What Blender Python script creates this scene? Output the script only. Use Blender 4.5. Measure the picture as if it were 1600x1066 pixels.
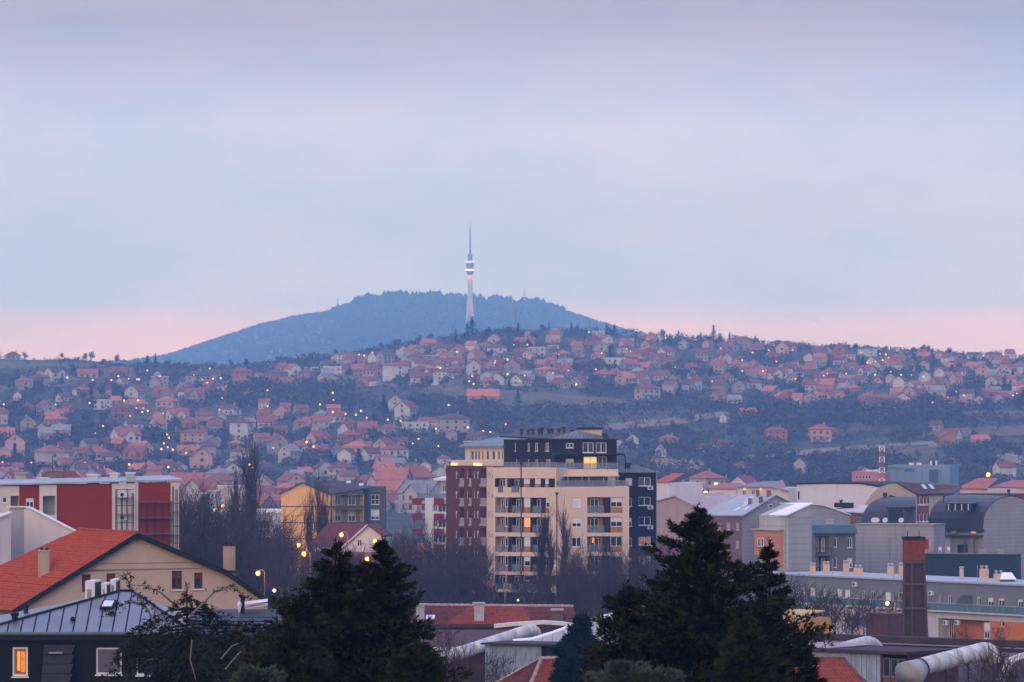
import bpy, bmesh, math, random
from mathutils import Vector, Matrix
from mathutils.noise import noise as pnoise
random.seed(7)
R = math.radians
for o in list(bpy.data.objects):
    bpy.data.objects.remove(o)
SC = bpy.context.scene
COL = SC.collection

# ------------------------------------------------------------------ camera
FP, HY, CX, CZ = 8000.0, 640.0, 800.0, 40.0     # focal length in photo pixels, horizon row, centre column, eye height
cam = bpy.data.cameras.new('camera')
cam.sensor_width = 36.0
cam.lens = 36.0 * FP / 1600.0
cam.shift_y = (HY - 533.0) / 1600.0
cam.clip_start = 1.0
cam.clip_end = 60000.0
camo = bpy.data.objects.new('camera', cam)
camo.location = (0, 0, CZ)
camo.rotation_euler = (R(90), 0, 0)
COL.objects.link(camo)
SC.camera = camo

# ------------------------------------------------------------------ world: dusk overcast with a pink gap at the horizon
SUN_EL, SUN_AZ = R(14), R(205)      # soft western glow behind the camera
world = bpy.data.worlds.new('World')
SC.world = world
world.use_nodes = True
wn, wl = world.node_tree.nodes, world.node_tree.links
wn.clear()
def wnode(t, **k):
    n = wn.new(t)
    for a, b in k.items():
        setattr(n, a, b)
    return n
wout = wnode('ShaderNodeOutputWorld')
sky = wnode('ShaderNodeTexSky', sky_type='NISHITA', sun_disc=False, sun_elevation=R(3), sun_rotation=SUN_AZ, air_density=1.2, dust_density=2.0, ozone_density=2.0)
tc = wnode('ShaderNodeTexCoord')
sep = wnode('ShaderNodeSeparateXYZ')
wl.new(tc.outputs['Generated'], sep.inputs[0])
# wavy cloud base: noise stretched along the horizon
mp = wnode('ShaderNodeMapping')
mp.inputs['Scale'].default_value = (9, 9, 90)
wl.new(tc.outputs['Generated'], mp.inputs[0])
nz = wnode('ShaderNodeTexNoise')
nz.inputs['Scale'].default_value = 1.6
nz.inputs['Detail'].default_value = 5
nz.inputs['Roughness'].default_value = 0.55
wl.new(mp.outputs[0], nz.inputs['Vector'])
off = wnode('ShaderNodeMath', operation='MULTIPLY_ADD')
off.inputs[1].default_value = 0.0042
off.inputs[2].default_value = -0.0021
wl.new(nz.outputs['Fac'], off.inputs[0])
el = wnode('ShaderNodeMath', operation='ADD')
wl.new(sep.outputs['Z'], el.inputs[0])
wl.new(off.outputs[0], el.inputs[1])
mr = wnode('ShaderNodeMapRange')
mr.inputs['From Min'].default_value = 0.0
mr.inputs['From Max'].default_value = 0.1
wl.new(el.outputs[0], mr.inputs[0])
ramp = wnode('ShaderNodeValToRGB')
SKYSTOPS = [(0.0, (0.90, 0.82, 1.05)), (0.10, (0.90, 0.82, 1.08)), (0.165, (0.86, 0.82, 1.18)), (0.21, (0.57, 0.82, 1.52)),
            (0.30, (0.53, 0.82, 1.50)), (0.42, (0.57, 0.78, 1.28)), (0.55, (0.58, 0.74, 1.18)), (0.66, (0.48, 0.55, 0.88)), (0.76, (0.37, 0.39, 0.56)), (1.0, (0.40, 0.42, 0.62))]
SKYSTOPS = [(p, tuple(k * 0.4 for k in c)) for p, c in SKYSTOPS]
cr = ramp.color_ramp
while len(cr.elements) > 1:
    cr.elements.remove(cr.elements[-1])
for i, (p, c) in enumerate(SKYSTOPS):
    e = cr.elements[0] if i == 0 else cr.elements.new(p)
    e.position = p
    e.color = (*c, 1)
wl.new(mr.outputs[0], ramp.inputs[0])
# the overcast deck gets brighter overhead, as an overcast sky does
mr2 = wnode('ShaderNodeMapRange')
mr2.interpolation_type = 'SMOOTHSTEP'
mr2.inputs['From Min'].default_value = 0.08
mr2.inputs['From Max'].default_value = 0.9
wl.new(sep.outputs['Z'], mr2.inputs[0])
mixz = wnode('ShaderNodeMixRGB')
mixz.inputs[2].default_value = (0.40, 0.44, 0.76, 1)
wl.new(mr2.outputs[0], mixz.inputs[0])
wl.new(ramp.outputs[0], mixz.inputs[1])
# broad soft pink and grey patches in the deck
mp2 = wnode('ShaderNodeMapping')
mp2.inputs['Scale'].default_value = (10, 10, 30)
mp2.inputs['Location'].default_value = (3.1, 0.4, 1.7)
wl.new(tc.outputs['Generated'], mp2.inputs[0])
nz2 = wnode('ShaderNodeTexNoise')
nz2.inputs['Scale'].default_value = 1.1
nz2.inputs['Detail'].default_value = 8
nz2.inputs['Roughness'].default_value = 0.62
wl.new(mp2.outputs[0], nz2.inputs['Vector'])
cr2 = wnode('ShaderNodeValToRGB')
cr2.color_ramp.elements[0].position = 0.38
cr2.color_ramp.elements[0].color = (0.86, 0.94, 1.0, 1)
cr2.color_ramp.elements[1].position = 0.64
cr2.color_ramp.elements[1].color = (1.17, 1.03, 1.01, 1)
wl.new(nz2.outputs['Fac'], cr2.inputs[0])
mul = wnode('ShaderNodeMixRGB', blend_type='MULTIPLY')
mul.inputs[0].default_value = 1.0
wl.new(mixz.outputs[0], mul.inputs[1])
wl.new(cr2.outputs[0], mul.inputs[2])
bg1 = wnode('ShaderNodeBackground')
bg1.inputs['Strength'].default_value = 2.5
wl.new(mul.outputs[0], bg1.inputs[0])
bg2 = wnode('ShaderNodeBackground')
bg2.inputs['Strength'].default_value = 0.05
wl.new(sky.outputs[0], bg2.inputs[0])
addw = wnode('ShaderNodeAddShader')
wl.new(bg1.outputs[0], addw.inputs[0])
wl.new(bg2.outputs[0], addw.inputs[1])
wl.new(addw.outputs[0], wout.inputs['Surface'])

# ------------------------------------------------------------------ sun: weak, very soft
sd = bpy.data.lights.new('sun', 'SUN')
sd.energy = 1.45
sd.angle = R(40)
sd.color = (1.0, 0.79, 0.45)
sun = bpy.data.objects.new('sun', sd)
_d = Vector((math.sin(SUN_AZ) * math.cos(SUN_EL), math.cos(SUN_AZ) * math.cos(SUN_EL), math.sin(SUN_EL)))
sun.rotation_euler = _d.to_track_quat('Z', 'Y').to_euler()
sun.location = (0, 0, 300)
COL.objects.link(sun)

SC.view_settings.view_transform = 'Standard'
SC.view_settings.look = 'None'
SC.view_settings.exposure = 0.0
SC.view_settings.gamma = 1.0
SC.view_settings.use_curve_mapping = False
SC.render.engine = 'CYCLES'
SC.cycles.use_denoising = True
SC.cycles.max_bounces = 6
SC.cycles.diffuse_bounces = 2
SC.cycles.glossy_bounces = 2
SC.cycles.transmission_bounces = 3
SC.cycles.volume_bounces = 0
SC.cycles.transparent_max_bounces = 6
SC.cycles.caustics_reflective = False
SC.cycles.caustics_refractive = False

# ------------------------------------------------------------------ helpers
def PX(px, Y): return (px - CX) / FP * Y
def PZ(py, Y): return CZ - (py - HY) / FP * Y
def W(px, py, Y): return Vector((PX(px, Y), Y, PZ(py, Y)))
def XY(px, Y): return Vector((PX(px, Y), Y))

def interp(tab, x):
    if x <= tab[0][0]: return tab[0][1]
    for (a, b), (c, d) in zip(tab, tab[1:]):
        if x <= c:
            return b + (d - b) * (x - a) / (c - a)
    return tab[-1][1]
def sstep(t):
    t = min(1, max(0, t))
    return t * t * (3 - 2 * t)

MATS = {}
def mat(name, col, rough=0.8, var=0.12, scale=1.0, bump=0.0, bscale=8.0, streak=0.0, spec=0.12, metal=0.0, emit=None, estr=0.0, objcol=False, dirt=None, trans=0.0, light=True, course=0.0):
    """procedural material: base colour broken up by two noises in world metres, vertical weather streaks, bump"""
    if name in MATS: return MATS[name]
    m = bpy.data.materials.new(name)
    m.use_nodes = True
    nt = m.node_tree
    n, l = nt.nodes, nt.links
    b = n['Principled BSDF']
    b.inputs['Roughness'].default_value = rough
    b.inputs['Metallic'].default_value = metal
    b.inputs['Specular IOR Level'].default_value = spec
    g = n.new('ShaderNodeNewGeometry')
    if objcol:
        oi = n.new('ShaderNodeObjectInfo')
        base = oi.outputs['Color']
    else:
        rgb = n.new('ShaderNodeRGB')
        rgb.outputs[0].default_value = (*col, 1)
        base = rgb.outputs[0]
    if var > 0:
        nz = n.new('ShaderNodeTexNoise')
        nz.inputs['Scale'].default_value = scale
        nz.inputs['Detail'].default_value = 6
        nz.inputs['Roughness'].default_value = 0.65
        l.new(g.outputs['Position'], nz.inputs['Vector'])
        mr = n.new('ShaderNodeMapRange')
        mr.inputs['From Min'].default_value = 0.3
        mr.inputs['From Max'].default_value = 0.7
        mr.inputs['To Min'].default_value = 1 - var
        mr.inputs['To Max'].default_value = 1 + var
        l.new(nz.outputs['Fac'], mr.inputs[0])
        mx = n.new('ShaderNodeMixRGB')
        mx.blend_type = 'MULTIPLY'
        mx.inputs[0].default_value = 1
        l.new(base, mx.inputs[1])
        l.new(mr.outputs[0], mx.inputs[2])
        base = mx.outputs[0]
    if streak > 0:
        mpn = n.new('ShaderNodeMapping')
        mpn.inputs['Scale'].default_value = (1.6, 1.6, 0.09)
        l.new(g.outputs['Position'], mpn.inputs[0])
        nz = n.new('ShaderNodeTexNoise')
        nz.inputs['Scale'].default_value = 1.0
        nz.inputs['Detail'].default_value = 5
        l.new(mpn.outputs[0], nz.inputs['Vector'])
        cr = n.new('ShaderNodeValToRGB')
        cr.color_ramp.elements[0].position = 0.50
        cr.color_ramp.elements[0].color = (1, 1, 1, 1)
        cr.color_ramp.elements[1].position = 0.74
        d = dirt or (0.55, 0.5, 0.46)
        cr.color_ramp.elements[1].color = (*d, 1)
        l.new(nz.outputs['Fac'], cr.inputs[0])
        mx = n.new('ShaderNodeMixRGB')
        mx.blend_type = 'MULTIPLY'
        mx.inputs[0].default_value = streak
        l.new(base, mx.inputs[1])
        l.new(cr.outputs[0], mx.inputs[2])
        base = mx.outputs[0]
    if course > 0:      # fine horizontal coursing of blockwork
        sp = n.new('ShaderNodeSeparateXYZ')
        l.new(g.outputs['Position'], sp.inputs[0])
        dv = n.new('ShaderNodeMath'); dv.operation = 'DIVIDE'; dv.inputs[1].default_value = course
        l.new(sp.outputs['Z'], dv.inputs[0])
        fr = n.new('ShaderNodeMath'); fr.operation = 'FRACT'
        l.new(dv.outputs[0], fr.inputs[0])
        cr = n.new('ShaderNodeValToRGB')
        cr.color_ramp.elements[0].position = 0.06; cr.color_ramp.elements[0].color = (.80, .80, .80, 1)
        cr.color_ramp.elements[1].position = 0.16; cr.color_ramp.elements[1].color = (1, 1, 1, 1)
        l.new(fr.outputs[0], cr.inputs[0])
        mx = n.new('ShaderNodeMixRGB'); mx.blend_type = 'MULTIPLY'; mx.inputs[0].default_value = 1
        l.new(base, mx.inputs[1]); l.new(cr.outputs[0], mx.inputs[2])
        base = mx.outputs[0]
    l.new(base, b.inputs['Base Color'])
    if trans > 0:
        b.inputs['Alpha'].default_value = 1 - trans
    if bump > 0:
        nb = n.new('ShaderNodeTexNoise')
        nb.inputs['Scale'].default_value = bscale
        nb.inputs['Detail'].default_value = 4
        l.new(g.outputs['Position'], nb.inputs['Vector'])
        bp = n.new('ShaderNodeBump')
        bp.inputs['Strength'].default_value = bump
        bp.inputs['Distance'].default_value = 0.05
        l.new(nb.outputs['Fac'], bp.inputs['Height'])
        l.new(bp.outputs[0], b.inputs['Normal'])
    if emit:
        b.inputs['Emission Color'].default_value = (*emit, 1)
        b.inputs['Emission Strength'].default_value = estr
        if not light:
            m.cycles.emission_sampling = 'NONE'
    MATS[name] = m
    return m

ORG = {}
def link(o, parent=None):
    COL.objects.link(o)
    if parent is not None:
        o.parent = parent
    return o
def tag(o, label=None, cat=None, group=None, kind=None):
    if label: o['label'] = label
    if cat: o['category'] = cat
    if group: o['group'] = group
    if kind: o['kind'] = kind
    return o
def thing(name, loc, label, cat, group=None):
    o = bpy.data.objects.new(name, None)
    o.empty_display_size = 0.5
    o.location = loc
    COL.objects.link(o)
    ORG[o.name] = Vector(loc)
    return tag(o, label, cat, group)

class MB:
    """collects geometry in world metres; build() makes ONE mesh object, placed relative to its parent's origin"""
    def __init__(s): s.v, s.f, s.m = [], [], []
    def quad(s, a, b, c, d, mi=0):
        i = len(s.v)
        s.v += [Vector(a), Vector(b), Vector(c), Vector(d)]
        s.f.append((i, i + 1, i + 2, i + 3)); s.m.append(mi)
    def poly(s, pts, mi=0):
        i = len(s.v)
        s.v += [Vector(p) for p in pts]
        s.f.append(tuple(range(i, i + len(pts)))); s.m.append(mi)
    def prism(s, pts, ex, mi=0):
        """closed polygon pts extruded by vector ex"""
        ex = Vector(ex)
        n = len(pts)
        i = len(s.v)
        s.v += [Vector(p) for p in pts] + [Vector(p) + ex for p in pts]
        s.f.append(tuple(range(i, i + n))); s.m.append(mi)
        s.f.append(tuple(range(i + 2 * n - 1, i + n - 1, -1))); s.m.append(mi)
        for k in range(n):
            k2 = (k + 1) % n
            s.f.append((i + k, i + k2, i + n + k2, i + n + k)); s.m.append(mi)
    def obox(s, o, a, b, c, mi=0):
        """box from corner o along the three edge vectors"""
        o, a, b, c = Vector(o), Vector(a), Vector(b), Vector(c)
        s.prism([o, o + a, o + a + b, o + b], c, mi)
    def box(s, x0, x1, y0, y1, z0, z1, mi=0):
        s.obox((x0, y0, z0), (x1 - x0, 0, 0), (0, y1 - y0, 0), (0, 0, z1 - z0), mi)
    def tube(s, pts, rad, n=8, mi=0, caps=True):
        pts = [Vector(p) for p in pts]
        rads = rad if isinstance(rad, (list, tuple)) else [rad] * len(pts)
        rings = []
        up = Vector((0, 0, 1))
        prev = None
        for k, p in enumerate(pts):
            d = (pts[min(k + 1, len(pts) - 1)] - pts[max(k - 1, 0)])
            if d.length < 1e-9: d = Vector((0, 0, 1))
            d.normalize()
            if prev is None:
                a = d.cross(up if abs(d.z) < 0.95 else Vector((1, 0, 0)))
            else:
                a = prev - d * prev.dot(d)
            a.normalize(); prev = a
            b = d.cross(a)
            i = len(s.v)
            for q in range(n):
                t = 2 * math.pi * q / n
                s.v.append(p + (a * math.cos(t) + b * math.sin(t)) * rads[k])
            rings.append(i)
        for r0, r1 in zip(rings, rings[1:]):
            for q in range(n):
                q2 = (q + 1) % n
                s.f.append((r0 + q, r0 + q2, r1 + q2, r1 + q)); s.m.append(mi)
        if caps:
            s.f.append(tuple(rings[0] + q for q in reversed(range(n)))); s.m.append(mi)
            s.f.append(tuple(rings[-1] + q for q in range(n))); s.m.append(mi)
    def lathe(s, c, prof, n=24, mi=0):
        c = Vector(c)
        rings = []
        for r, z in prof:
            i = len(s.v)
            for q in range(n):
                t = 2 * math.pi * q / n
                s.v.append(c + Vector((r * math.cos(t), r * math.sin(t), z)))
            rings.append(i)
        for r0, r1 in zip(rings, rings[1:]):
            for q in range(n):
                q2 = (q + 1) % n
                s.f.append((r0 + q, r0 + q2, r1 + q2, r1 + q)); s.m.append(mi)
        s.f.append(tuple(rings[0] + q for q in reversed(range(n)))); s.m.append(mi)
        s.f.append(tuple(rings[-1] + q for q in range(n))); s.m.append(mi)
    def build(s, name, mats, parent=None, smooth=False, org=None, fix=True):
        if org is None:
            org = ORG.get(parent.name, Vector()) if parent is not None else Vector()
        me = bpy.data.meshes.new(name)
        me.from_pydata([v - org for v in s.v], [], s.f)
        if not isinstance(mats, (list, tuple)): mats = [mats]
        for m in mats: me.materials.append(m)
        if len(mats) > 1: me.polygons.foreach_set('material_index', s.m)
        if smooth: me.polygons.foreach_set('use_smooth', [True] * len(s.f))
        me.update()
        if fix and len(s.f) < 20000:
            bm = bmesh.new(); bm.from_mesh(me)
            bmesh.ops.recalc_face_normals(bm, faces=bm.faces)
            bm.to_mesh(me); bm.free()
        o = bpy.data.objects.new(name, me)
        if parent is None:
            o.location = org
        link(o, parent)
        ORG[o.name] = Vector(org)
        return o

def copy_tree(o, parent=None):
    c = o.copy()
    COL.objects.link(c)
    c.parent = parent
    for ch in o.children:
        copy_tree(ch, c)
    return c

# ------------------------------------------------------------------ ground
RIDGE = [(-400, 556), (0, 560), (60, 563), (110, 560), (160, 566), (210, 570), (300, 575), (400, 572), (480, 563), (540, 556), (600, 546), (660, 535), (730, 526),
         (800, 521), (870, 519), (940, 521), (1000, 525), (1100, 532), (1200, 540), (1300, 545), (1400, 550), (1500, 556), (1600, 560), (2000, 566)]
PROFILE = [(-300, 24), (0, 22), (120, 19), (200, 17.5), (300, 15), (450, 12), (700, 9.5), (1000, 6), (1400, 3), (2200, 2)]
YA, YB = 2150.0, 3600.0       # foot and crest of the settled hill
AV = [(-600, 640), (-200, 592), (100, 570), (200, 566), (260, 557), (330, 534), (400, 511), (460, 496), (520, 487), (560, 477), (590, 469), (640, 467), (690, 469), (730, 473),
      (800, 476), (860, 481), (900, 493), (950, 509), (1000, 524), (1050, 540), (1150, 560), (1300, 580), (1700, 612), (2300, 660)]
YAV = 10800.0
def ground(x, y):
    px = CX + x / max(y, 60.0) * FP
    if y < YA:
        z = interp(PROFILE, y)
        if y > 1000: z += 0.8 * pnoise(Vector((x * 0.004, y * 0.004, 3)))
        return z
    if y <= YB:
        t = (y - YA) / (YB - YA)
        rz = PZ(interp(RIDGE, px), YB)
        # an even rise with terraces and gullies
        s = 0.25 * sstep(t) + 0.75 * t
        s += 0.035 * math.sin(t * 3.14159) * math.sin(px * 0.009 + 1.0) + 0.02 * math.sin(t * math.pi) * math.sin(px * 0.021 + t * 7)
        z = 2 + (rz - 2) * s
        z += 1.6 * math.sin(t * math.pi) * pnoise(Vector((x * 0.01, y * 0.01, 1)))
        return z
    if y <= 5600:
        t = (y - YB) / (5600 - YB)
        return PZ(interp(RIDGE, px), YB) * (1 - sstep(t)) + 10 * sstep(t)
    if y <= YAV:
        t = (y - 5600) / (YAV - 5600)
        rz = PZ(interp(AV, px), YAV)
        s = 0.55 * t + 0.45 * t * t
        z = 10 + (rz - 10) * s
        return z + 10 * math.sin(t * math.pi) * pnoise(Vector((x * 0.0012, y * 0.0012, 5)))
    t = (y - YAV) / (12000 - YAV)
    return PZ(interp(AV, px), YAV) * (1 - 0.8 * sstep(t))

def on_ground(px, py, y0=1200, y1=3700):
    """distance at which the ray through a photo pixel meets the ground"""
    y = y0
    f = lambda q: ground(PX(px, q), q) >= PZ(py, q)
    while y < y1:
        if f(y):
            lo, hi = max(y - 24.0, y0), y
            for k in range(4):
                m = (lo + hi) / 2
                if f(m): hi = m
                else: lo = m
            return hi
        y += 24.0
    return None

def ground_material():
    m = bpy.data.materials.new('ground_soil_and_grass')
    m.use_nodes = True
    n, l = m.node_tree.nodes, m.node_tree.links
    b = n['Principled BSDF']
    b.inputs['Roughness'].default_value = 0.95
    b.inputs['Specular IOR Level'].default_value = 0.1
    g = n.new('ShaderNodeNewGeometry')
    mpn = n.new('ShaderNodeMapping')
    mpn.inputs['Scale'].default_value = (1, 0.5, 1)
    l.new(g.outputs['Position'], mpn.inputs[0])
    a = n.new('ShaderNodeTexNoise'); a.inputs['Scale'].default_value = 0.012; a.inputs['Detail'].default_value = 7; a.inputs['Roughness'].default_value = 0.6
    c = n.new('ShaderNodeTexNoise'); c.inputs['Scale'].default_value = 0.09; c.inputs['Detail'].default_value = 8; c.inputs['Roughness'].default_value = 0.7
    l.new(mpn.outputs[0], a.inputs['Vector']); l.new(mpn.outputs[0], c.inputs['Vector'])
    r1 = n.new('ShaderNodeValToRGB')
    r1.color_ramp.elements[0].position = 0.36; r1.color_ramp.elements[0].color = (0.036, 0.040, 0.028, 1)
    r1.color_ramp.elements[1].position = 0.66; r1.color_ramp.elements[1].color = (0.125, 0.105, 0.075, 1)
    e = r1.color_ramp.elements.new(0.5); e.color = (0.064, 0.068, 0.042, 1)
    l.new(a.outputs['Fac'], r1.inputs[0])
    r2 = n.new('ShaderNodeValToRGB')
    r2.color_ramp.elements[0].position = 0.35; r2.color_ramp.elements[0].color = (0.55, 0.55, 0.55, 1)
    r2.color_ramp.elements[1].position = 0.7; r2.color_ramp.elements[1].color = (1.35, 1.3, 1.25, 1)
    l.new(c.outputs['Fac'], r2.inputs[0])
    mx = n.new('ShaderNodeMixRGB'); mx.blend_type = 'MULTIPLY'; mx.inputs[0].default_value = 1
    l.new(r1.outputs[0], mx.inputs[1]); l.new(r2.outputs[0], mx.inputs[2])
    l.new(mx.outputs[0], b.inputs['Base Color'])
    return m

def make_ground():
    ys = []
    y = -250.0
    while y < 12000:
        ys.append(y)
        y += 12 if y < 1000 else (20 if y < 2100 else (14 if y < 3700 else (90 if y < 8000 else 60)))
    ys.append(12000.0)
    NC = 150
    v, f = [], []
    for y in ys:
        for k in range(NC + 1):
            u = -1 + 2 * k / NC
            u = 0.55 * u + 0.45 * u ** 3
            x = u * (0.30 * max(y, 0) + 350)
            v.append((x, y, ground(x, y)))
    for j in range(len(ys) - 1):
        for k in range(NC):
            i = j * (NC + 1) + k
            f.append((i, i + 1, i + NC + 2, i + NC + 1))
    me = bpy.data.meshes.new('ground')
    me.from_pydata(v, [], f)
    me.polygons.foreach_set('use_smooth', [True] * len(f))
    me.materials.append(ground_material())
    o = bpy.data.objects.new('ground', me)
    link(o); tag(o, 'dark winter ground running from the town up to the hills', kind='structure')
make_ground()

# ------------------------------------------------------------------ haze: one closed box of even air
def make_haze():
    mb = MB()
    mb.box(-4600, 4600, -400, 12100, -20, 470)
    o = mb.build('haze', mat('haze_dummy', (1, 1, 1)))
    o.data.materials.clear()
    m = bpy.data.materials.new('haze_air')
    m.use_nodes = True
    n, l = m.node_tree.nodes, m.node_tree.links
    n.clear()
    out = n.new('ShaderNodeOutputMaterial')
    pv = n.new('ShaderNodeVolumePrincipled')
    pv.inputs['Color'].default_value = (0.20, 0.49, 1.0, 1)
    pv.inputs['Absorption Color'].default_value = (1, 1, 1, 1)
    pv.inputs['Density'].default_value = HAZE
    pv.inputs['Anisotropy'].default_value = 0.0
    l.new(pv.outputs[0], out.inputs['Volume'])
    o.data.materials.append(m)
    tag(o, 'pale blue evening haze over the whole valley', kind='stuff')
HAZE = 1.6e-4
make_haze()
# ------------------------------------------------------------------ far hill: forest, tower, masts
M_FOREST = mat('far_forest', (0.018, 0.026, 0.016), 0.95, 0.35, 0.02)
TOWER_Y = on_ground(734.5, 502, 5700, 10790) or 10550.0
def avala_forest():
    mb = MB()
    rnd = random.Random(3)
    def cone(x, y, h, r):
        z = ground(x, y) - 1
        i = len(mb.v)
        a0 = rnd.random() * 6
        mb.v.append(Vector((x + rnd.uniform(-.4, .4), y, z + h)))
        for q in range(5):
            a = a0 + q * 1.2566
            rr = r * rnd.uniform(0.7, 1.25)
            mb.v.append(Vector((x + rr * math.cos(a), y + rr * math.sin(a), z + h * rnd.uniform(0.35, 0.5))))
        for q in range(5):
            a = a0 + q * 1.2566
            mb.v.append(Vector((x + 0.5 * r * math.cos(a), y + 0.5 * r * math.sin(a), z)))
        for q in range(5):
            q2 = (q + 1) % 5
            mb.f.append((i, i + 1 + q, i + 1 + q2)); mb.m.append(0)
            mb.f.append((i + 1 + q, i + 6 + q, i + 6 + q2, i + 1 + q2)); mb.m.append(0)
    for k in range(15000):
        y = rnd.uniform(8200, 11050) if k > 4200 else rnd.uniform(10550, 10950)
        px = rnd.uniform(140, 1180)
        if abs(px - 734.5) < 13 and 9000 < y < TOWER_Y + 20: continue
        x = PX(px, y)
        tall = 550 < px < 850 and y > 10450
        h = rnd.uniform(8, 15) if not tall else (rnd.uniform(12, 24) if pnoise(Vector((px * 0.06, y * 0.004, 0))) > -0.05 else rnd.uniform(6, 12))
        if px < 520 or px > 880: h *= 0.55
        cone(x, y, h, h * rnd.uniform(0.25, 0.42) if tall else h * rnd.uniform(0.4, 0.7))
    o = mb.build('forest', M_FOREST, fix=False)
    tag(o, 'dark forest covering the far rounded mountain', 'forest', kind='stuff')
avala_forest()

def tower():
    Y = TOWER_Y
    s = Y / FP                      # metres per photo pixel
    base = W(734.5, 503, Y)
    base.z = PZ(503, Y)
    t = thing('broadcast_tower', base, 'tall slender concrete broadcast tower with glowing viewing decks on the far mountain', 'tower')
    conc = mat('tower_concrete', (0.48, 0.45, 0.44), 0.85, 0.08, 0.05)
    glass = mat('tower_glass', (0.16, 0.22, 0.27), 0.25, 0.05, 0.2)
    steel = mat('tower_steel', (0.16, 0.17, 0.2), 0.6, 0.1, 0.2)
    lit = mat('tower_deck_light', (1, 0.95, 0.85), 0.5, 0, emit=(1.0, 0.97, 0.85), estr=1.3, light=False)
    orange = mat('tower_shaft_glow', (1, 0.5, 0.3), 0.5, 0, emit=(1.0, 0.36, 0.16), estr=0.8, light=False)  # for glowing bodies added to give the orange glow on the shaft
    def zz(py): return (503 - py) * s
    # three splayed legs
    for k in range(3):
        a = R(90 + 120 * k)
        d = Vector((math.cos(a), math.sin(a), 0))
        mb = MB()
        mb.tube([base + d * 8.3 + Vector((0, 0, -6)), base + d * 8.0, base + d * 5.2 + Vector((0, 0, zz(488))), base + d * 2.6 + Vector((0, 0, zz(470)))], [2.9, 2.9, 2.7, 2.6], 8)
        mb.build('leg', conc, t, True)
    mb = MB(); mb.lathe(base, [(5.2, zz(494)), (5.3, zz(484)), (5.0, zz(472)), (4.8, zz(450)), (4.7, zz(427))], 24); mb.build('shaft', conc, t, True)
    mb = MB(); mb.lathe(base, [(5.0, zz(429)), (6.6, zz(426.5)), (8.1, zz(424.4)), (8.2, zz(423.4))], 28); mb.build('lower_pod', glass, t, True)
    mb = MB(); mb.lathe(base, [(8.6, zz(423.4)), (8.7, zz(422.9)), (8.7, zz(421.6)), (8.5, zz(421.2))], 28); mb.build('lit_deck', lit, t, True)
    mb = MB(); mb.lathe(base, [(6.4, zz(421.2)), (6.5, zz(418)), (7.9, zz(414)), (8.1, zz(410.2))], 28); mb.build('upper_pod', glass, t, True)
    mb = MB(); mb.lathe(base, [(8.3, zz(410.2)), (8.3, zz(408.8)), (8.0, zz(408.5))], 28); mb.build('lit_deck', lit, t, True)
    mb = MB(); mb.lathe(base, [(4.6, zz(408.5)), (4.6, zz(399)), (4.1, zz(397))], 20); mb.build('plant_drum', steel, t, True)
    m = MB(); m.lathe(base, [(1.9, zz(397)), (1.7, zz(383)), (1.35, zz(382.8)), (1.3, zz(370)), (1.0, zz(369.8)), (0.95, zz(355)), (0.45, zz(354.8)), (0.3, zz(345))], 10)
    m.build('antenna', steel, t, True)
    for py in (391, 383, 377, 370, 363):
        mb = MB(); mb.lathe(base, [(2.1, zz(py + .6)), (2.1, zz(py - .6))], 10); mb.build('antenna_ring', steel, t)
    for k in range(8):
        a = k * math.pi / 4
        mb = MB()
        c = base + Vector((math.cos(a) * 4.7, math.sin(a) * 4.7, zz(433.5)))
        mb.lathe(c, [(0.5, -4.6), (0.95, -2), (0.95, 2.6), (0.4, 4.0)], 6)
        mb.build('shaft_glow', orange, t)
tower()

def lattice_mast(name, px, py0, py1, Y, w0, w1, label, mats, seg=10):
    b = Vector((PX(px, Y), Y, PZ(py1, Y) - 2))
    t = thing(name, b, label, 'mast')
    H = PZ(py0, Y) - b.z
    cs = [(-1, -1), (1, -1), (1, 1), (-1, 1)]
    for k in range(seg):
        mb = MB()
        z0, z1 = H * k / seg, H * (k + 1) / seg
        wa, wb = w0 + (w1 - w0) * k / seg, w0 + (w1 - w0) * (k + 1) / seg
        r = max(0.05, w0 * 0.06)
        for i in range(4):
            j = (i + 1) % 4
            P = lambda q, w, z: b + Vector((cs[q][0] * w / 2, cs[q][1] * w / 2, z))
            mb.tube([P(i, wa, z0), P(i, wb, z1)], r, 4)
            mb.tube([P(i, wa, z0), P(j, wb, z1)], r * .7, 4)
            mb.tube([P(i, wb, z1), P(j, wb, z1)], r * .7, 4)
        mb.build('mast_section', mats[k % len(mats)], t)
    return t
M_MSTEEL = mat('mast_steel', (0.22, 0.23, 0.25), 0.6, 0.1)
M_MRED = mat('mast_red', (0.42, 0.08, 0.06), 0.6, 0.1)
M_MWHITE = mat('mast_white', (0.75, 0.74, 0.72), 0.6, 0.1)
lattice_mast('radio_mast', 528, 466, 488, 10700, 4.5, 1.6, 'thin steel radio mast on the long shoulder of the far mountain', [M_MSTEEL])
lattice_mast('radio_mast', 819.5, 451, 476, 10750, 5, 1.6, 'thin red and white radio mast on the far summit beside the broadcast tower', [M_MRED, M_MWHITE])
lattice_mast('radio_mast', 806, 482, 516, 3640, 2.4, 1.0, 'dark steel radio mast rising from the crest of the settled hill', [M_MSTEEL])
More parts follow.
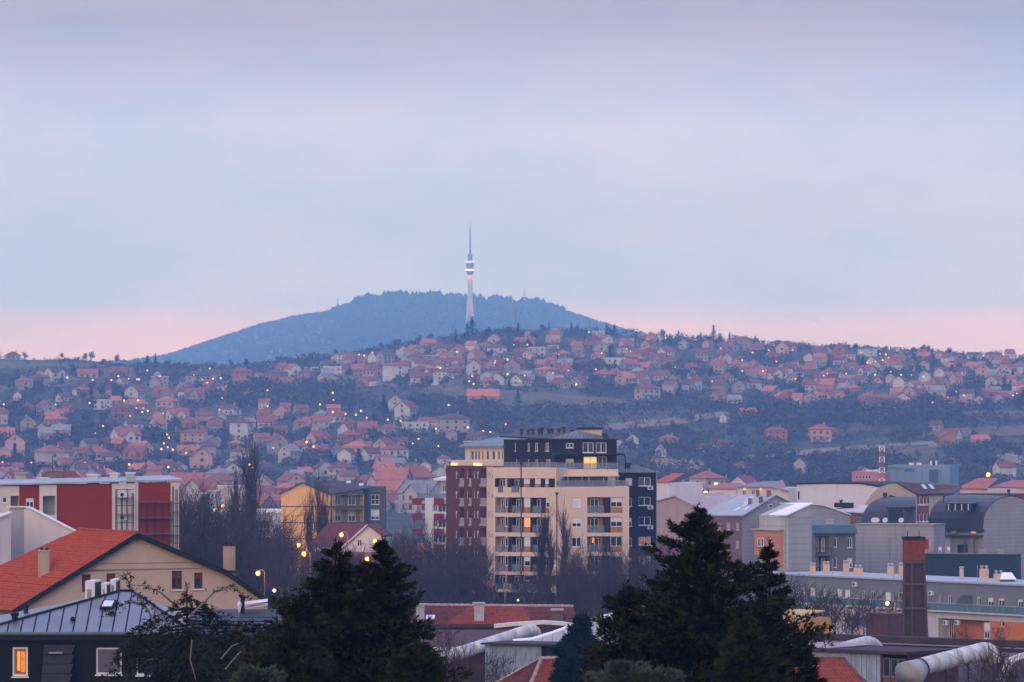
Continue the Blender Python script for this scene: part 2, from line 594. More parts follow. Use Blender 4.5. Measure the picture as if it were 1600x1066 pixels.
# ------------------------------------------------------------------ vegetation builders (meshes shared by copies)
def bare_tree_mesh(name, seed, H, spread, levels=4, columnar=False, nb=(5, 4, 4, 3), r0=None, rmin=0.013):
    """leafless tree: returns (trunk MB, crown MB) about the origin, tapered three-sided branches"""
    rnd = random.Random(seed)
    tr, cr_ = MB(), MB()
    r0 = r0 or H * 0.016
    def branch(p, d, L, r, lev):
        pts, rads = [p], [r]
        n = 4 if lev < 2 else 3
        q = p.copy()
        dd = d.copy()
        for k in range(n):
            j = Vector((rnd.uniform(-1, 1), rnd.uniform(-1, 1), rnd.uniform(-.4, .8)))
            dd = (dd + j * (0.10 + 0.05 * lev) + Vector((0, 0, 0.10 if not columnar else 0.22))).normalized()
            q = q + dd * (L / n)
            pts.append(q.copy()); rads.append(max(r * (1 - 0.75 * (k + 1) / n), rmin))
        (tr if lev == 0 else cr_).tube(pts, rads, 5 if lev == 0 else 3, caps=False)
        if lev >= levels: return
        m = nb[min(lev, len(nb) - 1)]
        for i in range(m):
            t = rnd.uniform(0.22, 1.0) if lev else rnd.uniform(0.22, 0.97)
            k = min(int(t * n), n - 1)
            f = t * n - k
            bp = pts[k].lerp(pts[k + 1], f)
            a = rnd.uniform(0, 6.283)
            base = (pts[k + 1] - pts[k]).normalized()
            side = base.orthogonal().normalized()
            side.rotate(Matrix.Rotation(a, 3, base).to_quaternion() if False else Matrix.Rotation(a, 3, base))
            ang = spread * rnd.uniform(0.6, 1.2) * (0.5 if columnar else 1.0)
            nd = (base * math.cos(ang) + side * math.sin(ang)).normalized()
            if columnar: LL = L * rnd.uniform(0.22, 0.36) if lev == 0 else L * rnd.uniform(0.4, 0.7)
            else: LL = L * rnd.uniform(0.45, 0.75)
            branch(bp, nd, LL, max(rads[k] * 0.55, rmin), lev + 1)
    branch(Vector((0, 0, -0.3)), Vector((0, 0, 1)), H * (0.62 if not columnar else 0.92), r0, 0)
    return tr, cr_

def tuft_crown(mb, rnd, c, rx, ry, rz, n, s):
    """cloud of small leaf-clump triangles spread through an uneven crown"""
    c = Vector(c)
    for k in range(n):
        while True:
            p = Vector((rnd.uniform(-1, 1), rnd.uniform(-1, 1), rnd.uniform(-1, 1)))
            if 0.15 < p.length < 1: break
        bulge = 0.75 + 0.45 * pnoise(p * 1.7 + c * 0.31)
        q = c + Vector((p.x * rx * bulge, p.y * ry * bulge, p.z * rz * bulge))
        a = Vector((rnd.gauss(0, 1), rnd.gauss(0, 1), rnd.gauss(0, 1))).normalized() * s * rnd.uniform(.5, 1.3)
        b = Vector((rnd.gauss(0, 1), rnd.gauss(0, 1), rnd.gauss(0, 1))).normalized() * s * rnd.uniform(.5, 1.3)
        i = len(mb.v)
        mb.v += [q + a, q - a * .6 + b * .6, q - b]
        mb.f.append((i, i + 1, i + 2)); mb.m.append(0)

M_BARK = mat('bare_bark', (0.045, 0.032, 0.027), 0.95, 0.25, 2.0)
M_TWIG = mat('bare_twigs', (0.060, 0.038, 0.032), 0.95, 0.25, 1.0)
M_FARTWIG = mat('far_bare_crown', (0.062, 0.056, 0.046), 0.95, 0.3, 0.05)
M_FARCON = mat('far_conifer', (0.012, 0.022, 0.014), 0.95, 0.3, 0.1)

# ------------------------------------------------------------------ fields on the hillside, draped sheets
def field(top, bot, col, name, label, nx=26, ny=6):
    """top and bottom edges as photo polylines; each node is set on the ground"""
    rnd = random.Random(len(top) * 7 + int(top[0][0]))
    mb = MB()
    x0, x1 = max(top[0][0], bot[0][0]), min(top[-1][0], bot[-1][0])
    grid = []
    for i in range(nx + 1):
        px = x0 + (x1 - x0) * i / nx
        ta, tb = interp(top, px) + rnd.uniform(-.5, .5), interp(bot, px) + rnd.uniform(-.5, .5)
        col_ = []
        ya, yb = on_ground(px, ta), on_ground(px, tb)
        if ya is None or yb is None: continue
        for j in range(ny + 1):
            y = yb + (ya - yb) * j / ny
            x = PX(px, y)
            col_.append(Vector((x, y, ground(x, y) + 0.35)))
        grid.append(col_)
    for a, b in zip(grid, grid[1:]):
        for j in range(ny):
            mb.quad(a[j], b[j], b[j + 1], a[j + 1])
    o = mb.build(name, mat('soil_' + name + str(int(x0)), col, 0.95, 0.3, 0.05), smooth=True)
    tag(o, label, kind='structure')
GR, BR, STW = (0.085, 0.10, 0.045), (0.13, 0.085, 0.06), (0.19, 0.15, 0.10)
field([(560, 598), (760, 607), (1000, 628)], [(560, 601), (700, 612), (860, 634), (1000, 636)], BR, 'field', 'brown ploughed strip between the two hillside settlements')
field([(690, 612), (820, 618), (980, 629)], [(690, 620), (800, 637), (900, 640), (980, 636)], GR, 'field', 'green meadow strip below the upper hillside houses')
field([(945, 664), (1060, 652), (1140, 643)], [(945, 675), (1060, 664), (1140, 650)], STW, 'field', 'pale stubble strip beside the lone red roofed house')
field([(1130, 716), (1300, 700), (1460, 690)], [(1130, 722), (1300, 708), (1460, 695)], STW, 'field', 'pale dry grass track crossing the lower slope')
field([(1430, 676), (1520, 668), (1640, 664)], [(1430, 686), (1520, 684), (1640, 680)], BR, 'field', 'reddish bare terrace on the slope below the crest')
field([(1500, 644), (1560, 642), (1640, 648)], [(1500, 650), (1560, 654), (1640, 658)], BR, 'field', 'small reddish terrace close under the crest')
field([(1555, 712), (1600, 708), (1660, 706)], [(1555, 724), (1600, 728), (1660, 728)], STW, 'field', 'pale fallow patch at the bend of the slope')
field([(1010, 720), (1050, 716), (1100, 722)], [(1010, 738), (1050, 742), (1100, 738)], STW, 'field', 'pale fallow patch above the valley houses')
field([(0, 568), (80, 567), (165, 570)], [(0, 577), (80, 578), (165, 573)], GR, 'field', 'green pasture on the rounded left crest')
field([(1450, 694), (1520, 692), (1570, 694)], [(1450, 700), (1520, 702), (1570, 700)], STW, 'field', 'thin pale strip of dry grass on the terraced slope')

# ------------------------------------------------------------------ hillside houses
M_HWALL = mat('hill_house_plaster', (1, 1, 1), 0.85, 0.12, 0.3, streak=0.25, objcol=True)
M_HROOF = mat('hill_house_tiles', (1, 1, 1), 0.85, 0.22, 0.6, objcol=True)
M_HWIN = mat('hill_window_glass', (0.05, 0.055, 0.07), 0.15, 0.1)
M_HCHIM = mat('hill_chimney', (0.35, 0.26, 0.22), 0.9, 0.15)

def gable_roof(mb, w, d, z, h, ov=0.5, th=0.25):
    """ridge along x"""
    W2, D2 = w / 2 + ov, d / 2 + ov
    dz = h / (d / 2) * ov
    for s in (-1, 1):
        a = [Vector((-W2, s * D2, z - dz)), Vector((W2, s * D2, z - dz)), Vector((W2, 0, z + h)), Vector((-W2, 0, z + h))]
        mb.prism(a, (0, 0, th))
def hip_roof(mb, w, d, z, h, ov=0.6, th=0.22):
    W2, D2 = w / 2 + ov, d / 2 + ov
    r = max(w - d, 0) / 2 + 0.3
    z0 = z - 0.15
    A = [Vector((-W2, -D2, z0)), Vector((W2, -D2, z0)), Vector((W2, D2, z0)), Vector((-W2, D2, z0))]
    B = [Vector((-W2, -D2, z0 + th)), Vector((W2, -D2, z0 + th)), Vector((W2, D2, z0 + th)), Vector((-W2, D2, z0 + th))]
    R1, R2 = Vector((-r, 0, z + h)), Vector((r, 0, z + h))
    for i in range(4):
        mb.quad(A[i], A[(i + 1) % 4], B[(i + 1) % 4], B[i])
    mb.poly(list(reversed(A)))
    mb.poly([B[0], B[1], R2, R1]); mb.poly([B[1], B[2], R2]); mb.poly([B[2], B[3], R1, R2]); mb.poly([B[3], B[0], R1])

HPROTO = []
def house_proto(kind, w, d, st, rh):
    """one house about the origin: wall, roof (> chimney), single windows and a door as parts"""
    root = bpy.data.objects.new('hillside_house', None)
    COL.objects.link(root); ORG[root.name] = Vector()
    h = st * 2.9 + 0.4
    mb = MB()
    if kind == 'gable':
        pts = [Vector((-w / 2, -d / 2, -5)), Vector((-w / 2, d / 2, -5)), Vector((-w / 2, d / 2, h)), Vector((-w / 2, 0, h + rh)), Vector((-w / 2, -d / 2, h))]
        mb.prism(pts, (w, 0, 0))
    elif kind == 'cross':
        pts = [Vector((-w / 2, -d / 2, -5)), Vector((-w / 2, d / 2, -5)), Vector((-w / 2, d / 2, h)), Vector((-w / 2, 0, h + rh)), Vector((-w / 2, -d / 2, h))]
        mb.prism(pts, (w, 0, 0))
        ww = w * .42
        mb.prism([Vector((-ww / 2, -d / 2 - 1.6, -5)), Vector((ww / 2, -d / 2 - 1.6, -5)), Vector((ww / 2, -d / 2 - 1.6, h)), Vector((0, -d / 2 - 1.6, h + rh * .7)), Vector((-ww / 2, -d / 2 - 1.6, h))], (0, d / 2, 0))
    elif kind == 'flat':
        mb.box(-w / 2, w / 2, -d / 2, d / 2, -5, h)
    else:
        mb.box(-w / 2, w / 2, -d / 2, d / 2, -5, h)
    wall = mb.build('wall', M_HWALL, root)
    mb = MB()
    if kind == 'hip': hip_roof(mb, w, d, h, rh)
    elif kind == 'flat': mb.box(-w / 2 - .3, w / 2 + .3, -d / 2 - .3, d / 2 + .3, h, h + .35)
    else:
        gable_roof(mb, w, d, h, rh)
        if kind == 'cross':
            ww = w * .42 + .8
            yf, yb = -d / 2 - 2.0, 0
            zt, zb = h + rh * .7, h - .3
            for s in (-1, 1):
                mb.prism([Vector((0, yf, zt)), Vector((s * ww / 2, yf, zb)), Vector((s * ww / 2, yb, zb)), Vector((0, yb, zt))], (0, 0, .22))
    roof = mb.build('roof', M_HROOF, root)
    if kind != 'flat':
        mb = MB()
        cx = w * .22
        mb.box(cx - .35, cx + .35, .8, 1.5, h + rh * .4, h + rh + 0.9)
        mb.build('chimney', M_HCHIM, roof, org=Vector())
    yf = -d / 2 - (1.6 if kind == 'cross' else 0)
    wmesh = None
    for s in range(st):
        xs = [-w * .32, 0, w * .32] if w > 9.5 else [-w * .25, w * .25]
        for i, x in enumerate(xs):
            fy = yf if (kind != 'cross' or abs(x) < w * .2) else -d / 2
            mb = MB()
            mb.box(x - .6, x + .6, fy - 0.06, fy + .1, 0.9 + s * 2.9, 2.3 + s * 2.9)
            mb.build('window', M_HWIN, root)
        mb = MB(); mb.box(-w / 2 - .06, -w / 2 + .1, -.7, .7, 0.9 + s * 2.9, 2.3 + s * 2.9); mb.build('window', M_HWIN, root)
        mb = MB(); mb.box(w / 2 - .1, w / 2 + .06, -.7, .7, 0.9 + s * 2.9, 2.3 + s * 2.9); mb.build('window', M_HWIN, root)
    if kind == 'gable':
        mb = MB(); mb.box(w / 2 - .1, w / 2 + .06, -.5, .5, h + .4, h + 1.5); mb.build('window', M_HWIN, root)
        mb = MB(); mb.box(-w / 2 - .06, -w / 2 + .1, -.5, .5, h + .4, h + 1.5); mb.build('window', M_HWIN, root)
    if st >= 2 and kind in ('hip', 'cross'):
        mb = MB(); mb.box(-w * .45, w * .1, yf - 1.2, yf, 2.85, 3.0); mb.box(-w * .45, w * .1, yf - 1.2, yf - 1.12, 3.0, 3.9)
        mb.build('balcony', M_HWALL, root)
    return root
HSPEC = [('gable', 11, 8.5, 1, 3.2), ('gable', 10, 9, 2, 3.4), ('hip', 11, 9.5, 1, 3.0), ('hip', 11, 10, 2, 2.8), ('cross', 12, 9, 1, 3.4), ('cross', 12, 9, 2, 3.4), ('flat', 13, 9, 2, 0), ('gable', 16, 9, 1, 3.0), ('hip', 15, 11, 3, 2.6)]
HNAME = ['single storey gabled', 'two storey gabled', 'single storey hipped', 'two storey hipped', 'single storey cross gabled', 'two storey cross gabled', 'flat roofed two storey', 'long low gabled', 'three storey hipped']
for sp in HSPEC: HPROTO.append(house_proto(*sp))
PROTO_USED = [False] * len(HPROTO)
WALLS = [((0.46, 0.46, 0.46), 'white'), ((0.38, 0.33, 0.29), 'cream'), ((0.28, 0.25, 0.24), 'greyish'), ((0.44, 0.29, 0.24), 'peach'), ((0.30, 0.14, 0.10), 'bare brick'), ((0.38, 0.40, 0.36), 'pale green')]
ROOFS = [((0.26, 0.088, 0.060), 'orange red'), ((0.185, 0.068, 0.055), 'red'), ((0.125, 0.058, 0.052), 'dark red'), ((0.38, 0.135, 0.085), 'bright orange'), ((0.095, 0.065, 0.060), 'brown'), ((0.22, 0.21, 0.22), 'grey')]
def place_house(px, py, kind=None, wall=None, roof=None, rot=None, scale=1.0, where='on the hillside', Y=None, label=None):
    rnd = random.Random(int(px * 31 + py * 977))
    y = Y or on_ground(px, py)
    if y is None: return None
    if kind is None: kind = rnd.choices(range(9), [12, 16, 14, 16, 10, 12, 3, 7, 4])[0]
    if wall is None: wall = rnd.choices(range(6), [28, 22, 22, 14, 10, 4])[0]
    if roof is None: roof = rnd.choices(range(6), [30, 26, 16, 14, 9, 5])[0]
    if rot is None: rot = rnd.choice([0, 0, 90, 90, 20, -25, 45, -45, 70, 110]) + rnd.uniform(-12, 12)
    p = HPROTO[kind]
    o = p if not PROTO_USED[kind] else copy_tree(p)
    PROTO_USED[kind] = True
    x = PX(px, y)
    o.location = (x, y, ground(x, y))
    o.rotation_euler = (0, 0, R(rot))
    s = scale * rnd.uniform(0.66, 0.96)
    o.scale = (s, s, s * rnd.uniform(0.92, 1.08))
    wc, wname = WALLS[wall]; rc, rname = ROOFS[roof]
    j = lambda c: tuple(min(1, k * f) for k, f in zip(c, [rnd.uniform(.86, 1.1)] * 3)) + (1,)
    for ch in o.children:
        if ch.name.startswith(('wall', 'balcony')): ch.color = j(wc)
        elif ch.name.startswith('roof'): ch.color = j(rc) if kind != 6 else (0.62, 0.61, 0.60, 1)
    if label: tag(o, label, 'house')
    elif kind == 6: tag(o, '%s %s house %s' % (wname, HNAME[kind], where), 'house', 'houses %s' % where)
    else: tag(o, '%s %s house with %s roof %s' % (wname, HNAME[kind], rname, where), 'house', 'houses %s' % where)
    HPTS.append((px, py))
    HINFO.append((px, py, '%s %s house' % (wname, HNAME[kind]) if kind == 6 else '%s %s house with %s roof' % (wname, HNAME[kind], rname)))
    return o
HPTS = []
HINFO = []
def near_house(px, py):
    return min(HINFO, key=lambda h: (h[0] - px) ** 2 + 6 * (h[1] - py) ** 2)[2]
# houses one can point at
for a in [(20, 562, 2, 2, 1, 10, 1.0), (100, 560, 2, 4, 2, 0, 1.1), (88, 598, 5, 0, 4, 40, 1.15), (137, 590, 7, 1, 0, 5, 1.0), (185, 590, 4, 4, 1, 0, 1.2), (250, 602, 6, 2, 5, 0, 1.1),
          (378, 597, 8, 4, 0, 12, 0.9), (210, 628, 1, 0, 1, 70, 1.2), (160, 640, 6, 0, 0, 0, 1.1), (262, 645, 3, 3, 3, -20, 1.3), (190, 655, 3, 4, 2, 10, 1.2),
          (196, 700, 5, 0, 0, 30, 1.15), (300, 697, 8, 3, 1, 8, 1.1), (557, 716, 3, 3, 3, -20, 1.35), (600, 712, 1, 3, 1, 60, 1.1), (676, 668, 7, 0, 0, -15, 1.2), (635, 655, 1, 0, 1, 65, 1.1),
          (648, 676, 6, 0, 0, 20, 1.0), (620, 642, 1, 5, 4, 80, 1.0), (755, 630, 7, 3, 3, 0, 1.3), (660, 598, 7, 0, 1, 0, 1.2), (490, 587, 6, 0, 0, 0, 1.0), (520, 588, 6, 0, 0, 0, 1.0),
          (960, 575, 6, 0, 0, 10, 1.2), (840, 557, 6, 1, 0, -10, 1.1), (1040, 562, 1, 0, 1, 40, 1.0), (870, 526, 1, 0, 0, 60, .9), (935, 527, 6, 0, 0, 0, .8), (820, 540, 7, 3, 0, 0, 1.0)]:
    place_house(*a, where='on the hillside')
for a in [(1212, 692, 8, 4, 1, 8, 0.85), (1281, 690, 3, 3, 0, 4, 1.0), (1045, 700, 3, 1, 0, 10, .85), (1095, 706, 0, 0, 1, -15, .85), (1128, 702, 7, 0, 2, -10, .7), (965, 700, 1, 0, 2, 80, .8), (988, 700, 1, 0, 4, 90, .8), (1132, 660, 1, 0, 4, 70, .6)]:
    place_house(*a, where='alone among lower fields')
rnd = random.Random(11)
def scatter(n, x0, x1, yf, where, sx=21, sy=8.5, smin=0.85, smax=1.2):
    made = tries = 0
    while made < n and tries < 6000:
        tries += 1
        px = rnd.uniform(x0, x1)
        a, b = yf(px)
        py = rnd.uniform(a, b)
        if any(abs(px - u) < sx and abs(py - v) < sy for u, v in HPTS): continue
        if 590 < px < 1000 and interp([(590, 600), (1000, 626)], px) - 4 < py < interp([(590, 612), (800, 642), (1000, 642)], px): continue
        if place_house(px, py, where=where, scale=rnd.uniform(smin, smax)): made += 1
        else: HPTS.append((px, py))
scatter(72, -10, 450, lambda x: (interp([(0, 606), (200, 600), (450, 592)], x), 772), 'on the near left slope')
scatter(36, 440, 770, lambda x: (interp([(440, 640), (600, 650), (770, 690)], x), 790), 'on the lower middle slope')
scatter(34, 440, 780, lambda x: (interp([(440, 590), (560, 566), (780, 534)], x), 604), 'on the middle slope')
scatter(36, 640, 1010, lambda x: (interp([(640, 560), (720, 535), (1010, 532)], x), 606), 'below the broadcast tower', 22, 8)
scatter(62, 990, 1610, lambda x: (interp([(990, 535), (1200, 548), (1600, 566)], x), interp([(990, 625), (1300, 636), (1610, 640)], x)), 'on the crest settlement', 18, 7)

scatter(14, 290, 460, lambda x: (768, 800), 'at the foot of the slope', 24, 7, 1.0, 1.35)
scatter(9, 596, 700, lambda x: (764, 806), 'at the foot of the slope', 22, 7, 1.05, 1.4)
scatter(10, 1030, 1240, lambda x: (766, 800), 'at the foot of the slope', 20, 7, .9, 1.25)

def distant_houses():
    """beyond the 300 largest: the rest of the settlement, small and half hidden, as one mass"""
    mb = MB()
    r = random.Random(123)
    wm = [mat('far_wall_' + n, c, .9, .15, .3) for c, n in WALLS]
    rm = [mat('far_roof_' + n.replace(' ', '_'), c, .9, .2, .5) for c, n in ROOFS]
    zones = [(150, -10, 450, lambda x: (interp([(0, 590), (450, 586)], x), 775)), (60, 440, 770, lambda x: (interp([(440, 640), (770, 680)], x), 790)), (70, 440, 780, lambda x: (interp([(440, 585), (560, 562), (780, 532)], x), 604)),
             (80, 640, 1010, lambda x: (interp([(640, 556), (720, 532), (1010, 530)], x), 608)), (210, 985, 1610, lambda x: (interp([(990, 532), (1200, 546), (1600, 564)], x), interp([(990, 628), (1300, 638), (1610, 640)], x))), (16, 1030, 1600, lambda x: (640, 760))]
    for n, x0, x1, yf in zones:
        for k in range(n):
            px = r.uniform(x0, x1); py = r.uniform(*yf(px))
            if 590 < px < 1000 and interp([(590, 600), (1000, 626)], px) - 4 < py < interp([(590, 612), (800, 642), (1000, 642)], px): continue
            if pnoise(Vector((px * .016, py * .045, 9))) < (.0 if px < 985 else -.18): continue
            if any(abs(px - u) < 9 and abs(py - v) < 4 for u, v in HPTS): continue
            y = on_ground(px, py)
            if y is None: continue
            x = PX(px, y); g = ground(x, y)
            a = R(r.choice([0, 90, 30, -30, 60]) + r.uniform(-15, 15))
            ux, uy = Vector((math.cos(a), math.sin(a), 0)), Vector((-math.sin(a), math.cos(a), 0))
            w, d, h, rh = r.uniform(5, 9.5), r.uniform(4.5, 7.5), r.choice([2.8, 3.2, 5.4]), r.uniform(1.6, 2.8)
            wi, ri = r.choices(range(6), [30, 22, 22, 12, 10, 4])[0], 6 + r.choices(range(6), [26, 26, 20, 12, 10, 6])[0]
            c = Vector((x, y, g))
            P = lambda u, v, z: c + ux * u + uy * v + Vector((0, 0, z))
            mb.prism([P(-w / 2, -d / 2, -3), P(-w / 2, d / 2, -3), P(-w / 2, d / 2, h), P(-w / 2, 0, h + rh), P(-w / 2, -d / 2, h)], ux * w, wi)
            o = .4
            for s_ in (-1, 1):
                mb.prism([P(-w / 2 - o, s_ * (d / 2 + o), h - .3), P(w / 2 + o, s_ * (d / 2 + o), h - .3), P(w / 2 + o, 0, h + rh), P(-w / 2 - o, 0, h + rh)], (0, 0, .2), ri)
            if r.random() < .7:
                for q in (-.25, .25): mb.obox(P(w * q - .45, -d / 2 - .05, 1), ux * .9, (0, 0, 1.2), uy * .1, 12)
            HPTS2.append((px, py))
    o = mb.build('distant_houses', wm + rm + [M_HWIN], fix=False)
    tag(o, 'dense carpet of small distant houses between the larger hillside houses', 'houses', kind='stuff')
HPTS2 = []
distant_houses()
# ------------------------------------------------------------------ hillside trees
def far_trees():
    protos = []
    for k in range(3):          # bare round crowns
        r = random.Random(40 + k)
        root = bpy.data.objects.new('bare_tree', None); COL.objects.link(root); ORG[root.name] = Vector()
        mb = MB(); mb.tube([(0, 0, -1), (0.1, 0, 2.5), (0.2, .1, 5)], [.28, .2, .1], 5); mb.build('trunk', M_BARK, root)
        mb = MB()
        for q in range(5):
            tuft_crown(mb, r, (r.uniform(-1.5, 1.5), r.uniform(-1.5, 1.5), r.uniform(3.6, 6.6)), 2.2, 2.2, 2.0, 75, .55)
        mb.build('crown', M_FARTWIG, root, fix=False)
        protos.append(root)
    for k in range(2):          # conifers
        r = random.Random(60 + k)
        root = bpy.data.objects.new('conifer', None); COL.objects.link(root); ORG[root.name] = Vector()
        mb = MB(); mb.tube([(0, 0, -1), (0, 0, 10)], [.25, .05], 5); mb.build('trunk', M_BARK, root)
        mb = MB()
        for q in range(420):
            t = r.random() ** 1.4
            rad = (1 - t) * 2.6 * r.uniform(.55, 1.15) + .12
            a = r.uniform(0, 6.283)
            p = Vector((rad * math.cos(a), rad * math.sin(a), 1.0 + t * 10.2 - rad * .25))
            d = Vector((math.cos(a), math.sin(a), r.uniform(-.1, .5))) * .8
            i = len(mb.v)
            n = Vector((-math.sin(a), math.cos(a), 0)) * .38
            mb.v += [p - d * .9 + n, p - d * .9 - n, p + d * .7]; mb.f.append((i, i + 1, i + 2)); mb.m.append(0)
        mb.build('crown', M_FARCON, root, fix=False)
        protos.append(root)
    used = [False] * 5
    r = random.Random(5)
    def put(k, px, py, s, label, group, Y=None):
        y = Y or on_ground(px, py)
        if y is None: return
        o = protos[k] if not used[k] else copy_tree(protos[k])
        used[k] = True
        x = PX(px, y)
        o.location = (x, y, ground(x, y)); o.rotation_euler = (0, 0, r.uniform(0, 6.28)); q = 1.0 if k < 3 else r.uniform(1.2, 1.9); o.scale = (s * q * r.uniform(.85, 1.2), s * q * r.uniform(.85, 1.2), s * (1 if k < 3 else r.uniform(.55, .95)))
        tag(o, label + ' near ' + near_house(px, py), 'tree', group)
    for px, py, s in [(738, 527, 1.5), (730, 530, 1.2), (712, 533, 1.0), (858, 523, .8), (893, 521, .9), (948, 522, 1.1), (960, 524, .9), (1115, 536, 1.2), (1095, 533, .9), (1140, 536, .8), (1060, 530, .8), (385, 578, 1.2),
                      (230, 575, 1.1), (243, 575, 1.0), (760, 528, .8), (810, 524, .9), (1125, 537, 1.1), (1180, 541, .7), (1505, 560, .8), (1440, 553, .8)]:
        put(3 + (int(px) % 2), px, py, s, 'dark crest conifer', 'crest conifers')
    for k in range(46):
        px = r.uniform(0, 1600); py = r.uniform(interp(RIDGE, px) + 15, 640 if px > 800 else 760)
        put(3 + k % 2, px, py, r.uniform(.55, 1.1), 'dark hillside conifer', 'hillside conifers')
    for k in range(60):
        px = r.uniform(-10, 1610); py = interp(RIDGE, px) + r.uniform(1, 5)
        if 420 < px < 560 and k % 2: continue
        put(k % 3, px, py, r.uniform(.55, .95), 'small skyline bare tree', 'skyline bare trees')
    for k in range(170):
        px = r.uniform(-10, 1610); py = r.uniform(interp(RIDGE, px) + 8, 780)
        put(k % 3, px, py, r.uniform(.55, 1.05), 'round bare tree', 'hillside bare trees')
far_trees()

def woodland():
    """scrub and small wood that reads as one dark mass between the houses"""
    mb = MB()
    r = random.Random(8)
    made = 0
    while made < 12500:
        px = r.uniform(-60, 1660)
        py = r.uniform(interp(RIDGE, px) + 2, 800)
        m = pnoise(Vector((px * 0.012, py * 0.03, 2.0)))
        dark = (px > 900 and 636 < py < 668) or (820 < px < 1010 and 636 < py < 660) or (300 < px < 560 and 603 < py < 640) or (640 < px < 760 and 625 < py < 665) or (1400 > px > 1000 and 700 < py < 760) or (400 < px < 560 and 560 < py < 590)
        if not dark and m < -0.05 and r.random() < .8: continue
        if any(a < px < b and c < py < d for a, b, c, d in ((945, 1145, 645, 674), (1130, 1465, 691, 720), (1430, 1620, 664, 686), (1500, 1620, 641, 658), (1555, 1620, 706, 728), (1010, 1100, 716, 742), (0, 165, 566, 578))) and r.random() < .85: continue
        if 690 < px < 1000 and interp([(690, 610), (1000, 626)], px) < py < interp([(690, 620), (800, 638), (1000, 640)], px): continue
        y = on_ground(px, py)
        if y is None: made += 1; continue
        x = PX(px, y)
        h = r.uniform(2.0, 4.2) if not dark else r.uniform(3, 6)
        if m > .18: h *= 1.35
        tuft_crown(mb, r, (x, y, ground(x, y) + h * .5), h * r.uniform(.7, 1.3), h * .8, h * .62, 26, h * .2)
        made += 1
    for hx, hy in HPTS + HPTS2:
        for k in range(5):
            px, py = hx + r.uniform(-16, 16), hy + r.uniform(-3, 7)
            y = on_ground(px, py)
            if y is None: continue
            x = PX(px, y); h = r.uniform(1.2, 3.6)
            tuft_crown(mb, r, (x, y, ground(x, y) + h * .5), h * r.uniform(.6, 1.0), h * .7, h * .7, 24, h * .2)
    for k in range(620):
        px = r.uniform(-30, 1630); y = YB + r.uniform(-60, 30); x = PX(px, y); h = r.uniform(1.5, 4.5) * (1 + .6 * pnoise(Vector((px * .03, 0, 7))))
        if 20 < px < 190: h *= .45
        tuft_crown(mb, r, (x, y, ground(x, y) + h * .5), h * r.uniform(.8, 1.6), h * .8, h * .7, 34, h * .2)
    o = mb.build('woodland', M_FARTWIG, fix=False)
    tag(o, 'dark leafless scrub and woodland between the hillside houses', 'woodland', kind='stuff')
woodland()

# ------------------------------------------------------------------ street lamps on the hillside
L_YEL = mat('lamp_sodium_yellow', (1, .8, .3), .5, 0, emit=(1.0, .38, .018), estr=2.3, light=False)
L_ORA = mat('lamp_sodium_orange', (1, .6, .2), .5, 0, emit=(1.0, .28, .022), estr=1.7, light=False)
L_WHI = mat('lamp_white', (1, 1, .9), .5, 0, emit=(1.0, .80, .45), estr=1.8, light=False)
L_GRN = mat('lamp_mercury_green', (.8, 1, .5), .5, 0, emit=(.75, 1.0, .22), estr=1.5, light=False)
M_POLE = mat('lamp_pole_steel', (0.13, 0.13, 0.14), 0.6, 0.1)
LAMPC = {'y': (L_YEL, 'yellow'), 'o': (L_ORA, 'orange'), 'w': (L_WHI, 'white'), 'g': (L_GRN, 'greenish')}
LPROTO = {}
def hill_lamp(px, py, c, size=1.0):
    y = on_ground(px, py + 20) or on_ground(px, py + 12)
    if y is None: y = on_ground(px, py + 6) or 3500
    x = PX(px, y)
    g = ground(x, y)
    H = max(PZ(py, y) - g, 3.0)
    if c not in LPROTO:
        root = bpy.data.objects.new('street_lamp', None); COL.objects.link(root); ORG[root.name] = Vector()
        mb = MB(); mb.tube([(0, 0, -1), (0, 0, .96)], [.09, .06], 6); mb.build('pole', M_POLE, root)
        mb = MB(); mb.lathe((0, 0, 0), [(.12, -.5), (.42, -.3), (.55, 0), (.42, .3), (.12, .5)], 8); hd = mb.build('lamp_head', LAMPC[c][0], root)
        LPROTO[c] = root; o = root
    else: o = copy_tree(LPROTO[c])
    o.location = (x, y, g)
    for ch in o.children:
        if ch.name.startswith('pole'): ch.scale = (1, 1, H)
        else: ch.location = (0, 0, H); ch.scale = (size,) * 3
    tag(o, 'lamp glowing %s near %s' % (LAMPC[c][1], near_house(px, py + 10)), 'street lamp', 'hillside street lamps')
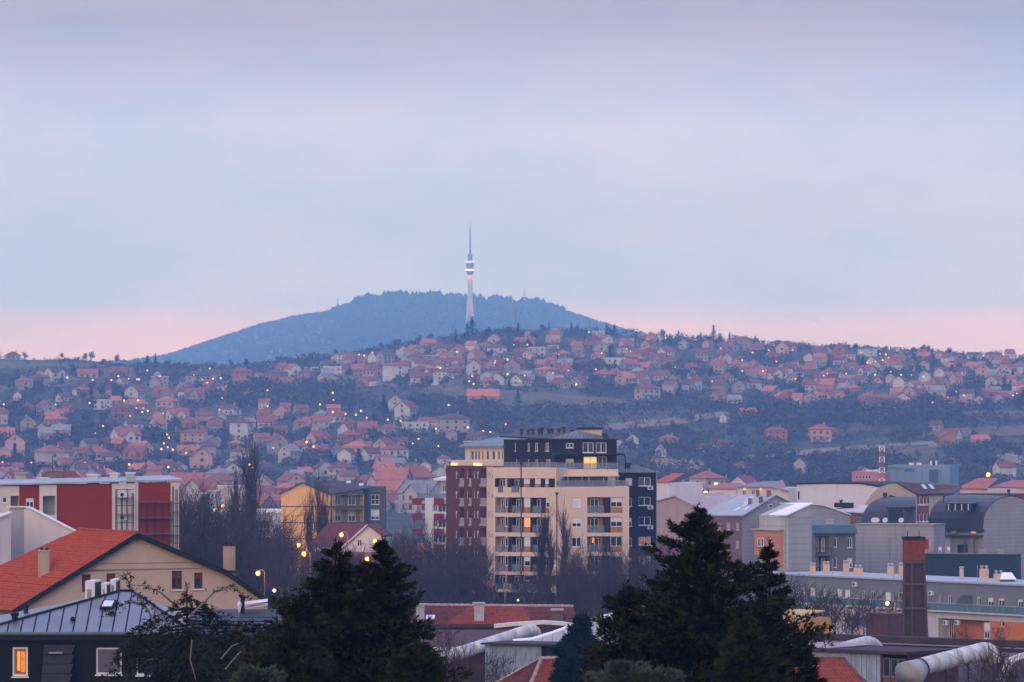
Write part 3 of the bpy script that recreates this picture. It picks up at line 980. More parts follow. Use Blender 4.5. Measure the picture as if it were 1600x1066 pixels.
for s in '''6 632 y,65 584 y,105 590 y,185 588 y,87 632 g,140 630 g,194 626 g,201 592 w,214 593 y,217 593 y,230 579 y,250 588 y,174 594 y,145 594 o,213 638 y,216 626 y,224 638 y,222 644 y,231 642 y,203 650 y,
255 646 y,161 666 y,149 677 o,193 672 y,256 693 y,261 679 y,264 684 y,252 702 y,262 699 y,270 703 y,291 708 o,305 711 y,343 640 y,353 604 o,324 598 y,328 576 y,303 586 y,49 723 y,133 724 y,202 726 y,263 730 y,
4 722 o,390 726 y,395 731 y,298 745 w,316 593 w,333 592 w,345 591 w,347 622 o,418 610 w,418 635 g,500 632 y,520 614 y,521 625 y,520 644 y,540 647 y,556 648 w,564 642 w,573 653 o,606 656 y,626 658 y,701 633 y,
619 620 o,681 670 w,701 663 y,731 668 y,654 686 o,645 693 g,630 700 g,685 697 g,479 691 y,490 698 y,427 700 o,561 554 g,569 556 g,582 551 y,714 550 y,684 573 w,688 575 w,708 590 o,733 596 w,738 588 o,
740 600 y,773 567 y,774 564 y,793 562 y,803 539 y,793 585 w,820 587 w,824 539 y,873 554 y,864 583 y,888 579 w,900 601 w,940 552 y,931 577 o,979 545 o,985 549 y,920 519 w,1126 544 y,1160 563 y,1160 580 y,
1176 551 y,1201 547 y,1239 547 y,1213 565 y,1192 580 y,1243 592 o,1287 587 y,1293 584 y,1322 584 y,1367 586 g,1345 551 y,1375 553 y,1384 554 y,1389 559 y,1355 567 y,1368 565 y,1379 563 y,1408 586 w,1392 581 o,
1424 586 o,1443 589 w,1494 612 o,1506 618 y,1481 621 o,1583 618 o,1589 615 y,1457 629 o,790 663 o,766 675 w,755 674 y,1113 596 w,1023 553 w,1040 528 w,1055 574 o'''.replace('\n', '').split(','):
    a, b, c = s.split()
    hill_lamp(float(a), float(b), c, random.Random(int(float(a))).uniform(.6, 1.05))
# ------------------------------------------------------------------ facades: walls with real openings, windows, loggias
class Fac:
    """vertical wall plane between two plan points (left, right as seen from the street side); all sizes in metres on it"""
    def __init__(s, a, b):
        s.a, s.b = Vector((a[0], a[1])), Vector((b[0], b[1]))
        s.L = (s.b - s.a).length
        s.u = (s.b - s.a) / s.L
        s.n = Vector((s.u.y, -s.u.x))
    @classmethod
    def px(c, pa, Ya, pb, Yb): return c(XY(pa, Ya), XY(pb, Yb))
    def uv(s, px, py):
        d = Vector(((px - CX) / FP, 1.0))
        t = s.n.dot(s.a) / s.n.dot(d)
        p = d * t
        return (p - s.a).dot(s.u), CZ - (py - HY) / FP * t
    def U(s, px): return s.uv(px, 700)[0]
    def P(s, u, z, d=0.0):
        q = s.a + s.u * u + s.n * d
        return Vector((q.x, q.y, z))
    def P2(s, px, py, d=0.0): return s.P(*s.uv(px, py), d)
    def rect(s, x0, y0, x1, y1):
        xm, ym = (x0 + x1) / 2, (y0 + y1) / 2
        u0, u1 = s.uv(x0, ym)[0], s.uv(x1, ym)[0]
        z1, z0 = s.uv(xm, y0)[1], s.uv(xm, y1)[1]
        return u0, z0, u1, z1
    def slab(s, mb, u0, z0, u1, z1, d0, d1, mi=0):
        """box on the wall from depth d0 to d1 (positive = outwards)"""
        n3, u3 = Vector((s.n.x, s.n.y, 0)), Vector((s.u.x, s.u.y, 0))
        mb.obox(s.P(u0, z0, d0), u3 * (u1 - u0), Vector((0, 0, z1 - z0)), n3 * (d1 - d0), mi)
    def wall(s, mb, u0, z0, u1, z1, openings, mi=0, back=None):
        """sheet with holes; each opening (a,b,c,d,depth[,back material]) gets reveals (and a back wall)"""
        us = sorted(set([u0, u1] + [o[0] for o in openings] + [o[2] for o in openings]))
        zs = sorted(set([z0, z1] + [o[1] for o in openings] + [o[3] for o in openings]))
        us = [k for k in us if u0 - 1e-6 <= k <= u1 + 1e-6]; zs = [k for k in zs if z0 - 1e-6 <= k <= z1 + 1e-6]
        for i in range(len(us) - 1):
            for j in range(len(zs) - 1):
                a, b, c, d = us[i], zs[j], us[i + 1], zs[j + 1]
                if c - a < 1e-5 or d - b < 1e-5: continue
                cu, cz = (a + c) / 2, (b + d) / 2
                if any(o[0] < cu < o[2] and o[1] < cz < o[3] for o in openings): continue
                mb.quad(s.P(a, b), s.P(c, b), s.P(c, d), s.P(a, d), mi)
        for o in openings:
            a, b, c, d, dep = o[:5]
            rm = o[6] if len(o) > 6 else mi
            mb.quad(s.P(a, b), s.P(a, d), s.P(a, d, -dep), s.P(a, b, -dep), rm)
            mb.quad(s.P(c, b, -dep), s.P(c, d, -dep), s.P(c, d), s.P(c, b), rm)
            mb.quad(s.P(a, b, -dep), s.P(c, b, -dep), s.P(c, b), s.P(a, b), rm)
            mb.quad(s.P(a, d), s.P(c, d), s.P(c, d, -dep), s.P(a, d, -dep), rm)
            if len(o) > 5 and o[5] is not None:
                mb.quad(s.P(a, b, -dep), s.P(c, b, -dep), s.P(c, d, -dep), s.P(a, d, -dep), o[5])

M_FRAME = mat('window_frame_white', (0.72, 0.71, 0.70), 0.5, 0.05)
M_FRAMEB = mat('window_frame_brown', (0.12, 0.05, 0.035), 0.6, 0.1)
M_GLASS = mat('window_glass', (0.025, 0.03, 0.042), 0.06, 0.3, 0.4, spec=0.6)
M_BLIND = mat('roller_blind', (0.62, 0.61, 0.62), 0.7, 0.06, 1.0)
M_BLINDB = mat('roller_blind_brown', (0.10, 0.035, 0.025), 0.7, 0.06, 1.0)
M_LIT = mat('lit_window_orange', (0.9, 0.4, 0.1), 0.5, 0.0, emit=(1.0, 0.30, 0.05), estr=0.62, light=False)
M_LITY = mat('lit_window_yellow', (0.9, 0.7, 0.3), 0.5, 0.0, emit=(1.0, 0.62, 0.16), estr=0.75, light=False)
M_LITW = mat('lit_window_dim', (0.4, 0.2, 0.14), 0.5, 0.0, emit=(0.9, 0.30, 0.16), estr=0.16, light=False)
M_AC = mat('ac_unit_white', (0.60, 0.60, 0.60), 0.5, 0.08)
M_ACD = mat('ac_fan_dark', (0.05, 0.05, 0.055), 0.6, 0.1)
M_DARKMETAL = mat('dark_metal', (0.035, 0.037, 0.042), 0.55, 0.15)
M_CONC = mat('concrete', (0.36, 0.35, 0.33), 0.9, 0.15, 0.8, streak=.3)

def window(f, r, root, depth=0.18, mull=1, blind=0.0, glass=None, frame=None, blindm=None, fw=0.09, sill=True, transom=False):
    """window part (frame) with pane, blind and sill as its own pieces; r = (u0,z0,u1,z1) in the opening"""
    u0, z0, u1, z1 = r
    mb = MB()
    d0, d1 = -depth, -depth + 0.08
    f.slab(mb, u0, z0, u0 + fw, z1, d0, d1); f.slab(mb, u1 - fw, z0, u1, z1, d0, d1)
    f.slab(mb, u0 + fw, z0, u1 - fw, z0 + fw, d0, d1); f.slab(mb, u0 + fw, z1 - fw, u1 - fw, z1, d0, d1)
    for k in range(mull):
        c = u0 + (u1 - u0) * (k + 1) / (mull + 1)
        f.slab(mb, c - fw * .5, z0 + fw, c + fw * .5, z1 - fw, d0, d1)
    if transom:
        c = z0 + (z1 - z0) * .5
        f.slab(mb, u0 + fw, c - fw * .4, u1 - fw, c + fw * .4, d0, d1 - .005)
    w = mb.build('window', frame or M_FRAME, root)
    mb = MB(); f.slab(mb, u0 + .02, z0 + .02, u1 - .02, z1 - .02, d0 - .03, d0 + .02); mb.build('pane', glass or M_GLASS, w, org=ORG[root.name])
    if blind > 0:
        mb = MB(); f.slab(mb, u0 + .03, z1 - (z1 - z0) * blind, u1 - .03, z1 - .01, d1 + .003, d1 + .03); mb.build('blind', blindm or M_BLIND, w, org=ORG[root.name])
    if sill:
        mb = MB(); f.slab(mb, u0 - .05, z0 - .07, u1 + .05, z0 - .01, d0, .07); mb.build('sill', frame if frame else M_FRAME, w, org=ORG[root.name])
    return w

def railing(f, u0, u1, z0, z1, d, root, mat_, panel=None, posts=None, name='railing'):
    """rail with posts; optional glass panels as pieces"""
    mb = MB()
    f.slab(mb, u0, z1 - .06, u1, z1, d - .03, d + .03)
    n = posts or max(2, int((u1 - u0) / 1.2) + 1)
    for k in range(n):
        c = u0 + (u1 - u0) * k / (n - 1)
        f.slab(mb, c - .03, z0, c + .03, z1 - .06, d - .03, d + .03)
    r = mb.build(name, mat_, root)
    if panel:
        for k in range(n - 1):
            a, b = u0 + (u1 - u0) * k / (n - 1) + .06, u0 + (u1 - u0) * (k + 1) / (n - 1) - .06
            mb = MB(); f.slab(mb, a, z0 + .08, b, z1 - .1, d - .012, d + .012)
            mb.build('panel', panel, r, org=ORG[root.name])
    return r

def ac_on_wall(f, px, py, root_label, w=0.85, h=0.6, n=0.35, group='wall air conditioners'):
    u, z = f.uv(px, py)
    b = f.P(u, z, n)
    t = thing('air_conditioner', b, root_label, 'air conditioner', group)
    mb = MB(); f.slab(mb, u - w / 2, z - h / 2, u + w / 2, z + h / 2, .08, n); mb.build('casing', M_AC, t)
    mb = MB()
    c = f.P(u - w * .12, z, n + .012)
    u3 = Vector((f.u.x, f.u.y, 0))
    mb.prism([c + u3 * math.cos(k * math.pi / 5) * h * .36 + Vector((0, 0, math.sin(k * math.pi / 5) * h * .36)) for k in range(10)], Vector((f.n.x, f.n.y, 0)) * .01)
    mb.build('fan_grille', M_ACD, t)
    mb = MB(); f.slab(mb, u - w * .4, z - h / 2 - .06, u - w * .34, z - h / 2, .0, n); f.slab(mb, u + w * .34, z - h / 2 - .06, u + w * .4, z - h / 2, .0, n); mb.build('bracket', M_DARKMETAL, t)
    return t

def body(mb, f, u0, u1, z0, z1, depth, mi=0, top=True, front=False):
    """side, back (and top) faces of a block behind facade f"""
    mb.quad(f.P(u0, z0), f.P(u0, z1), f.P(u0, z1, -depth), f.P(u0, z0, -depth), mi)
    mb.quad(f.P(u1, z0), f.P(u1, z0, -depth), f.P(u1, z1, -depth), f.P(u1, z1), mi)
    mb.quad(f.P(u0, z0, -depth), f.P(u0, z1, -depth), f.P(u1, z1, -depth), f.P(u1, z0, -depth), mi)
    if top: mb.quad(f.P(u0, z1), f.P(u1, z1), f.P(u1, z1, -depth), f.P(u0, z1, -depth), mi)
    if front: mb.quad(f.P(u0, z0), f.P(u1, z0), f.P(u1, z1), f.P(u0, z1), mi)

def vent_pipe(p, h, r, root, m=None, name='vent_pipe'):
    mb = MB()
    mb.lathe(p, [(r, -.3), (r, h * .72), (r * 1.7, h * .74), (r * 1.7, h * .95), (r * .6, h)], 8)
    return mb.build(name, m or M_DARKMETAL, root)

# ------------------------------------------------------------------ main apartment building
CREAM = mat('cream_render', (0.63, 0.475, 0.365), 0.9, 0.06, 0.35, bump=.15, streak=.22, dirt=(.72, .66, .62))
OCHRE = mat('ochre_panel', (0.36, 0.165, 0.045), 0.85, 0.08)
DGREY = mat('charcoal_render', (0.024, 0.015, 0.009), 0.85, 0.15, 0.6)
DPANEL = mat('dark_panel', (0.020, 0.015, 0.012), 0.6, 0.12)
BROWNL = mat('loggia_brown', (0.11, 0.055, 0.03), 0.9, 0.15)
BRICKR = mat('oxblood_render', (0.120, 0.036, 0.022), 0.9, 0.12, 0.6, streak=.2)
GLASSR = mat('railing_glass', (0.20, 0.23, 0.25), 0.2, 0.08, spec=.3, trans=.5)
SLATE = mat('slate_roof', (0.032, 0.030, 0.030), 0.5, 0.2, 0.8)
SEAMR = mat('zinc_roof', (0.16, 0.165, 0.18), 0.38, 0.15, 0.6)
STEEL = mat('steel_grey', (0.25, 0.25, 0.26), 0.5, 0.1)

def main_building():
    gz = 8.0
    fA = Fac.px(771, 782, 869, 777)
    fB = Fac.px(869, 777, 983, 778)
    base = fA.P(fA.L, gz); base.z = gz
    t = thing('apartment_building', base, 'cream eight storey apartment building with loggias, ochre panels and dark penthouse', 'building')
    rows = [777.5 + 30.6 * k for k in range(4)]
    # --- left section
    z0, z1 = gz, fA.uv(820, 731)[1]
    ops = []
    r1 = fA.rect(773, 747.5, 867, 761.5); ops.append((*r1, 1.1, 1, 0))
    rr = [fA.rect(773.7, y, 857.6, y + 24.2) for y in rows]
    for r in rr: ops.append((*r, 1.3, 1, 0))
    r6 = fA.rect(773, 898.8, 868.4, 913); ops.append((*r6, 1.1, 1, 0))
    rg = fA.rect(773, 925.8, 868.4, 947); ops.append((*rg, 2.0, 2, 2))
    mb = MB()
    fA.wall(mb, 0, z0, fA.L, z1, ops)
    body(mb, fA, 0, fA.L, z0, z1, 16)
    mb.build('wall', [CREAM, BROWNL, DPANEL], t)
    def bits(r, f, parts, d):
        """infill of a loggia row: (x0,x1,kind) columns in photo pixels"""
        u0, za, u1, zb = r
        for x0, x1, k in parts:
            a, b = max(f.U(x0), u0 + .02), min(f.U(x1), u1 - .02)
            if k == 'dark':
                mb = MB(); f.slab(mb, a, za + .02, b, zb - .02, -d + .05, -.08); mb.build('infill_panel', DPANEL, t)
            elif k == 'pan':
                mb = MB(); f.slab(mb, a, za + .02, b, zb - .02, -d + .05, -.3); mb.build('infill_panel', CREAM, t)
            elif k[0] == 'w':
                zm = za + (zb - za) * .36
                mb = MB(); f.slab(mb, a, za + .02, b, zm, -d + .05, -.12); mb.build('ochre_panel', OCHRE, t)
                bl = {'w': 0, 'W': 1}.get(k[0], 0)
                window(f, (a, zm + .02, b, zb - .02), t, depth=.3, mull=1 if b - a > 1.1 else 0, blind={'0': 0, '1': .97, '5': .5, 'l': 0}[k[1]], glass=M_LIT if k[1] == 'l' else None, sill=False)
            elif k == 'door':
                window(f, (a, za + .05, b, zb - .25), t, depth=d - .12, mull=1, sill=False)
            elif k == 'rail':
                railing(f, a, b, za + .02, za + (zb - za) * .47, -.1, t, STEEL, GLASSR, posts=3)
            elif k == 'ochre':
                mb = MB(); f.slab(mb, a, za + .02, b, zb - .02, -d + .03, -d + .1); mb.build('ochre_panel', OCHRE, t)
    for k, r in enumerate(rr):
        w2 = ['w1', 'wl', 'w1', 'w5'][k]
        bits(r, fA, [(774.5, 777, 'ochre'), (777.5, 785, 'door'), (776.3, 786.4, 'rail'), (787.8, 793, 'w0'), (793.3, 800, 'dark'), (801.5, 810, 'door'), (799.8, 812, 'rail'), (812.5, 817.5, 'ochre'),
                     (818, 828, w2), (828.2, 832.5, 'dark'), (834, 844, 'door'), (832.4, 846, 'rail'), (846, 851.5, 'dark'), (852, 857.5, 'w0' if k else 'w5')], 1.3)
    bits(r1, fA, [(773, 776, 'dark'), (776.5, 786, 'door'), (788.5, 791.5, 'pan'), (792, 799.5, 'dark'), (800, 811, 'door'), (812, 817, 'dark'), (817.5, 827, 'w1'), (827.5, 834.5, 'dark'), (835, 844, 'w1'), (844.5, 850.5, 'dark'), (851, 856.5, 'w1'), (857, 867, 'dark')], 1.1)
    bits(r6, fA, [(773, 776, 'dark'), (776.5, 786, 'door'), (788.5, 791.5, 'pan'), (792, 799.5, 'dark'), (800, 811, 'door'), (812, 817, 'dark'), (817.5, 827, 'w0'), (827.5, 838, 'dark'), (838, 846, 'w1'), (846, 867, 'dark')], 1.1)
    for r in (r1, r6):          # little balcony fronts on the solid bands
        for x0, x1 in ((778.6, 785.6), (800, 811)):
            a, b = fA.U(x0), fA.U(x1)
            railing(fA, a, b, r[1] - .85, r[1] + .25, .05, t, M_DARKMETAL, GLASSR, posts=3)
    for k in range(9):
        u = rg[0] + (rg[2] - rg[0]) * (k + .5) / 9
        mb = MB(); fA.slab(mb, u - .16, rg[1], u + .16, rg[3], -.5, -.1); mb.build('column', M_CONC if k % 2 else DPANEL, t)
    for px, y0 in ((814.5, 722), (869.8, 770)):
        f = fA if px < 869 else fB
        u, z = f.uv(px, y0)
        mb = MB(); mb.tube([f.P(u, gz, .12), f.P(u, z, .12)], .075, 6); mb.lathe(f.P(u, z - .35, .12), [(.1, 0), (.24, .25), (.24, .4)], 8); mb.build('downpipe', M_DARKMETAL, t)
    # --- right section
    zB = fB.uv(925, 760.5)[1]; zBase = fB.uv(925, 899)[1]
    ops, wins, logs = [], [], []
    for k, y in enumerate(rows):
        r = fB.rect(893.8, y, 908.2, y + 15.8); ops.append((*r, .3)); wins.append((r, [.97, .62, .12, .95][k]))
        r = fB.rect(917.6, y - .5, 972.8, y + 24.3); ops.append((*r, 1.3, 1, 0)); logs.append((r, k))
    mb = MB()
    fB.wall(mb, 0, zBase, fB.L, zB, ops)
    body(mb, fB, 0, fB.L, gz, zB, 15)
    r = fB.rect(869.5, 901, 982, 909)
    wb = [fB.rect(x, 903.5, x + 11, 915) for x in (893, 918, 935, 956)]
    fB.wall(mb, 0, gz, fB.L, zBase - .001, [(*q, .25) for q in wb], 2)
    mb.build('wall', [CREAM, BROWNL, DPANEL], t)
    for q in wb: window(fB, q, t, blind=.6)
    mb = MB(); fB.slab(mb, -.1, zBase - .25, fB.L + .1, zBase, .003, .35); mb.build('cornice', DPANEL, t)
    for r, b in wins: window(fB, r, t, depth=.2, blind=b)
    for r, k in logs:
        w = [('w5'), ('w5'), ('w0'), ('w0')][k]
        bits(r, fB, [(918, 922.5, 'ochre'), (923.5, 936.5, 'door'), (938, 943, 'ochre'), (918, 943.6, 'rail'), (944, 953.8, 'dark'), (954.2, 972.6, w)], 1.3)
        if k in (2,):
            mb = MB(); fB.slab(mb, fB.U(926), r[1] + 1.4, fB.U(929.6), r[3] - .2, -1.02, -.98); mb.build('lit_pane', M_LIT, t)
    # --- setback terrace storey above the right section
    fT = Fac.px(869, 780, 966, 781)
    zT1 = fT.uv(915, 733.5)[1]
    zc = fT.uv(915, 743)[1]
    mb = MB()
    ws = [fT.rect(x0, 745, x1, 760.5) for x0, x1 in ((887, 899), (921, 932), (949, 962))]
    zlow = zB - .5
    fT.wall(mb, 0, zlow, fT.L, zc, [(max(q[0], 0), max(q[1], zlow + .6), q[2], min(q[3], zc - .1), .2) for q in ws], 1)
    fT.wall(mb, 0, zc, fT.L, zT1, [], 0)
    body(mb, fT, 0, fT.L, zlow, zT1, 12)
    mb.build('wall', [CREAM, DPANEL], t)
    for i, q in enumerate(ws): window(fT, (q[0], max(q[1], zlow + .6), q[2], min(q[3], zc - .1)), t, blind=[0, 0, .96][i], sill=False)
    mb = MB(); fT.slab(mb, 0, zc - .15, fT.L, zc + .05, .003, 1.3); mb.build('terrace_roof', CREAM, t)
    for x0, x1 in ((871, 911), (913, 944)):
        mb = MB()
        a, b = fT.U(x0), fT.U(x1)
        mb.prism([fT.P(a, zc - .17, .1), fT.P(b, zc - .17, .1), fT.P(b, zc - .75, 1.9), fT.P(a, zc - .75, 1.9)], (0, 0, .05)); mb.build('awning', M_DARKMETAL, t)
    for x in (870.5, 888, 910, 921, 943.5, 966):
        u = fB.U(x); mb = MB(); fB.slab(mb, u - .06, zB, u + .06, zc - .18, -.6, -.48); mb.build('terrace_post', STEEL, t)
    railing(fB, 0.05, fB.L - .05, zB, zB + .95, -.1, t, STEEL, GLASSR)
    # --- penthouse
    fP = Fac.px(787, 796, 866, 783); fQ = Fac.px(866, 783, 963.5, 784)
    zp0 = min(zT1, fA.uv(820, 731)[1]) - 1
    zE = fQ.uv(915, 687.5)[1]
    mb = MB()
    o1 = [fP.rect(a, 692, b, 705) for a, b in ((804, 806.5), (824, 827.5), (835.5, 841), (852, 858))]
    o2 = [fP.rect(a, 718, b, 731) for a, b in ((806, 808.5), (824.5, 827.5), (836, 841), (853, 861))]
    fP.wall(mb, 0, zp0, fP.L, zE, [(*q, .2) for q in o1 + o2])
    q1 = [fQ.rect(*k) for k in ((884.5, 692.5, 896, 700), (910.5, 691.5, 927.5, 707.5), (931, 691.5, 947.5, 707.5))]
    q2 = [fQ.rect(*k) for k in ((884, 717, 896.5, 731), (911.5, 713.5, 933, 733), (934.5, 713.5, 948, 733))]
    fQ.wall(mb, 0, zp0, fQ.L, zE, [(*q, .2) for q in q1 + q2])
    body(mb, fQ, 0, fQ.L, zp0, zE, 14, top=False)
    mb.quad(fP.P(0, zp0), fP.P(0, zE), fP.P(0, zE, -14), fP.P(0, zp0, -14))
    mb.build('wall', DGREY, t)
    for q in o1 + o2: window(fP, q, t, mull=0 if q[2] - q[0] < .6 else 1, fw=.07)
    for i, q in enumerate(q1 + q2): window(fQ, q, t, mull=1, blind=.4 if i == 3 else 0, glass=M_LITY if i == 4 else None, fw=.1)
    mb = MB()
    E1, E2, E3 = fP.P(-.4, zE + .35, .5), fP.P(fP.L, zE, .5), fQ.P(fQ.L + .4, zE, .5)
    B3, B1 = fQ.P(fQ.L + .4, zE, -14), fP.P(-.4, zE + .35, -14)
    R1, R2 = W(818, 671.5, 803), W(902, 672.5, 794)
    up = Vector((0, 0, .22))
    mb.poly([E1 + up, E2 + up, R2, R1]); mb.poly([B3 + up, B1 + up, R1, R2]); mb.poly([B1 + up, E1 + up, R1])
    mb.poly([E1, E2, E2 + up, E1 + up]); mb.poly([E2, E3, E3 + up, E2 + up]); mb.poly([E3, B3, B3 + up, E3 + up]); mb.poly([E1, E2, E3, B3, B1])
    mb.poly([B3, B1, B1 + up, B3 + up]); mb.poly([B1, E1, E1 + up, B1 + up])
    roof = mb.build('roof', SLATE, t)
    mb = MB(); mb.poly([E2 + up, E3 + up, B3 + up, R2])
    rf = mb.build('roof_facet', SEAMR, t)
    for k in range(16):
        a = (E2 + up).lerp(E3 + up, (k + .5) / 16)
        b = R2.lerp(B3 + up, max(0, (k - 4) / 14)) if k > 4 else (E2 + up).lerp(R2, min(1, (k + .5) / 5))
        mb = MB(); mb.tube([a + Vector((0, -.02, .03)), a.lerp(b, .96) + Vector((0, -.02, .03))], .05, 4); mb.build('seam', SLATE, rf, org=ORG[t.name])
    for px, py in ((815, 674), (825.5, 675), (833, 674), (842.5, 674.5), (847, 672), (857.5, 674), (862.5, 674), (873.5, 674), (881, 671), (894, 676), (943, 681), (947.5, 682)):
        p = W(px, py + 3, 793 if px < 940 else 786)
        vent_pipe(p - Vector((0, 0, .6)), 1.35, .18, t)
    fC = Fac.px(904, 797, 940.5, 797)
    mb = MB(); a = fC.rect(904, 671, 940.5, 690); body(mb, fC, a[0], a[2], a[1], a[3], 4, front=True); mb.build('lift_house', CREAM, t)
    mb = MB(); a = fC.rect(901, 668, 941.5, 670.9); fC.slab(mb, a[0], a[1], a[2], a[3], -4.4, .4); mb.build('lift_roof', DPANEL, t)
    # pergola beam and rail round the penthouse terrace
    zpb = fQ.uv(915, 709.5)[1]
    mb = MB(); fQ.slab(mb, -.2, zpb - .2, fQ.L + 1.0, zpb + .1, .1, 1.9); mb.build('pergola_beam', DPANEL, t)
    u = fQ.U(967)
    mb = MB(); mb.tube([fQ.P(fQ.L + .95, zpb, 1.7), fQ.P(fQ.L + 1.15, zpb - .8, 1.7), fQ.P(fQ.L + 1.15, zT1, 1.7)], .12, 6); mb.build('pergola_post', DPANEL, t)
    mb = MB(); f = fQ; f.slab(mb, f.U(933.5), zT1, f.U(934.3), zpb - .2, 1.5, 1.6); mb.build('pergola_post', DPANEL, t)
    railing(fT, .1, fT.L - .1, zT1, zT1 + 1.0, -.15, t, STEEL, GLASSR)
    railing(fA, fA.U(787), fA.L - .1, z1, z1 + .85, -.3, t, STEEL, GLASSR)
    # --- dark right wing
    fD = Fac.px(970, 786, 1026, 789)
    zD = fD.uv(1000, 739)[1]
    yy = [747, 777.5, 808.5, 839.5, 870.5, 901]
    ops, wn_ = [], []
    for k, y in enumerate(yy):
        r = fD.rect(981, y + 1, 987.6, y + 14) if k else fD.rect(977.5, y, 988, y + 11); ops.append((*r, .2)); wn_.append((r, [.96, 0, .5, .1, .5, 0][k], 0, None))
        r = fD.rect(998, y - 1, 1017, y + 12.5); ops.append((*r, .2)); wn_.append((r, [0, 0, .05, .05, .9, .9][k], 1, M_LITW if k in (3,) else None))
    mb = MB(); fD.wall(mb, 0, gz, fD.L, zD, ops); body(mb, fD, 0, fD.L, gz, zD, 12, top=False); mb.build('wall', DGREY, t)
    for r, b, m_, g in wn_: window(fD, r, t, mull=m_, blind=b, glass=g)
    mb = MB(); a = [fD.P(-.3, zD, .4), fD.P(fD.L + .3, zD, .4), fD.P(fD.L - 1.2, zD + 1.0, -4), fD.P(-.3, zD + 1.0, -4)]
    mb.prism(a, (0, 0, .15)); mb.prism([fD.P(fD.L + .3, zD, .4), fD.P(fD.L + .3, zD, -12), fD.P(fD.L - 1.2, zD + 1.0, -10), fD.P(fD.L - 1.2, zD + 1.0, -4)], (0, 0, .15))
    mb.build('wing_roof', SEAMR, t)
    for k in range(10):
        u = fD.L * (k + .5) / 10
        mb = MB(); mb.tube([fD.P(u, zD + .18, .35), fD.P(u * .97, zD + 1.16, -3.9)], .05, 4); mb.build('seam', SLATE, t)
    vent_pipe(fD.P(fD.U(994.5), zD + .6, -2.5), 1.0, .3, t)
    mb = MB(); mb.tube([fD.P(fD.L - .08, gz, .1), fD.P(fD.L - .08, zD, .1)], .09, 6); mb.build('downpipe', STEEL, t)
    for k, y in enumerate(yy[:5]): ac_on_wall(fD, 1015, y + 15.5, 'white air conditioner under a window of the charcoal right wing')
    # --- oxblood left wing with cream edge
    fE = Fac.px(697, 806, 771, 783)
    zF = fE.uv(735, 728.5)[1]
    fl = [728.5 + 30.8 * k for k in range(7)]
    ops, wn_, sl = [], [], []
    for k, y in enumerate(fl):
        for a, b in ((711.7, 714.4), (728.8, 731.3), (739.9, 742.4), (745, 747.6)):
            r = fE.rect(a, y + 8.5, b, y + 19.5); ops.append((*r, .22)); wn_.append(r)
        for a, b in ((718, 725.2), (750.6, 759.6), (733, 736.4)):
            r = fE.rect(a, y + 4, b, y + 31.5) if a > 720 or a == 718 else None
            ops.append((*r, 1.4 if a != 733 else .3, 1, 0)); sl.append((r, a))
        for a, b in ((762, 764.5), (767, 769.7)):
            r = fE.rect(a, y + 9, b, y + 20); ops.append((*r, .2)); wn_.append(r)
    mb = MB()
    uc = fE.U(760.4)
    fE.wall(mb, 0, gz, uc, zF, [o for o in ops if o[2] <= uc], 0)
    fE.wall(mb, uc, gz, fE.L, zF, [o for o in ops if o[0] >= uc], 2)
    body(mb, fE, 0, fE.L, gz, zF, 14)
    mb.build('wall', [BRICKR, DPANEL, CREAM], t)
    for r in wn_: window(fE, r, t, mull=0, fw=.05, sill=False, blind=.35 if r[0] % 1 > .6 else 0)
    for r, a in sl:
        mb = MB(); fE.slab(mb, r[0] - .05, r[1] - .02, r[2] + .05, r[1] + .28, -1.3 if a != 733 else -.28, .12); mb.build('balcony_slab', M_CONC, t)
        mb = MB(); fE.slab(mb, r[0] + .02, r[1] + .3, r[2] - .02, r[1] + 1.25, -.08, -.03); mb.build('balcony_screen', STEEL if a != 733 else M_CONC, t)
    mb = MB(); r = fE.rect(737, 921, 741, 942); fE.slab(mb, r[0], r[1], r[2], r[3], -.05, .04); mb.build('lit_entrance', M_LIT, t)
    # cream slab and upper storey behind the oxblood wing
    fG = Fac.px(705, 807, 787, 797)
    z2, z3, z4 = fG.uv(745, 732)[1], fG.uv(745, 719.5)[1], fG.uv(745, 700)[1]
    mb = MB(); body(mb, fG, 0, fG.L, z2 - 2, z3, 10, front=True); mb.build('cream_slab', CREAM, t)
    for a, b in ((705.5, 715), (741, 753)):
        mb = MB(); r = fG.rect(a, 724, b, 727.8); fG.slab(mb, r[0], r[1], r[2], r[3], .003, .15); mb.build('cornice_light', mat('cornice_lamp', (1, .8, .3), .5, 0, emit=(1, .66, .12), estr=1.3), t)
    fH = Fac.px(727, 812, 790, 804)
    mb = MB()
    ws = [fH.rect(x, 704.5, x + w, 719) for x, w in ((735, 5), (741, 4), (746, 4), (752, 3.5), (759, 5), (768, 5.5), (777, 4), (783, 3))]
    fH.wall(mb, 0, z3 - 1.6, fH.L, z4, [(*q, .2) for q in ws]); body(mb, fH, 0, fH.L, z3 - 1.6, z4, 9); mb.build('wall', CREAM, t)
    for q in ws: window(fH, q, t, mull=0, sill=False)
    mb = MB(); a = [fH.P(-.8, z4, .8), fH.P(fH.L, z4, .8), fH.P(fH.L, z4 + 1.6, -6), fH.P(2.2, z4 + 1.6, -6)]; mb.prism(a, (0, 0, .3)); mb.build('flat_roof', mat('teal_grey_roof', (.16, .2, .22), .6, .12), t)
main_building()
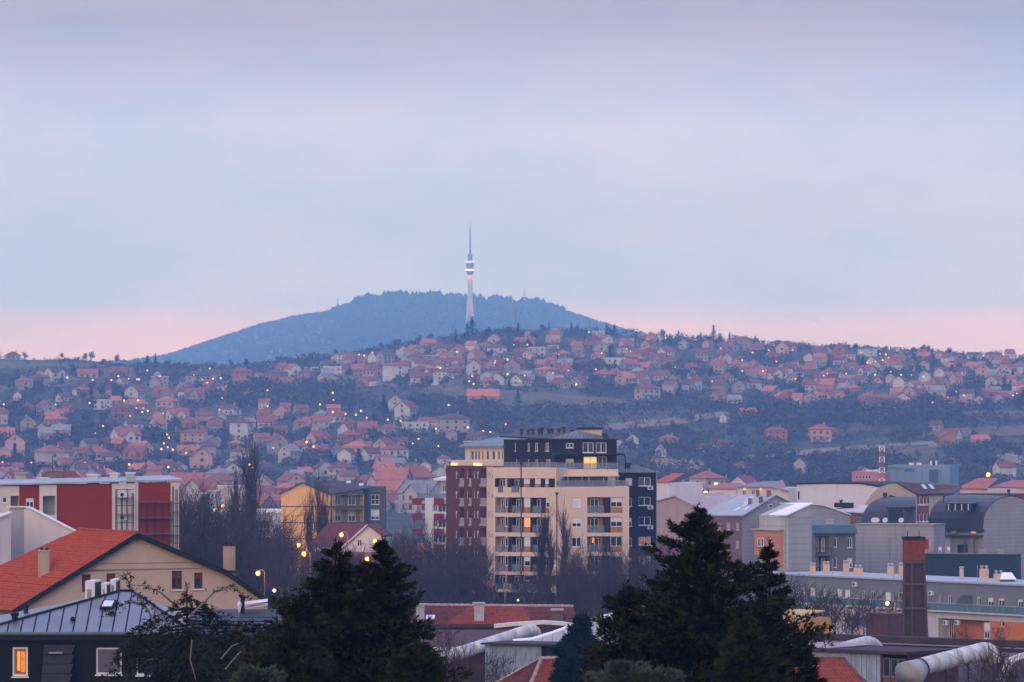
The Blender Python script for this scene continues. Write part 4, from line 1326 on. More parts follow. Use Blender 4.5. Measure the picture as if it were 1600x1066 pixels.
# ------------------------------------------------------------------ other town buildings, left to centre
def block(t, f, gz, top, wallm, wins=(), depth=10, u0=0, u1=None, flat=True, name='wall', back=None):
    """one block: facade with windows given as photo rectangles (x0,y0,x1,y1[,options])"""
    u1 = f.L if u1 is None else u1
    rs = [(f.rect(*w[:4]), (w[4] if len(w) > 4 else {})) for w in wins]
    ops = []
    for r, o in rs:
        ops.append((*r, o.get('dep', .2), 1, 0) if o.get('log') else (*r, o.get('dep', .2)))
    mb = MB()
    f.wall(mb, u0, gz, u1, top, ops)
    body(mb, f, u0, u1, gz, top, depth, top=flat)
    w = mb.build(name, [wallm, back or BROWNL], t)
    for r, o in rs:
        if o.get('log'): continue
        k = {a: b for a, b in o.items() if a in ('mull', 'blind', 'glass', 'frame', 'blindm', 'fw', 'sill', 'transom')}
        window(f, r, t, depth=o.get('dep', .2), **k)
    return w
def gable_front(t, f, pts, depth, m, gz, name='wall'):
    """wall whose outline is a photo polygon on facade f, carried down to the ground"""
    P = [f.uv(*p) for p in pts]
    P = [(P[0][0], gz)] + P + [(P[-1][0], gz)]
    mb = MB()
    mb.prism([f.P(u, z) for u, z in P], Vector((-f.n.x, -f.n.y, 0)) * depth)
    return mb.build(name, m, t)
def roof_slab(t, pts, m, th=.2, name='roof', parent=None):
    mb = MB(); mb.prism(pts, (0, 0, th)); return mb.build(name, m, parent or t, org=ORG[t.name])

REDR = mat('brick_red_render', (0.235, 0.026, 0.004), 0.9, 0.07, 0.3, bump=.1, streak=.18)
PALE = mat('pale_pink_render', (0.60, 0.52, 0.48), 0.9, 0.06, 0.3, streak=.25)
GREYW = mat('grey_render', (0.30, 0.295, 0.30), 0.9, 0.08, 0.3, bump=.15, streak=.3, course=.9)
WHITEW = mat('white_render', (0.62, 0.585, 0.61), 0.9, 0.06, 0.3, streak=.2)
YELLW = mat('yellow_ochre_render', (0.74, 0.42, 0.155), 0.9, 0.07, 0.3, streak=.25)
DGR2 = mat('dark_grey_render', (0.085, 0.09, 0.10), 0.9, 0.1, 0.4)
BRROOF = mat('brown_metal_roof', (0.12, 0.055, 0.045), 0.6, 0.15, 0.6)
GRROOF = mat('pale_grey_roof', (0.33, 0.36, 0.38), 0.55, 0.15, 0.4)
TRIM = mat('pale_trim', (0.62, 0.60, 0.58), 0.7, 0.1)

def red_block():
    f = Fac.px(-60, 598, 281, 604)
    gz = 9.5
    t = thing('apartment_block', f.P(f.L / 2, gz), 'long low apartment block in brick red and cream with scaffolding on its front', 'building')
    tp = lambda px: interp([(-60, 761), (0, 759.5), (90, 757.5), (180, 756), (281, 752.5)], px)
    cols = [(-60, 30, PALE), (30, 61.5, REDR), (61.5, 88.5, PALE), (88.5, 175, REDR), (175, 216, PALE), (216, 266.5, REDR), (266.5, 281, PALE)]
    for x0, x1, m in cols:
        u0, u1 = f.U(x0), f.U(x1)
        mb = MB()
        ops, ws = [], []
        if x0 == 30: ws = [(40.5, 778.5, 53, 795, {'blind': .38})]
        if x0 == -60: ws = [(4, 777, 11, 786, {'mull': 0}), (-30, 777, -20, 788, {})]
        lg = {61.5: (67, 775, 87, 812), 175: None, -60: (16.5, 775, 30, 800)}.get(x0)
        rs = [f.rect(*w[:4]) for w in ws]
        ops = [(*r, .2) for r in rs] + ([(*f.rect(*lg), 1.3, 1, 0)] if lg else [])
        zt = f.uv((x0 + x1) / 2, tp((x0 + x1) / 2))[1]
        f.wall(mb, u0, gz, u1, zt, ops)
        mb.build('wall_bay', [m, GREYW], t)
        for r, w in zip(rs, ws): window(f, r, t, **w[4])
    zt = f.uv(110, 757)[1]
    mb = MB(); body(mb, f, 0, f.L, gz, zt - .05, 13); mb.build('wall', PALE, t)
    mb = MB(); r = f.rect(68, 805, 87, 816); f.slab(mb, r[0], r[1], r[2], r[3], .003, .9); mb.build('balcony', PALE, t)
    # low metal roof
    mb = MB()
    a, b = f.P(-.2, zt - .2, .35), f.P(f.L + .3, zt + .42, .35)
    c, d = f.P(f.L + .3, zt + .72, -9), f.P(0, zt + .15, -9)
    mb.prism([a, b, c, d], (0, 0, .18)); roof = mb.build('roof', GRROOF, t)
    for px, py, w in ((67, 752, 16), (146, 747, 17), (179, 745, 13), (204, 744, 13)):
        p = W(px, py - 2, 609)
        mb = MB(); mb.box(p.x - w * .037, p.x + w * .037, 608, 610, p.z - 1.1, p.z + .15); mb.box(p.x - w * .045, p.x + w * .045, 607.8, 610.2, p.z + .15, p.z + .3)
        mb.build('roof_hatch', mat('hatch_white', (.55, .55, .54), .6, .1), roof, org=ORG[t.name])
    mb = MB(); p = W(204, 752, 603.5); mb.box(p.x - .5, p.x + .5, 603, 604, p.z - .4, p.z + .9); mb.build('flue', M_CONC, roof, org=ORG[t.name])
    # scaffolds
    for x0, x1, ya, lv in ((180.5, 206, 765, (778, 803, 830, 857)), (217, 265, 783, (784, 809, 834, 859)), (269, 280, 760, (800, 836, 862))):
        s = thing('scaffold', f.P(f.U(x0), gz, .6), {180.5: 'steel scaffold on the cream bay between two red panels', 217: 'steel scaffold across the red end panel of the block', 269: 'narrow steel scaffold at the cream corner of the block'}[x0], 'scaffold', 'scaffolds on the red block')
        n = 4 if x1 - x0 < 40 else 5
        if x1 - x0 < 15: n = 3
        for k in range(n):
            u = f.U(x0 + (x1 - x0) * k / (n - 1))
            for d in (.15, 1.1):
                mb = MB(); mb.tube([f.P(u, gz, d), f.P(u, f.uv(200, ya + 5 * (k % 2))[1], d)], .045, 5); mb.build('standard', M_DARKMETAL, s)
        for y in lv:
            z = f.uv(200, y)[1]
            a, b = f.U(x0 - 1), f.U(x1 + 1)
            mb = MB(); f.slab(mb, a, z - .06, b, z, .2, 1.05); mb.build('deck', mat('scaffold_board', (.16, .13, .12), .9, .2), s)
            mb = MB(); mb.tube([f.P(a, z + 1, 1.12), f.P(b, z + 1, 1.12)], .035, 5); mb.build('guard_rail', M_DARKMETAL, s)
    for py in (773, 809): ac_on_wall(f, 191.5, py, 'white air conditioner behind the scaffold on the cream bay', .9, .65)
    for px in (210.5,):
        mb = MB(); mb.tube([f.P(f.U(px), gz, .08), f.P(f.U(px), zt, .08)], .06, 6); mb.build('downpipe', TRIM, t)
red_block()

def old_roof_behind():
    Y = 660
    t = thing('tiled_house', W(95, 770, Y), 'low house with dark red tiled roof behind the red and cream block', 'house')
    f = Fac.px(60, Y, 128, Y)
    mb = MB(); body(mb, f, f.U(66), f.U(124), 9, PZ(752, Y), 8, front=True); mb.build('wall', DGR2, t)
    dr = mat('dark_red_tiles', (.15, .05, .04), .9, .25, 3.0)
    mb = MB(); a = [W(61, 752, Y - .5), W(128, 754, Y - .5), W(116, 738, Y + 5), W(70, 739, Y + 5)]; mb.prism(a, (0, 0, .2)); mb.prism([W(128, 754, Y - .5), W(130, 752, Y + 10), W(116, 738, Y + 5)], (0, 0, .2)); mb.build('roof', dr, t)
    mb = MB(); p = W(85, 744, Y + 1); mb.box(p.x - 1, p.x + 1, Y, Y + 2, p.z - 1, p.z + .3); mb.build('dormer', mat('dormer_timber', (.18, .15, .11), .9, .2), t)
    mb = MB(); mb.tube([W(82, 742, Y + 4), W(82, 712, Y + 4)], .05, 5); mb.build('aerial', M_DARKMETAL, t)
    t = thing('tiled_house', W(20, 770, 640), 'low dark roofed house with wide brick chimney behind the red block', 'house')
    mb = MB(); mb.prism([W(-40, 762, 628), W(62, 760, 628), W(40, 752, 640), W(-40, 752, 640)], (0, 0, .2)); mb.build('roof', dr, t)
    mb = MB(); mb.prism([W(-40, 762, 629), W(62, 762, 629), W(62, 790, 629), W(-40, 790, 629)], (0, 10, 0)); mb.build('wall', DGR2, t)
    mb = MB(); p = W(33, 744, 632); mb.box(p.x - .7, p.x + .7, 631, 633, p.z - 1.5, p.z + .3); mb.box(p.x - .85, p.x + .85, 630.8, 633.2, p.z + .3, p.z + .45); mb.build('chimney', M_CONC, t)
old_roof_behind()

def pale_left():
    Y = 400
    f = Fac.px(-80, 396, 17, 400)
    t = thing('pale_building', f.P(f.L / 2, 12), 'pale pink plastered building with white parapet beside the orange tiled house', 'building')
    gable_front(t, f, [(-80, 842), (17, 802)], 8, PALE, 12)
    mb = MB(); a, b = f.P2(-82, 842, .15), f.P2(17.5, 802, .15); mb.prism([a, b, b + Vector((0, 0, .14)), a + Vector((0, 0, .14))], Vector((-f.n.x, -f.n.y, 0)) * .5); mb.build('coping', TRIM, t)
    f = Fac.px(14, 409, 130, 406)
    t = thing('pale_building', f.P(f.L / 2, 12), 'pale plastered gable wall with sloping coping under the red block', 'building')
    gable_front(t, f, [(37.5, 795), (46, 796), (120, 834)], .6, PALE, 12)
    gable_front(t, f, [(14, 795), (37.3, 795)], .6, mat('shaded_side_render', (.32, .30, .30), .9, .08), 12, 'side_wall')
    mb = MB()
    pts = [(12, 793), (38, 793), (46, 794), (121, 833)]
    for p, q in zip(pts, pts[1:]):
        a, b = f.P2(*p, .15), f.P2(*q, .15); mb.prism([a, b, b + Vector((0, 0, .1)), a + Vector((0, 0, .1))], Vector((-f.n.x, -f.n.y, 0)) * .45)
    mb.build('coping', TRIM, t)
pale_left()

def yellow_apartment():
    gz = 6
    f = Fac.px(439, 912, 516, 908)
    g = Fac.px(516, 908, 569, 911.5)
    t = thing('apartment_building', f.P(f.L / 2, gz), 'yellow apartment building with dark roof and charcoal stair block', 'building')
    gable_front(t, f, [(439, 772.5), (474.5, 756.5), (516, 774)], 9, YELLW, gz)
    for y in (791.5, 817, 842):
        r = f.rect(439, y - .8, 516, y + .8); mb = MB(); f.slab(mb, 0, r[1], f.L, r[3], .003, .06); mb.build('string_course', DGR2, t)
    lg = []
    zt = g.uv(540, 773)[1]
    rows = [(772, 790.5), (796, 816), (822, 842)]
    ops = [(*g.rect(524, a, 568, b), 1.3, 1, 0) for a, b in rows]
    mb = MB(); g.wall(mb, 0, gz, g.L, zt, [(o[0], o[1], o[2], min(o[3], zt - .05), *o[4:]) for o in ops]); body(mb, g, 0, g.L, gz, zt, 12); mb.build('wall', [mat('shaded_ochre_render', (.40, .27, .14), .9, .1, .4, streak=.3), mat('shaded_loggia_ochre', (.24, .17, .09), .9, .12, .4)], t)  # right side and loggia backs darkened: their shade is put into the colour
    for k, (a, b) in enumerate(rows):
        for x0, x1 in ((527, 537.5), (548.5, 560)):
            r = g.rect(x0, a + .5, x1, b - 1); window(g, (r[0], r[1], r[2], min(r[3], zt - .1)), t, depth=1.15, mull=1, sill=False, frame=M_FRAME, blind=.55 if k == 1 else 0, blindm=mat('blind_cream', (.42, .34, .22), .8, .05))
        z = g.uv(545, b)[1]
        mb = MB(); g.slab(mb, g.U(519), z - .3, g.U(568), z + .02, .003, .5); mb.build('balcony_slab', DGR2, t)
        railing(g, g.U(520), g.U(568) - .1, z + .03, z + .95, .45, t, M_DARKMETAL)
    mb = MB(); mb.tube([g.P(.15, gz, .1), g.P(.15, zt, .1)], .08, 6); mb.build('downpipe', M_DARKMETAL, t)
    h = Fac.px(568, 914, 601.5, 914)
    w = [(579.5, 773, 592.5, 788.5, {'transom': True}), (579.5, 796, 592.5, 812, {'blind': .72}), (579.5, 821, 592.5, 836, {}), (579.5, 846, 592.5, 861, {})]
    block(t, h, gz, h.uv(585, 760.5)[1], DGR2, w, 9, name='stair_block')
    mb = MB(); mb.prism([f.P2(474.5, 755.8, .4), f.P2(517, 773.5, .4), W(575, 764, 912), W(566, 752, 921)], (0, 0, .2)); mb.prism([f.P2(474.5, 755.8, .4), f.P2(437, 773, .4), W(437, 771, 930), W(474, 754, 930)], (0, 0, .2)); rf = mb.build('roof', mat('dark_roof_tiles', (.07, .06, .065), .85, .25, 2.0), t)
    for px, py in ((544, 757.5), (564, 761.5), (522, 766)):
        mb = MB(); p = W(px, py, 915); mb.obox(p + Vector((-.35, 0, .25)), (.8, 0, 0), (0, .5, .4), (0, -.03, .06)); mb.build('skylight', mat('skylight_glass', (.45, .5, .6), .1, .05, spec=.6), rf, org=ORG[t.name])
    vent_pipe(W(524, 755, 920) - Vector((0, 0, .2)), .6, .15, t)
yellow_apartment()

def white_house():
    f = Fac.px(536, 801, 602, 800)
    gz = 8
    t = thing('gabled_house', f.P(f.L / 2, gz), 'white gabled house with dark red roof in front of the yellow apartments', 'house')
    gable_front(t, f, [(537, 855), (575, 822), (598, 838), (599, 842)], 8, WHITEW, gz)
    r = f.rect(558, 843, 566, 853.5); window(f, (r[0], r[1], r[2], r[3]), t, depth=-.06, mull=1)
    r = f.rect(540, 862, 546, 873); window(f, r, t, depth=-.06, mull=0)
    rm = mat('maroon_roof', (.13, .042, .04), .8, .2, 1.5)
    A, B = f.P2(535, 857, .5), f.P2(575, 821, .5)
    mb = MB(); mb.prism([A, B, B + Vector((-6.2, 5, .2)), A + Vector((-5.4, 5, .2))], (0, 0, .22)); mb.prism([B, f.P2(600, 839, .5), f.P2(600, 839, -8), f.P2(575, 821, -8)], (0, 0, .22)); rf = mb.build('roof', rm, t)
    mb = MB(); mb.tube([A + Vector((0, -.1, .1)), B + Vector((0, -.1, .1))], .12, 4); mb.build('bargeboard', TRIM, t)
    f2 = Fac.px(492, 806, 537, 805)
    mb = MB(); body(mb, f2, 0, f2.L, gz, PZ(857, 806), 6, front=True); mb.build('side_wing', WHITEW, t)
    d = Fac.px(516, 803.5, 538, 803.5)
    gable_front(t, d, [(518, 852), (525, 838.5), (537, 848)], 3, WHITEW, PZ(862, 803), 'dormer')
    mb = MB(); mb.prism([d.P2(516, 853, .2), d.P2(525, 837.5, .2), d.P2(525, 837.5, -3), d.P2(516, 853, -3)], (0, 0, .12)); mb.prism([d.P2(525, 837.5, .2), d.P2(538.5, 849, .2), d.P2(538.5, 849, -3), d.P2(525, 837.5, -3)], (0, 0, .12)); mb.build('dormer_roof', rm, rf, org=ORG[t.name])
    t = thing('low_shed', W(560, 900, 780), 'low building with dull red wall below the white gabled house', 'shed')
    f = Fac.px(470, 782, 640, 778)
    mb = MB(); body(mb, f, 0, f.L, gz, PZ(872, 780), 6, front=True); mb.build('wall', mat('dull_red_wall', (.22, .085, .07), .9, .2, .8, streak=.3), t)
    mb = MB(); mb.prism([f.P(-.4, PZ(872, 780), .5), f.P(f.L, PZ(872, 780), .5), f.P(f.L, PZ(866, 780), -6), f.P(-.4, PZ(866, 780), -6)], (0, 0, .15)); mb.build('roof', rm, t)
    t = thing('tiled_house', W(625, 880, 900), 'small orange roofed house behind the bare trees by the oxblood wing', 'house')
    f = Fac.px(605, 903, 660, 900)
    mb = MB(); body(mb, f, 0, f.L, gz, PZ(866, 900), 7, front=True); mb.build('wall', PALE, t)
    mb = MB(); mb.prism([f.P(-.4, PZ(866, 900), .4), f.P(f.L + .4, PZ(866, 900), .4), f.P(f.L - 1, PZ(851, 900), -3.5), f.P(1, PZ(852, 900), -3.5)], (0, 0, .15)); mb.build('roof', mat('orange_tiles_far', (.36, .10, .06), .9, .2, 1.5), t)
white_house()

def church():
    Y = 900
    b = W(317, 830, Y); b.z = 7
    t = thing('church', b, 'small church with green metal roof and thin spire among bare trees', 'church')
    g = mat('green_copper', (.03, .085, .03), .6, .2, .8)
    def ring(w, py): return [Vector((b.x + sx * w, Y + sy * w, PZ(py, Y))) for sx, sy in ((-1, -1), (1, -1), (1, 1), (-1, 1))]
    def frus(mb, w0, p0, w1, p1):
        A, B = ring(w0, p0), ring(w1, p1)
        for i in range(4): mb.quad(A[i], A[(i + 1) % 4], B[(i + 1) % 4], B[i])
        mb.poly(B); mb.poly(list(reversed(A)))
    mb = MB(); mb.box(b.x - 1.5, b.x + 1.5, Y - 1.5, Y + 1.5, 7, PZ(806, Y)); mb.build('wall', PALE, t)
    mb = MB(); frus(mb, 1.75, 806, .95, 796); frus(mb, .95, 796, .8, 788); frus(mb, .95, 788, .25, 780); mb.build('roof', g, t)
    mb = MB(); mb.lathe(Vector((b.x, Y, PZ(780, Y))), [(.12, 0), (.22, .3), (.1, .6), (.05, 1.0), (.04, 3.1)], 8); mb.build('spire', M_DARKMETAL, t)
church()

def white_store():
    f = Fac.px(345, 1500, 440, 1490)
    t = thing('warehouse', f.P(f.L / 2, 3), 'long white flat warehouse with bright parapet behind the tall poplar', 'building')
    w = [(352 + 13 * k, 806, 359 + 13 * k, 812, {'mull': 0, 'sill': False}) for k in range(4)]
    block(t, f, 2, PZ(801, 1495), mat('pale_blue_clad', (.45, .47, .50), .8, .1), w, 14)
    mb = MB(); r = f.rect(345, 796.5, 440, 801); f.slab(mb, -.2, r[1], f.L + .2, r[3], -14.2, .25); mb.build('parapet', mat('parapet_white', (.80, .76, .68), .7, .05), t)
    mb = MB(); r = f.rect(400, 814, 421, 824); f.slab(mb, r[0], r[1], r[2], r[3], .003, .5); mb.build('canopy', mat('teal_sheet', (.06, .17, .17), .7, .1), t)
    for x0, x1, y0, y1, c, lab in ((341, 348, 760, 800, (.56, .44, .37), 'tall narrow peach tower block above the warehouse'), (300, 318, 772, 805, (.45, .43, .43), 'pale grey block beside the church spire'), (327, 337, 768, 800, (.34, .37, .42), 'slim bluish block between the church and the peach tower'), (352, 378, 770, 797, (.45, .38, .34), 'broad faded apartment block behind the warehouse')):
        Y = 1650
        f = Fac.px(x0, Y, x1, Y - 2)
        t = thing('tower_block', f.P(f.L / 2, 2), lab, 'building')
        ws = []
        yy = y0 + 4
        while yy < y1 - 6:
            n = max(1, int((x1 - x0) / 7))
            for k in range(n):
                cx = x0 + (x1 - x0) * (k + .5) / n
                ws.append((cx - 1.6, yy, cx + 1.6, yy + 5, {'mull': 0, 'sill': False}))
            yy += 13
        block(t, f, 1, PZ(y0, Y), mat('block_' + str(x0), c, .9, .1, .2, streak=.2), ws, 9)
        mb = MB(); f.slab(mb, -.3, PZ(y0, Y), f.L + .3, PZ(y0, Y) + .35, -9.2, .3); mb.build('parapet', TRIM, t)
white_store()

def balcony_building():
    f = Fac.px(664, 981, 705, 977)
    gz = 7
    t = thing('apartment_building', f.P(f.L / 2, gz), 'white apartment building with red balcony fronts and roof terrace', 'building')
    rows = [778.5 + 24 * k for k in range(4)]
    w = [(676, y + 9, 682.5, y + 21, {'mull': 1}) for y in rows] + [(684.5, y + 10, 696, y + 22, {'mull': 1, 'sill': False}) for y in rows]
    block(t, f, gz, PZ(779, 979), WHITEW, w, 12)
    m = mat('balcony_red', (.20, .018, .022), .8, .1)
    for y in rows:
        for x0, x1 in ((650, 664.5), (683.5, 699)):
            r = f.rect(x0, y, x1, y + 10.5)
            mb = MB(); f.slab(mb, r[0], r[1], r[2], r[3], 1.0, 1.1); f.slab(mb, r[0], r[1], r[0] + .1, r[3], -1.5, 1.0); f.slab(mb, r[0], r[1], r[2], r[1] + .2, -1.5 if x0 < 660 else .003, 1.0); mb.build('balcony', m, t)
    railing(f, f.U(652), f.L - .5, PZ(779, 979), PZ(771, 979), -.2, t, STEEL, GLASSR)
    h = Fac.px(687, 985, 703, 984)
    block(t, h, PZ(782, 985), PZ(751, 985), GREYW, [(690, 758, 697, 769, {})], 8, name='penthouse_wall')
    mb = MB(); h.slab(mb, -.9, PZ(751, 985), h.L, PZ(748.5, 985), -8, .9); mb.prism([h.P(-.9, PZ(748.4, 985), .9), h.P(h.L, PZ(748.4, 985), .9), h.P(h.L, PZ(742, 985), -3), h.P(1.5, PZ(742, 985), -3)], (0, 0, .1)); mb.build('penthouse_roof', mat('white_sheet_roof', (.6, .6, .6), .5, .1), t)
    for px in (668, 672): 
        mb = MB(); mb.tube([W(px, 775, 980), W(px, 757, 980)], .04, 5); mb.build('aerial', M_DARKMETAL, t)
balcony_building()

def pink_block():
    f = Fac.px(1026, 905, 1100, 893)
    gz = 7
    t = thing('pink_building', f.P(f.L / 2, gz), 'blank pinkish plaster building with darker base beside the charcoal wing', 'building')
    P = mat('pink_plaster', (.42, .30, .275), .9, .1, .3, streak=.3)
    gable_front(t, f, [(1026, 785), (1056, 776.5), (1100, 800)], 12, P, gz)
    mb = MB(); r = f.rect(1026, 843, 1100, 940); f.slab(mb, 0, gz, f.L, r[3], .003, .12); mb.build('base_course', mat('maroon_plaster', (.16, .09, .085), .9, .2, .5), t)
    mb = MB(); a, b, c = f.P2(1026, 784.5, .3), f.P2(1056, 776, .3), f.P2(1101, 800, .3)
    e = Vector((-f.n.x, -f.n.y, 0)) * 12
    mb.prism([a, b, b + e, a + e], (0, 0, .2)); mb.prism([b, c, c + e, b + e], (0, 0, .2)); mb.build('roof', mat('mauve_sheet', (.36, .29, .28), .8, .12), t)
    f = Fac.px(1024, 1010, 1046, 1006)
    t = thing('gabled_house', f.P(f.L / 2, 6), 'small pale house with pink roof peeping past the charcoal wing', 'house')
    mb = MB(); body(mb, f, 0, f.L, 6, PZ(754, 1008), 8, front=True); mb.build('wall', WHITEW, t)
    mb = MB(); mb.prism([f.P(-.3, PZ(754, 1008), .3), f.P(f.L + .3, PZ(754, 1008), .3), f.P(f.L - .6, PZ(741, 1008), -4), f.P(.3, PZ(741, 1008), -4)], (0, 0, .15)); mb.build('roof', mat('orange_tiles_far', (.36, .10, .06)), t)
pink_block()
# ------------------------------------------------------------------ right hand cluster
GGREEN = mat('grey_green_render', (0.40, 0.40, 0.355), 0.9, 0.10, 0.25, streak=.5, dirt=(.6, .58, .5), course=1.2)
PEACH = mat('peach_render', (0.50, 0.215, 0.135), 0.9, 0.07, 0.3, streak=.15)
LGREY = mat('light_grey_block', (0.30, 0.29, 0.295), 0.9, 0.09, 0.3, bump=.15, streak=.35, course=.6)
DVAULT = mat('dark_vault_sheet', (0.045, 0.046, 0.058), 0.38, 0.2, 0.6)
TEAL = mat('teal_sheet_roof', (0.055, 0.10, 0.12), 0.45, 0.15, 0.6)
WHROOF = mat('white_membrane_roof', (0.78, 0.77, 0.77), 0.6, 0.06, 0.3)
BRW = mat('brown_render', (0.15, 0.085, 0.08), 0.9, 0.1)
GREYB = mat('grey_brown_render', (0.155, 0.135, 0.14), 0.9, 0.1, 0.4, streak=.2)

def right_cluster():
    # white building with dark parapet
    f = Fac.px(1245, 838, 1372, 830)
    t = thing('white_building', f.P(f.L / 2, 8), 'large white plain building with thin black parapet line', 'building')
    gable_front(t, f, [(1245, 757.5), (1290, 756.2), (1345, 756.5), (1371, 761)], 14, WHITEW, 8)
    mb = MB()
    pts = [(1244, 757), (1290, 755.6), (1345, 756), (1372, 760.5)]
    for p, q in zip(pts, pts[1:]):
        a, b = f.P2(*p, .2), f.P2(*q, .2); mb.prism([a, b, b + Vector((0, 0, .22)), a + Vector((0, 0, .22))], Vector((-f.n.x, -f.n.y, 0)) * 14.3)
    mb.build('parapet', DPANEL, t)
    r = f.rect(1247.5, 768, 1249.3, 780); window(f, r, t, depth=-.04, mull=0, sill=False, frame=DPANEL)
    # cream building with a rounded gable and brown roof
    f = Fac.px(1347, 818, 1434, 812)
    t = thing('rounded_gable_building', f.P(f.L / 2, 8), 'cream building with rounded gable and brown metal roof with skylights', 'building')
    arc = [(1348, 795), (1353, 785), (1360, 775), (1368, 766), (1378, 760), (1390, 756.5), (1402, 756), (1414, 760), (1424, 766), (1433, 774)]
    gable_front(t, f, arc, 10, mat('dark_cream_render', (.40, .33, .26), .9, .08, .3, streak=.2), 8)
    g = Fac.px(1432, 812, 1502, 806)
    br = mat('chocolate_roof', (.075, .042, .042), .55, .15, .6)
    mb = MB(); mb.prism([f.P2(1401, 755.5, .1), W(1470, 756.5, 826), W(1503, 762, 815), W(1490, 772, 806), g.P2(1434, 773.5, .3)], (0, 0, .2)); rf = mb.build('roof', br, t)
    for px in (1447, 1458.5):
        p = W(px, 768, 811); mb = MB(); mb.obox(p + Vector((-.35, -.9, .42)), (.5, 0, 0), (-.5, .9, .65), (0, -.04, .06)); mb.build('skylight', mat('skylight_glass', (.45, .5, .6), .1), rf, org=ORG[t.name])
    zt = g.uv(1450, 774)[1]
    wins = [(x, y, x + 3.6, y + 12, {'mull': 0, 'sill': False}) for y in (776, 803) for x in (1436, 1441.5, 1447)]
    block(t, g, 8, zt, BRW, wins, 8, u1=g.U(1451.5))
    mb = MB(); body(mb, g, g.U(1451.5), g.L, 8, zt, 8, front=True); mb.build('side_wall', LGREY, t)
    for y in (788.5, 815): 
        mb = MB(); r = g.rect(1434, y, 1451, y + 1.2); g.slab(mb, r[0], r[1], r[2], r[3], .01, .12); mb.build('sill_band', M_FRAME, t)
    mb = MB(); r = g.rect(1429.5, 780, 1432.5, 818); g.slab(mb, r[0], r[1], r[2], r[3], -.2, .5); mb.build('white_pier', TRIM, t)
    # vaulted roofs: a gable arch carried along an axis
    def vault(foot, Y0, width, height, ax, seg=14, m=DVAULT, name='vault_roof', root=None, flat=0.0):
        """half-elliptic arch whose left foot is at photo point foot; axis vector ax in plan"""
        a3 = Vector((ax[0], ax[1], 0))
        n = a3.normalized()
        u = Vector((n.y, -n.x, 0))
        if u.x < 0: u = -u
        p0 = W(foot[0], foot[1], Y0)
        pts = []
        for k in range(seg + 1):
            th = math.pi * (1 - k / seg)
            pts.append(p0 + u * (width / 2 + width / 2 * math.cos(th)) + Vector((0, 0, height * math.sin(th) ** .8)))
        mb = MB()
        for k in range(seg):
            mb.prism([pts[k], pts[k + 1], pts[k + 1] + a3, pts[k] + a3], (0, 0, .12))
        o = mb.build(name, m, root, smooth=False)
        return pts, a3, u
    ax = (-7.5, 9.5)
    Yv = 772
    foot = W(1536, 836, Yv)
    t = thing('vaulted_building', foot, 'grey building with dark barrel roof and lit orange windows under the eave', 'building')
    pts, a3, u = vault((1536, 828), Yv, 11.4, 4.95, ax, root=t)
    mb = MB()
    inner = [p - Vector((0, 0, .02)) for p in pts]
    gl = [Vector((inner[0].x, inner[0].y, 8))] + inner + [Vector((inner[-1].x, inner[-1].y, 8))]
    mb.prism(gl, a3 * .98); mb.build('wall', LGREY, t)
    p0, p1 = pts[0] + a3, pts[0]
    s = Fac((p0.x, p0.y), (p1.x, p1.y))
    ze = pts[0].z
    o_ = []
    for k, (x0, x1, m) in enumerate(((1466, 1472.5, M_LITW), (1487, 1496, M_LITW), (1517, 1527, M_LIT))):
        r = s.rect(x0, 823, x1, 834.5); window(s, (r[0], r[1], r[2], min(r[3], ze - .1)), t, depth=-.1, mull=0, glass=m, sill=False, frame=DGR2)
    r = s.rect(1460, 835.2, 1540, 836.8); mb = MB(); s.slab(mb, -.5, r[1], s.L + .1, r[3], .003, 1.0); mb.build('balcony_slab', DGR2, t)
    for px in (1467, 1513.5, 1528):
        mb = MB(); uu = s.U(px); mb.tube([s.P(uu, 9, .8), s.P(uu, r[1], .8)], .12, 6); mb.build('column', BRW, t)
    r = s.rect(1497, 851, 1512, 865); window(s, r, t, depth=-.05, mull=0, sill=False, frame=DPANEL)
    mb = MB(); r = s.rect(1470, 838, 1485, 868); s.slab(mb, r[0], r[1], r[2], r[3], .01, .08); mb.build('render_panel', PALE, t)
    mb = MB(); s.slab(mb, -.3, ze - .28, s.L + .3, ze + .12, .003, .5); mb.build('eave', DVAULT, t)
    # ribbon dormer on the vault
    for k in range(4):
        q = W(1478 + 10.2 * k, 797.5, Yv + 1.5)
        mb = MB(); mb.obox(q, Vector((.85, .0, 0)), (0, 0, .95), (1.2, 1.6, 0)); d = mb.build('dormer_window', M_GLASS, t)
        mb = MB(); mb.obox(q + Vector((-.1, -.02, .95)), Vector((1.05, 0, 0)), (0, 0, .14), (1.2, 1.6, .1)); mb.build('dormer_hood', DVAULT, d, org=ORG[t.name])
        mb = MB(); mb.obox(q + Vector((.36, -.04, 0)), Vector((.1, 0, 0)), (0, 0, .95), (0, .03, 0)); mb.build('mullion', M_FRAME, d, org=ORG[t.name])
    vent_pipe(W(1576, 779, Yv + 4), 1.4, .16, t); vent_pipe(W(1474.5, 784, Yv + 8), .9, .1, t)
    # left vaulted roof over the light grey block
    foot = W(1432, 822, 768)
    t = thing('vaulted_building', foot, 'light grey windowless block with dark barrel roof and deep dormer', 'building')
    prof = []
    for k in range(11):
        th = math.pi / 2 * k / 10
        run, rise = 1 - math.cos(th), math.sin(th)
        prof.append((W(1345 + 43 * run, 820.5 - 44.5 * rise, 762 + 8 * run), W(1431, 820.5 - 44.5 * rise, 761 + 8 * run)))
    mb = MB()
    for (l0, r0), (l1, r1) in zip(prof, prof[1:]):
        mb.prism([l0, r0, r1, l1], (0, .1, -.08))
    mb.build('vault_roof', DVAULT, t)
    mb = MB()
    z9 = Vector((0, 0, -.03))
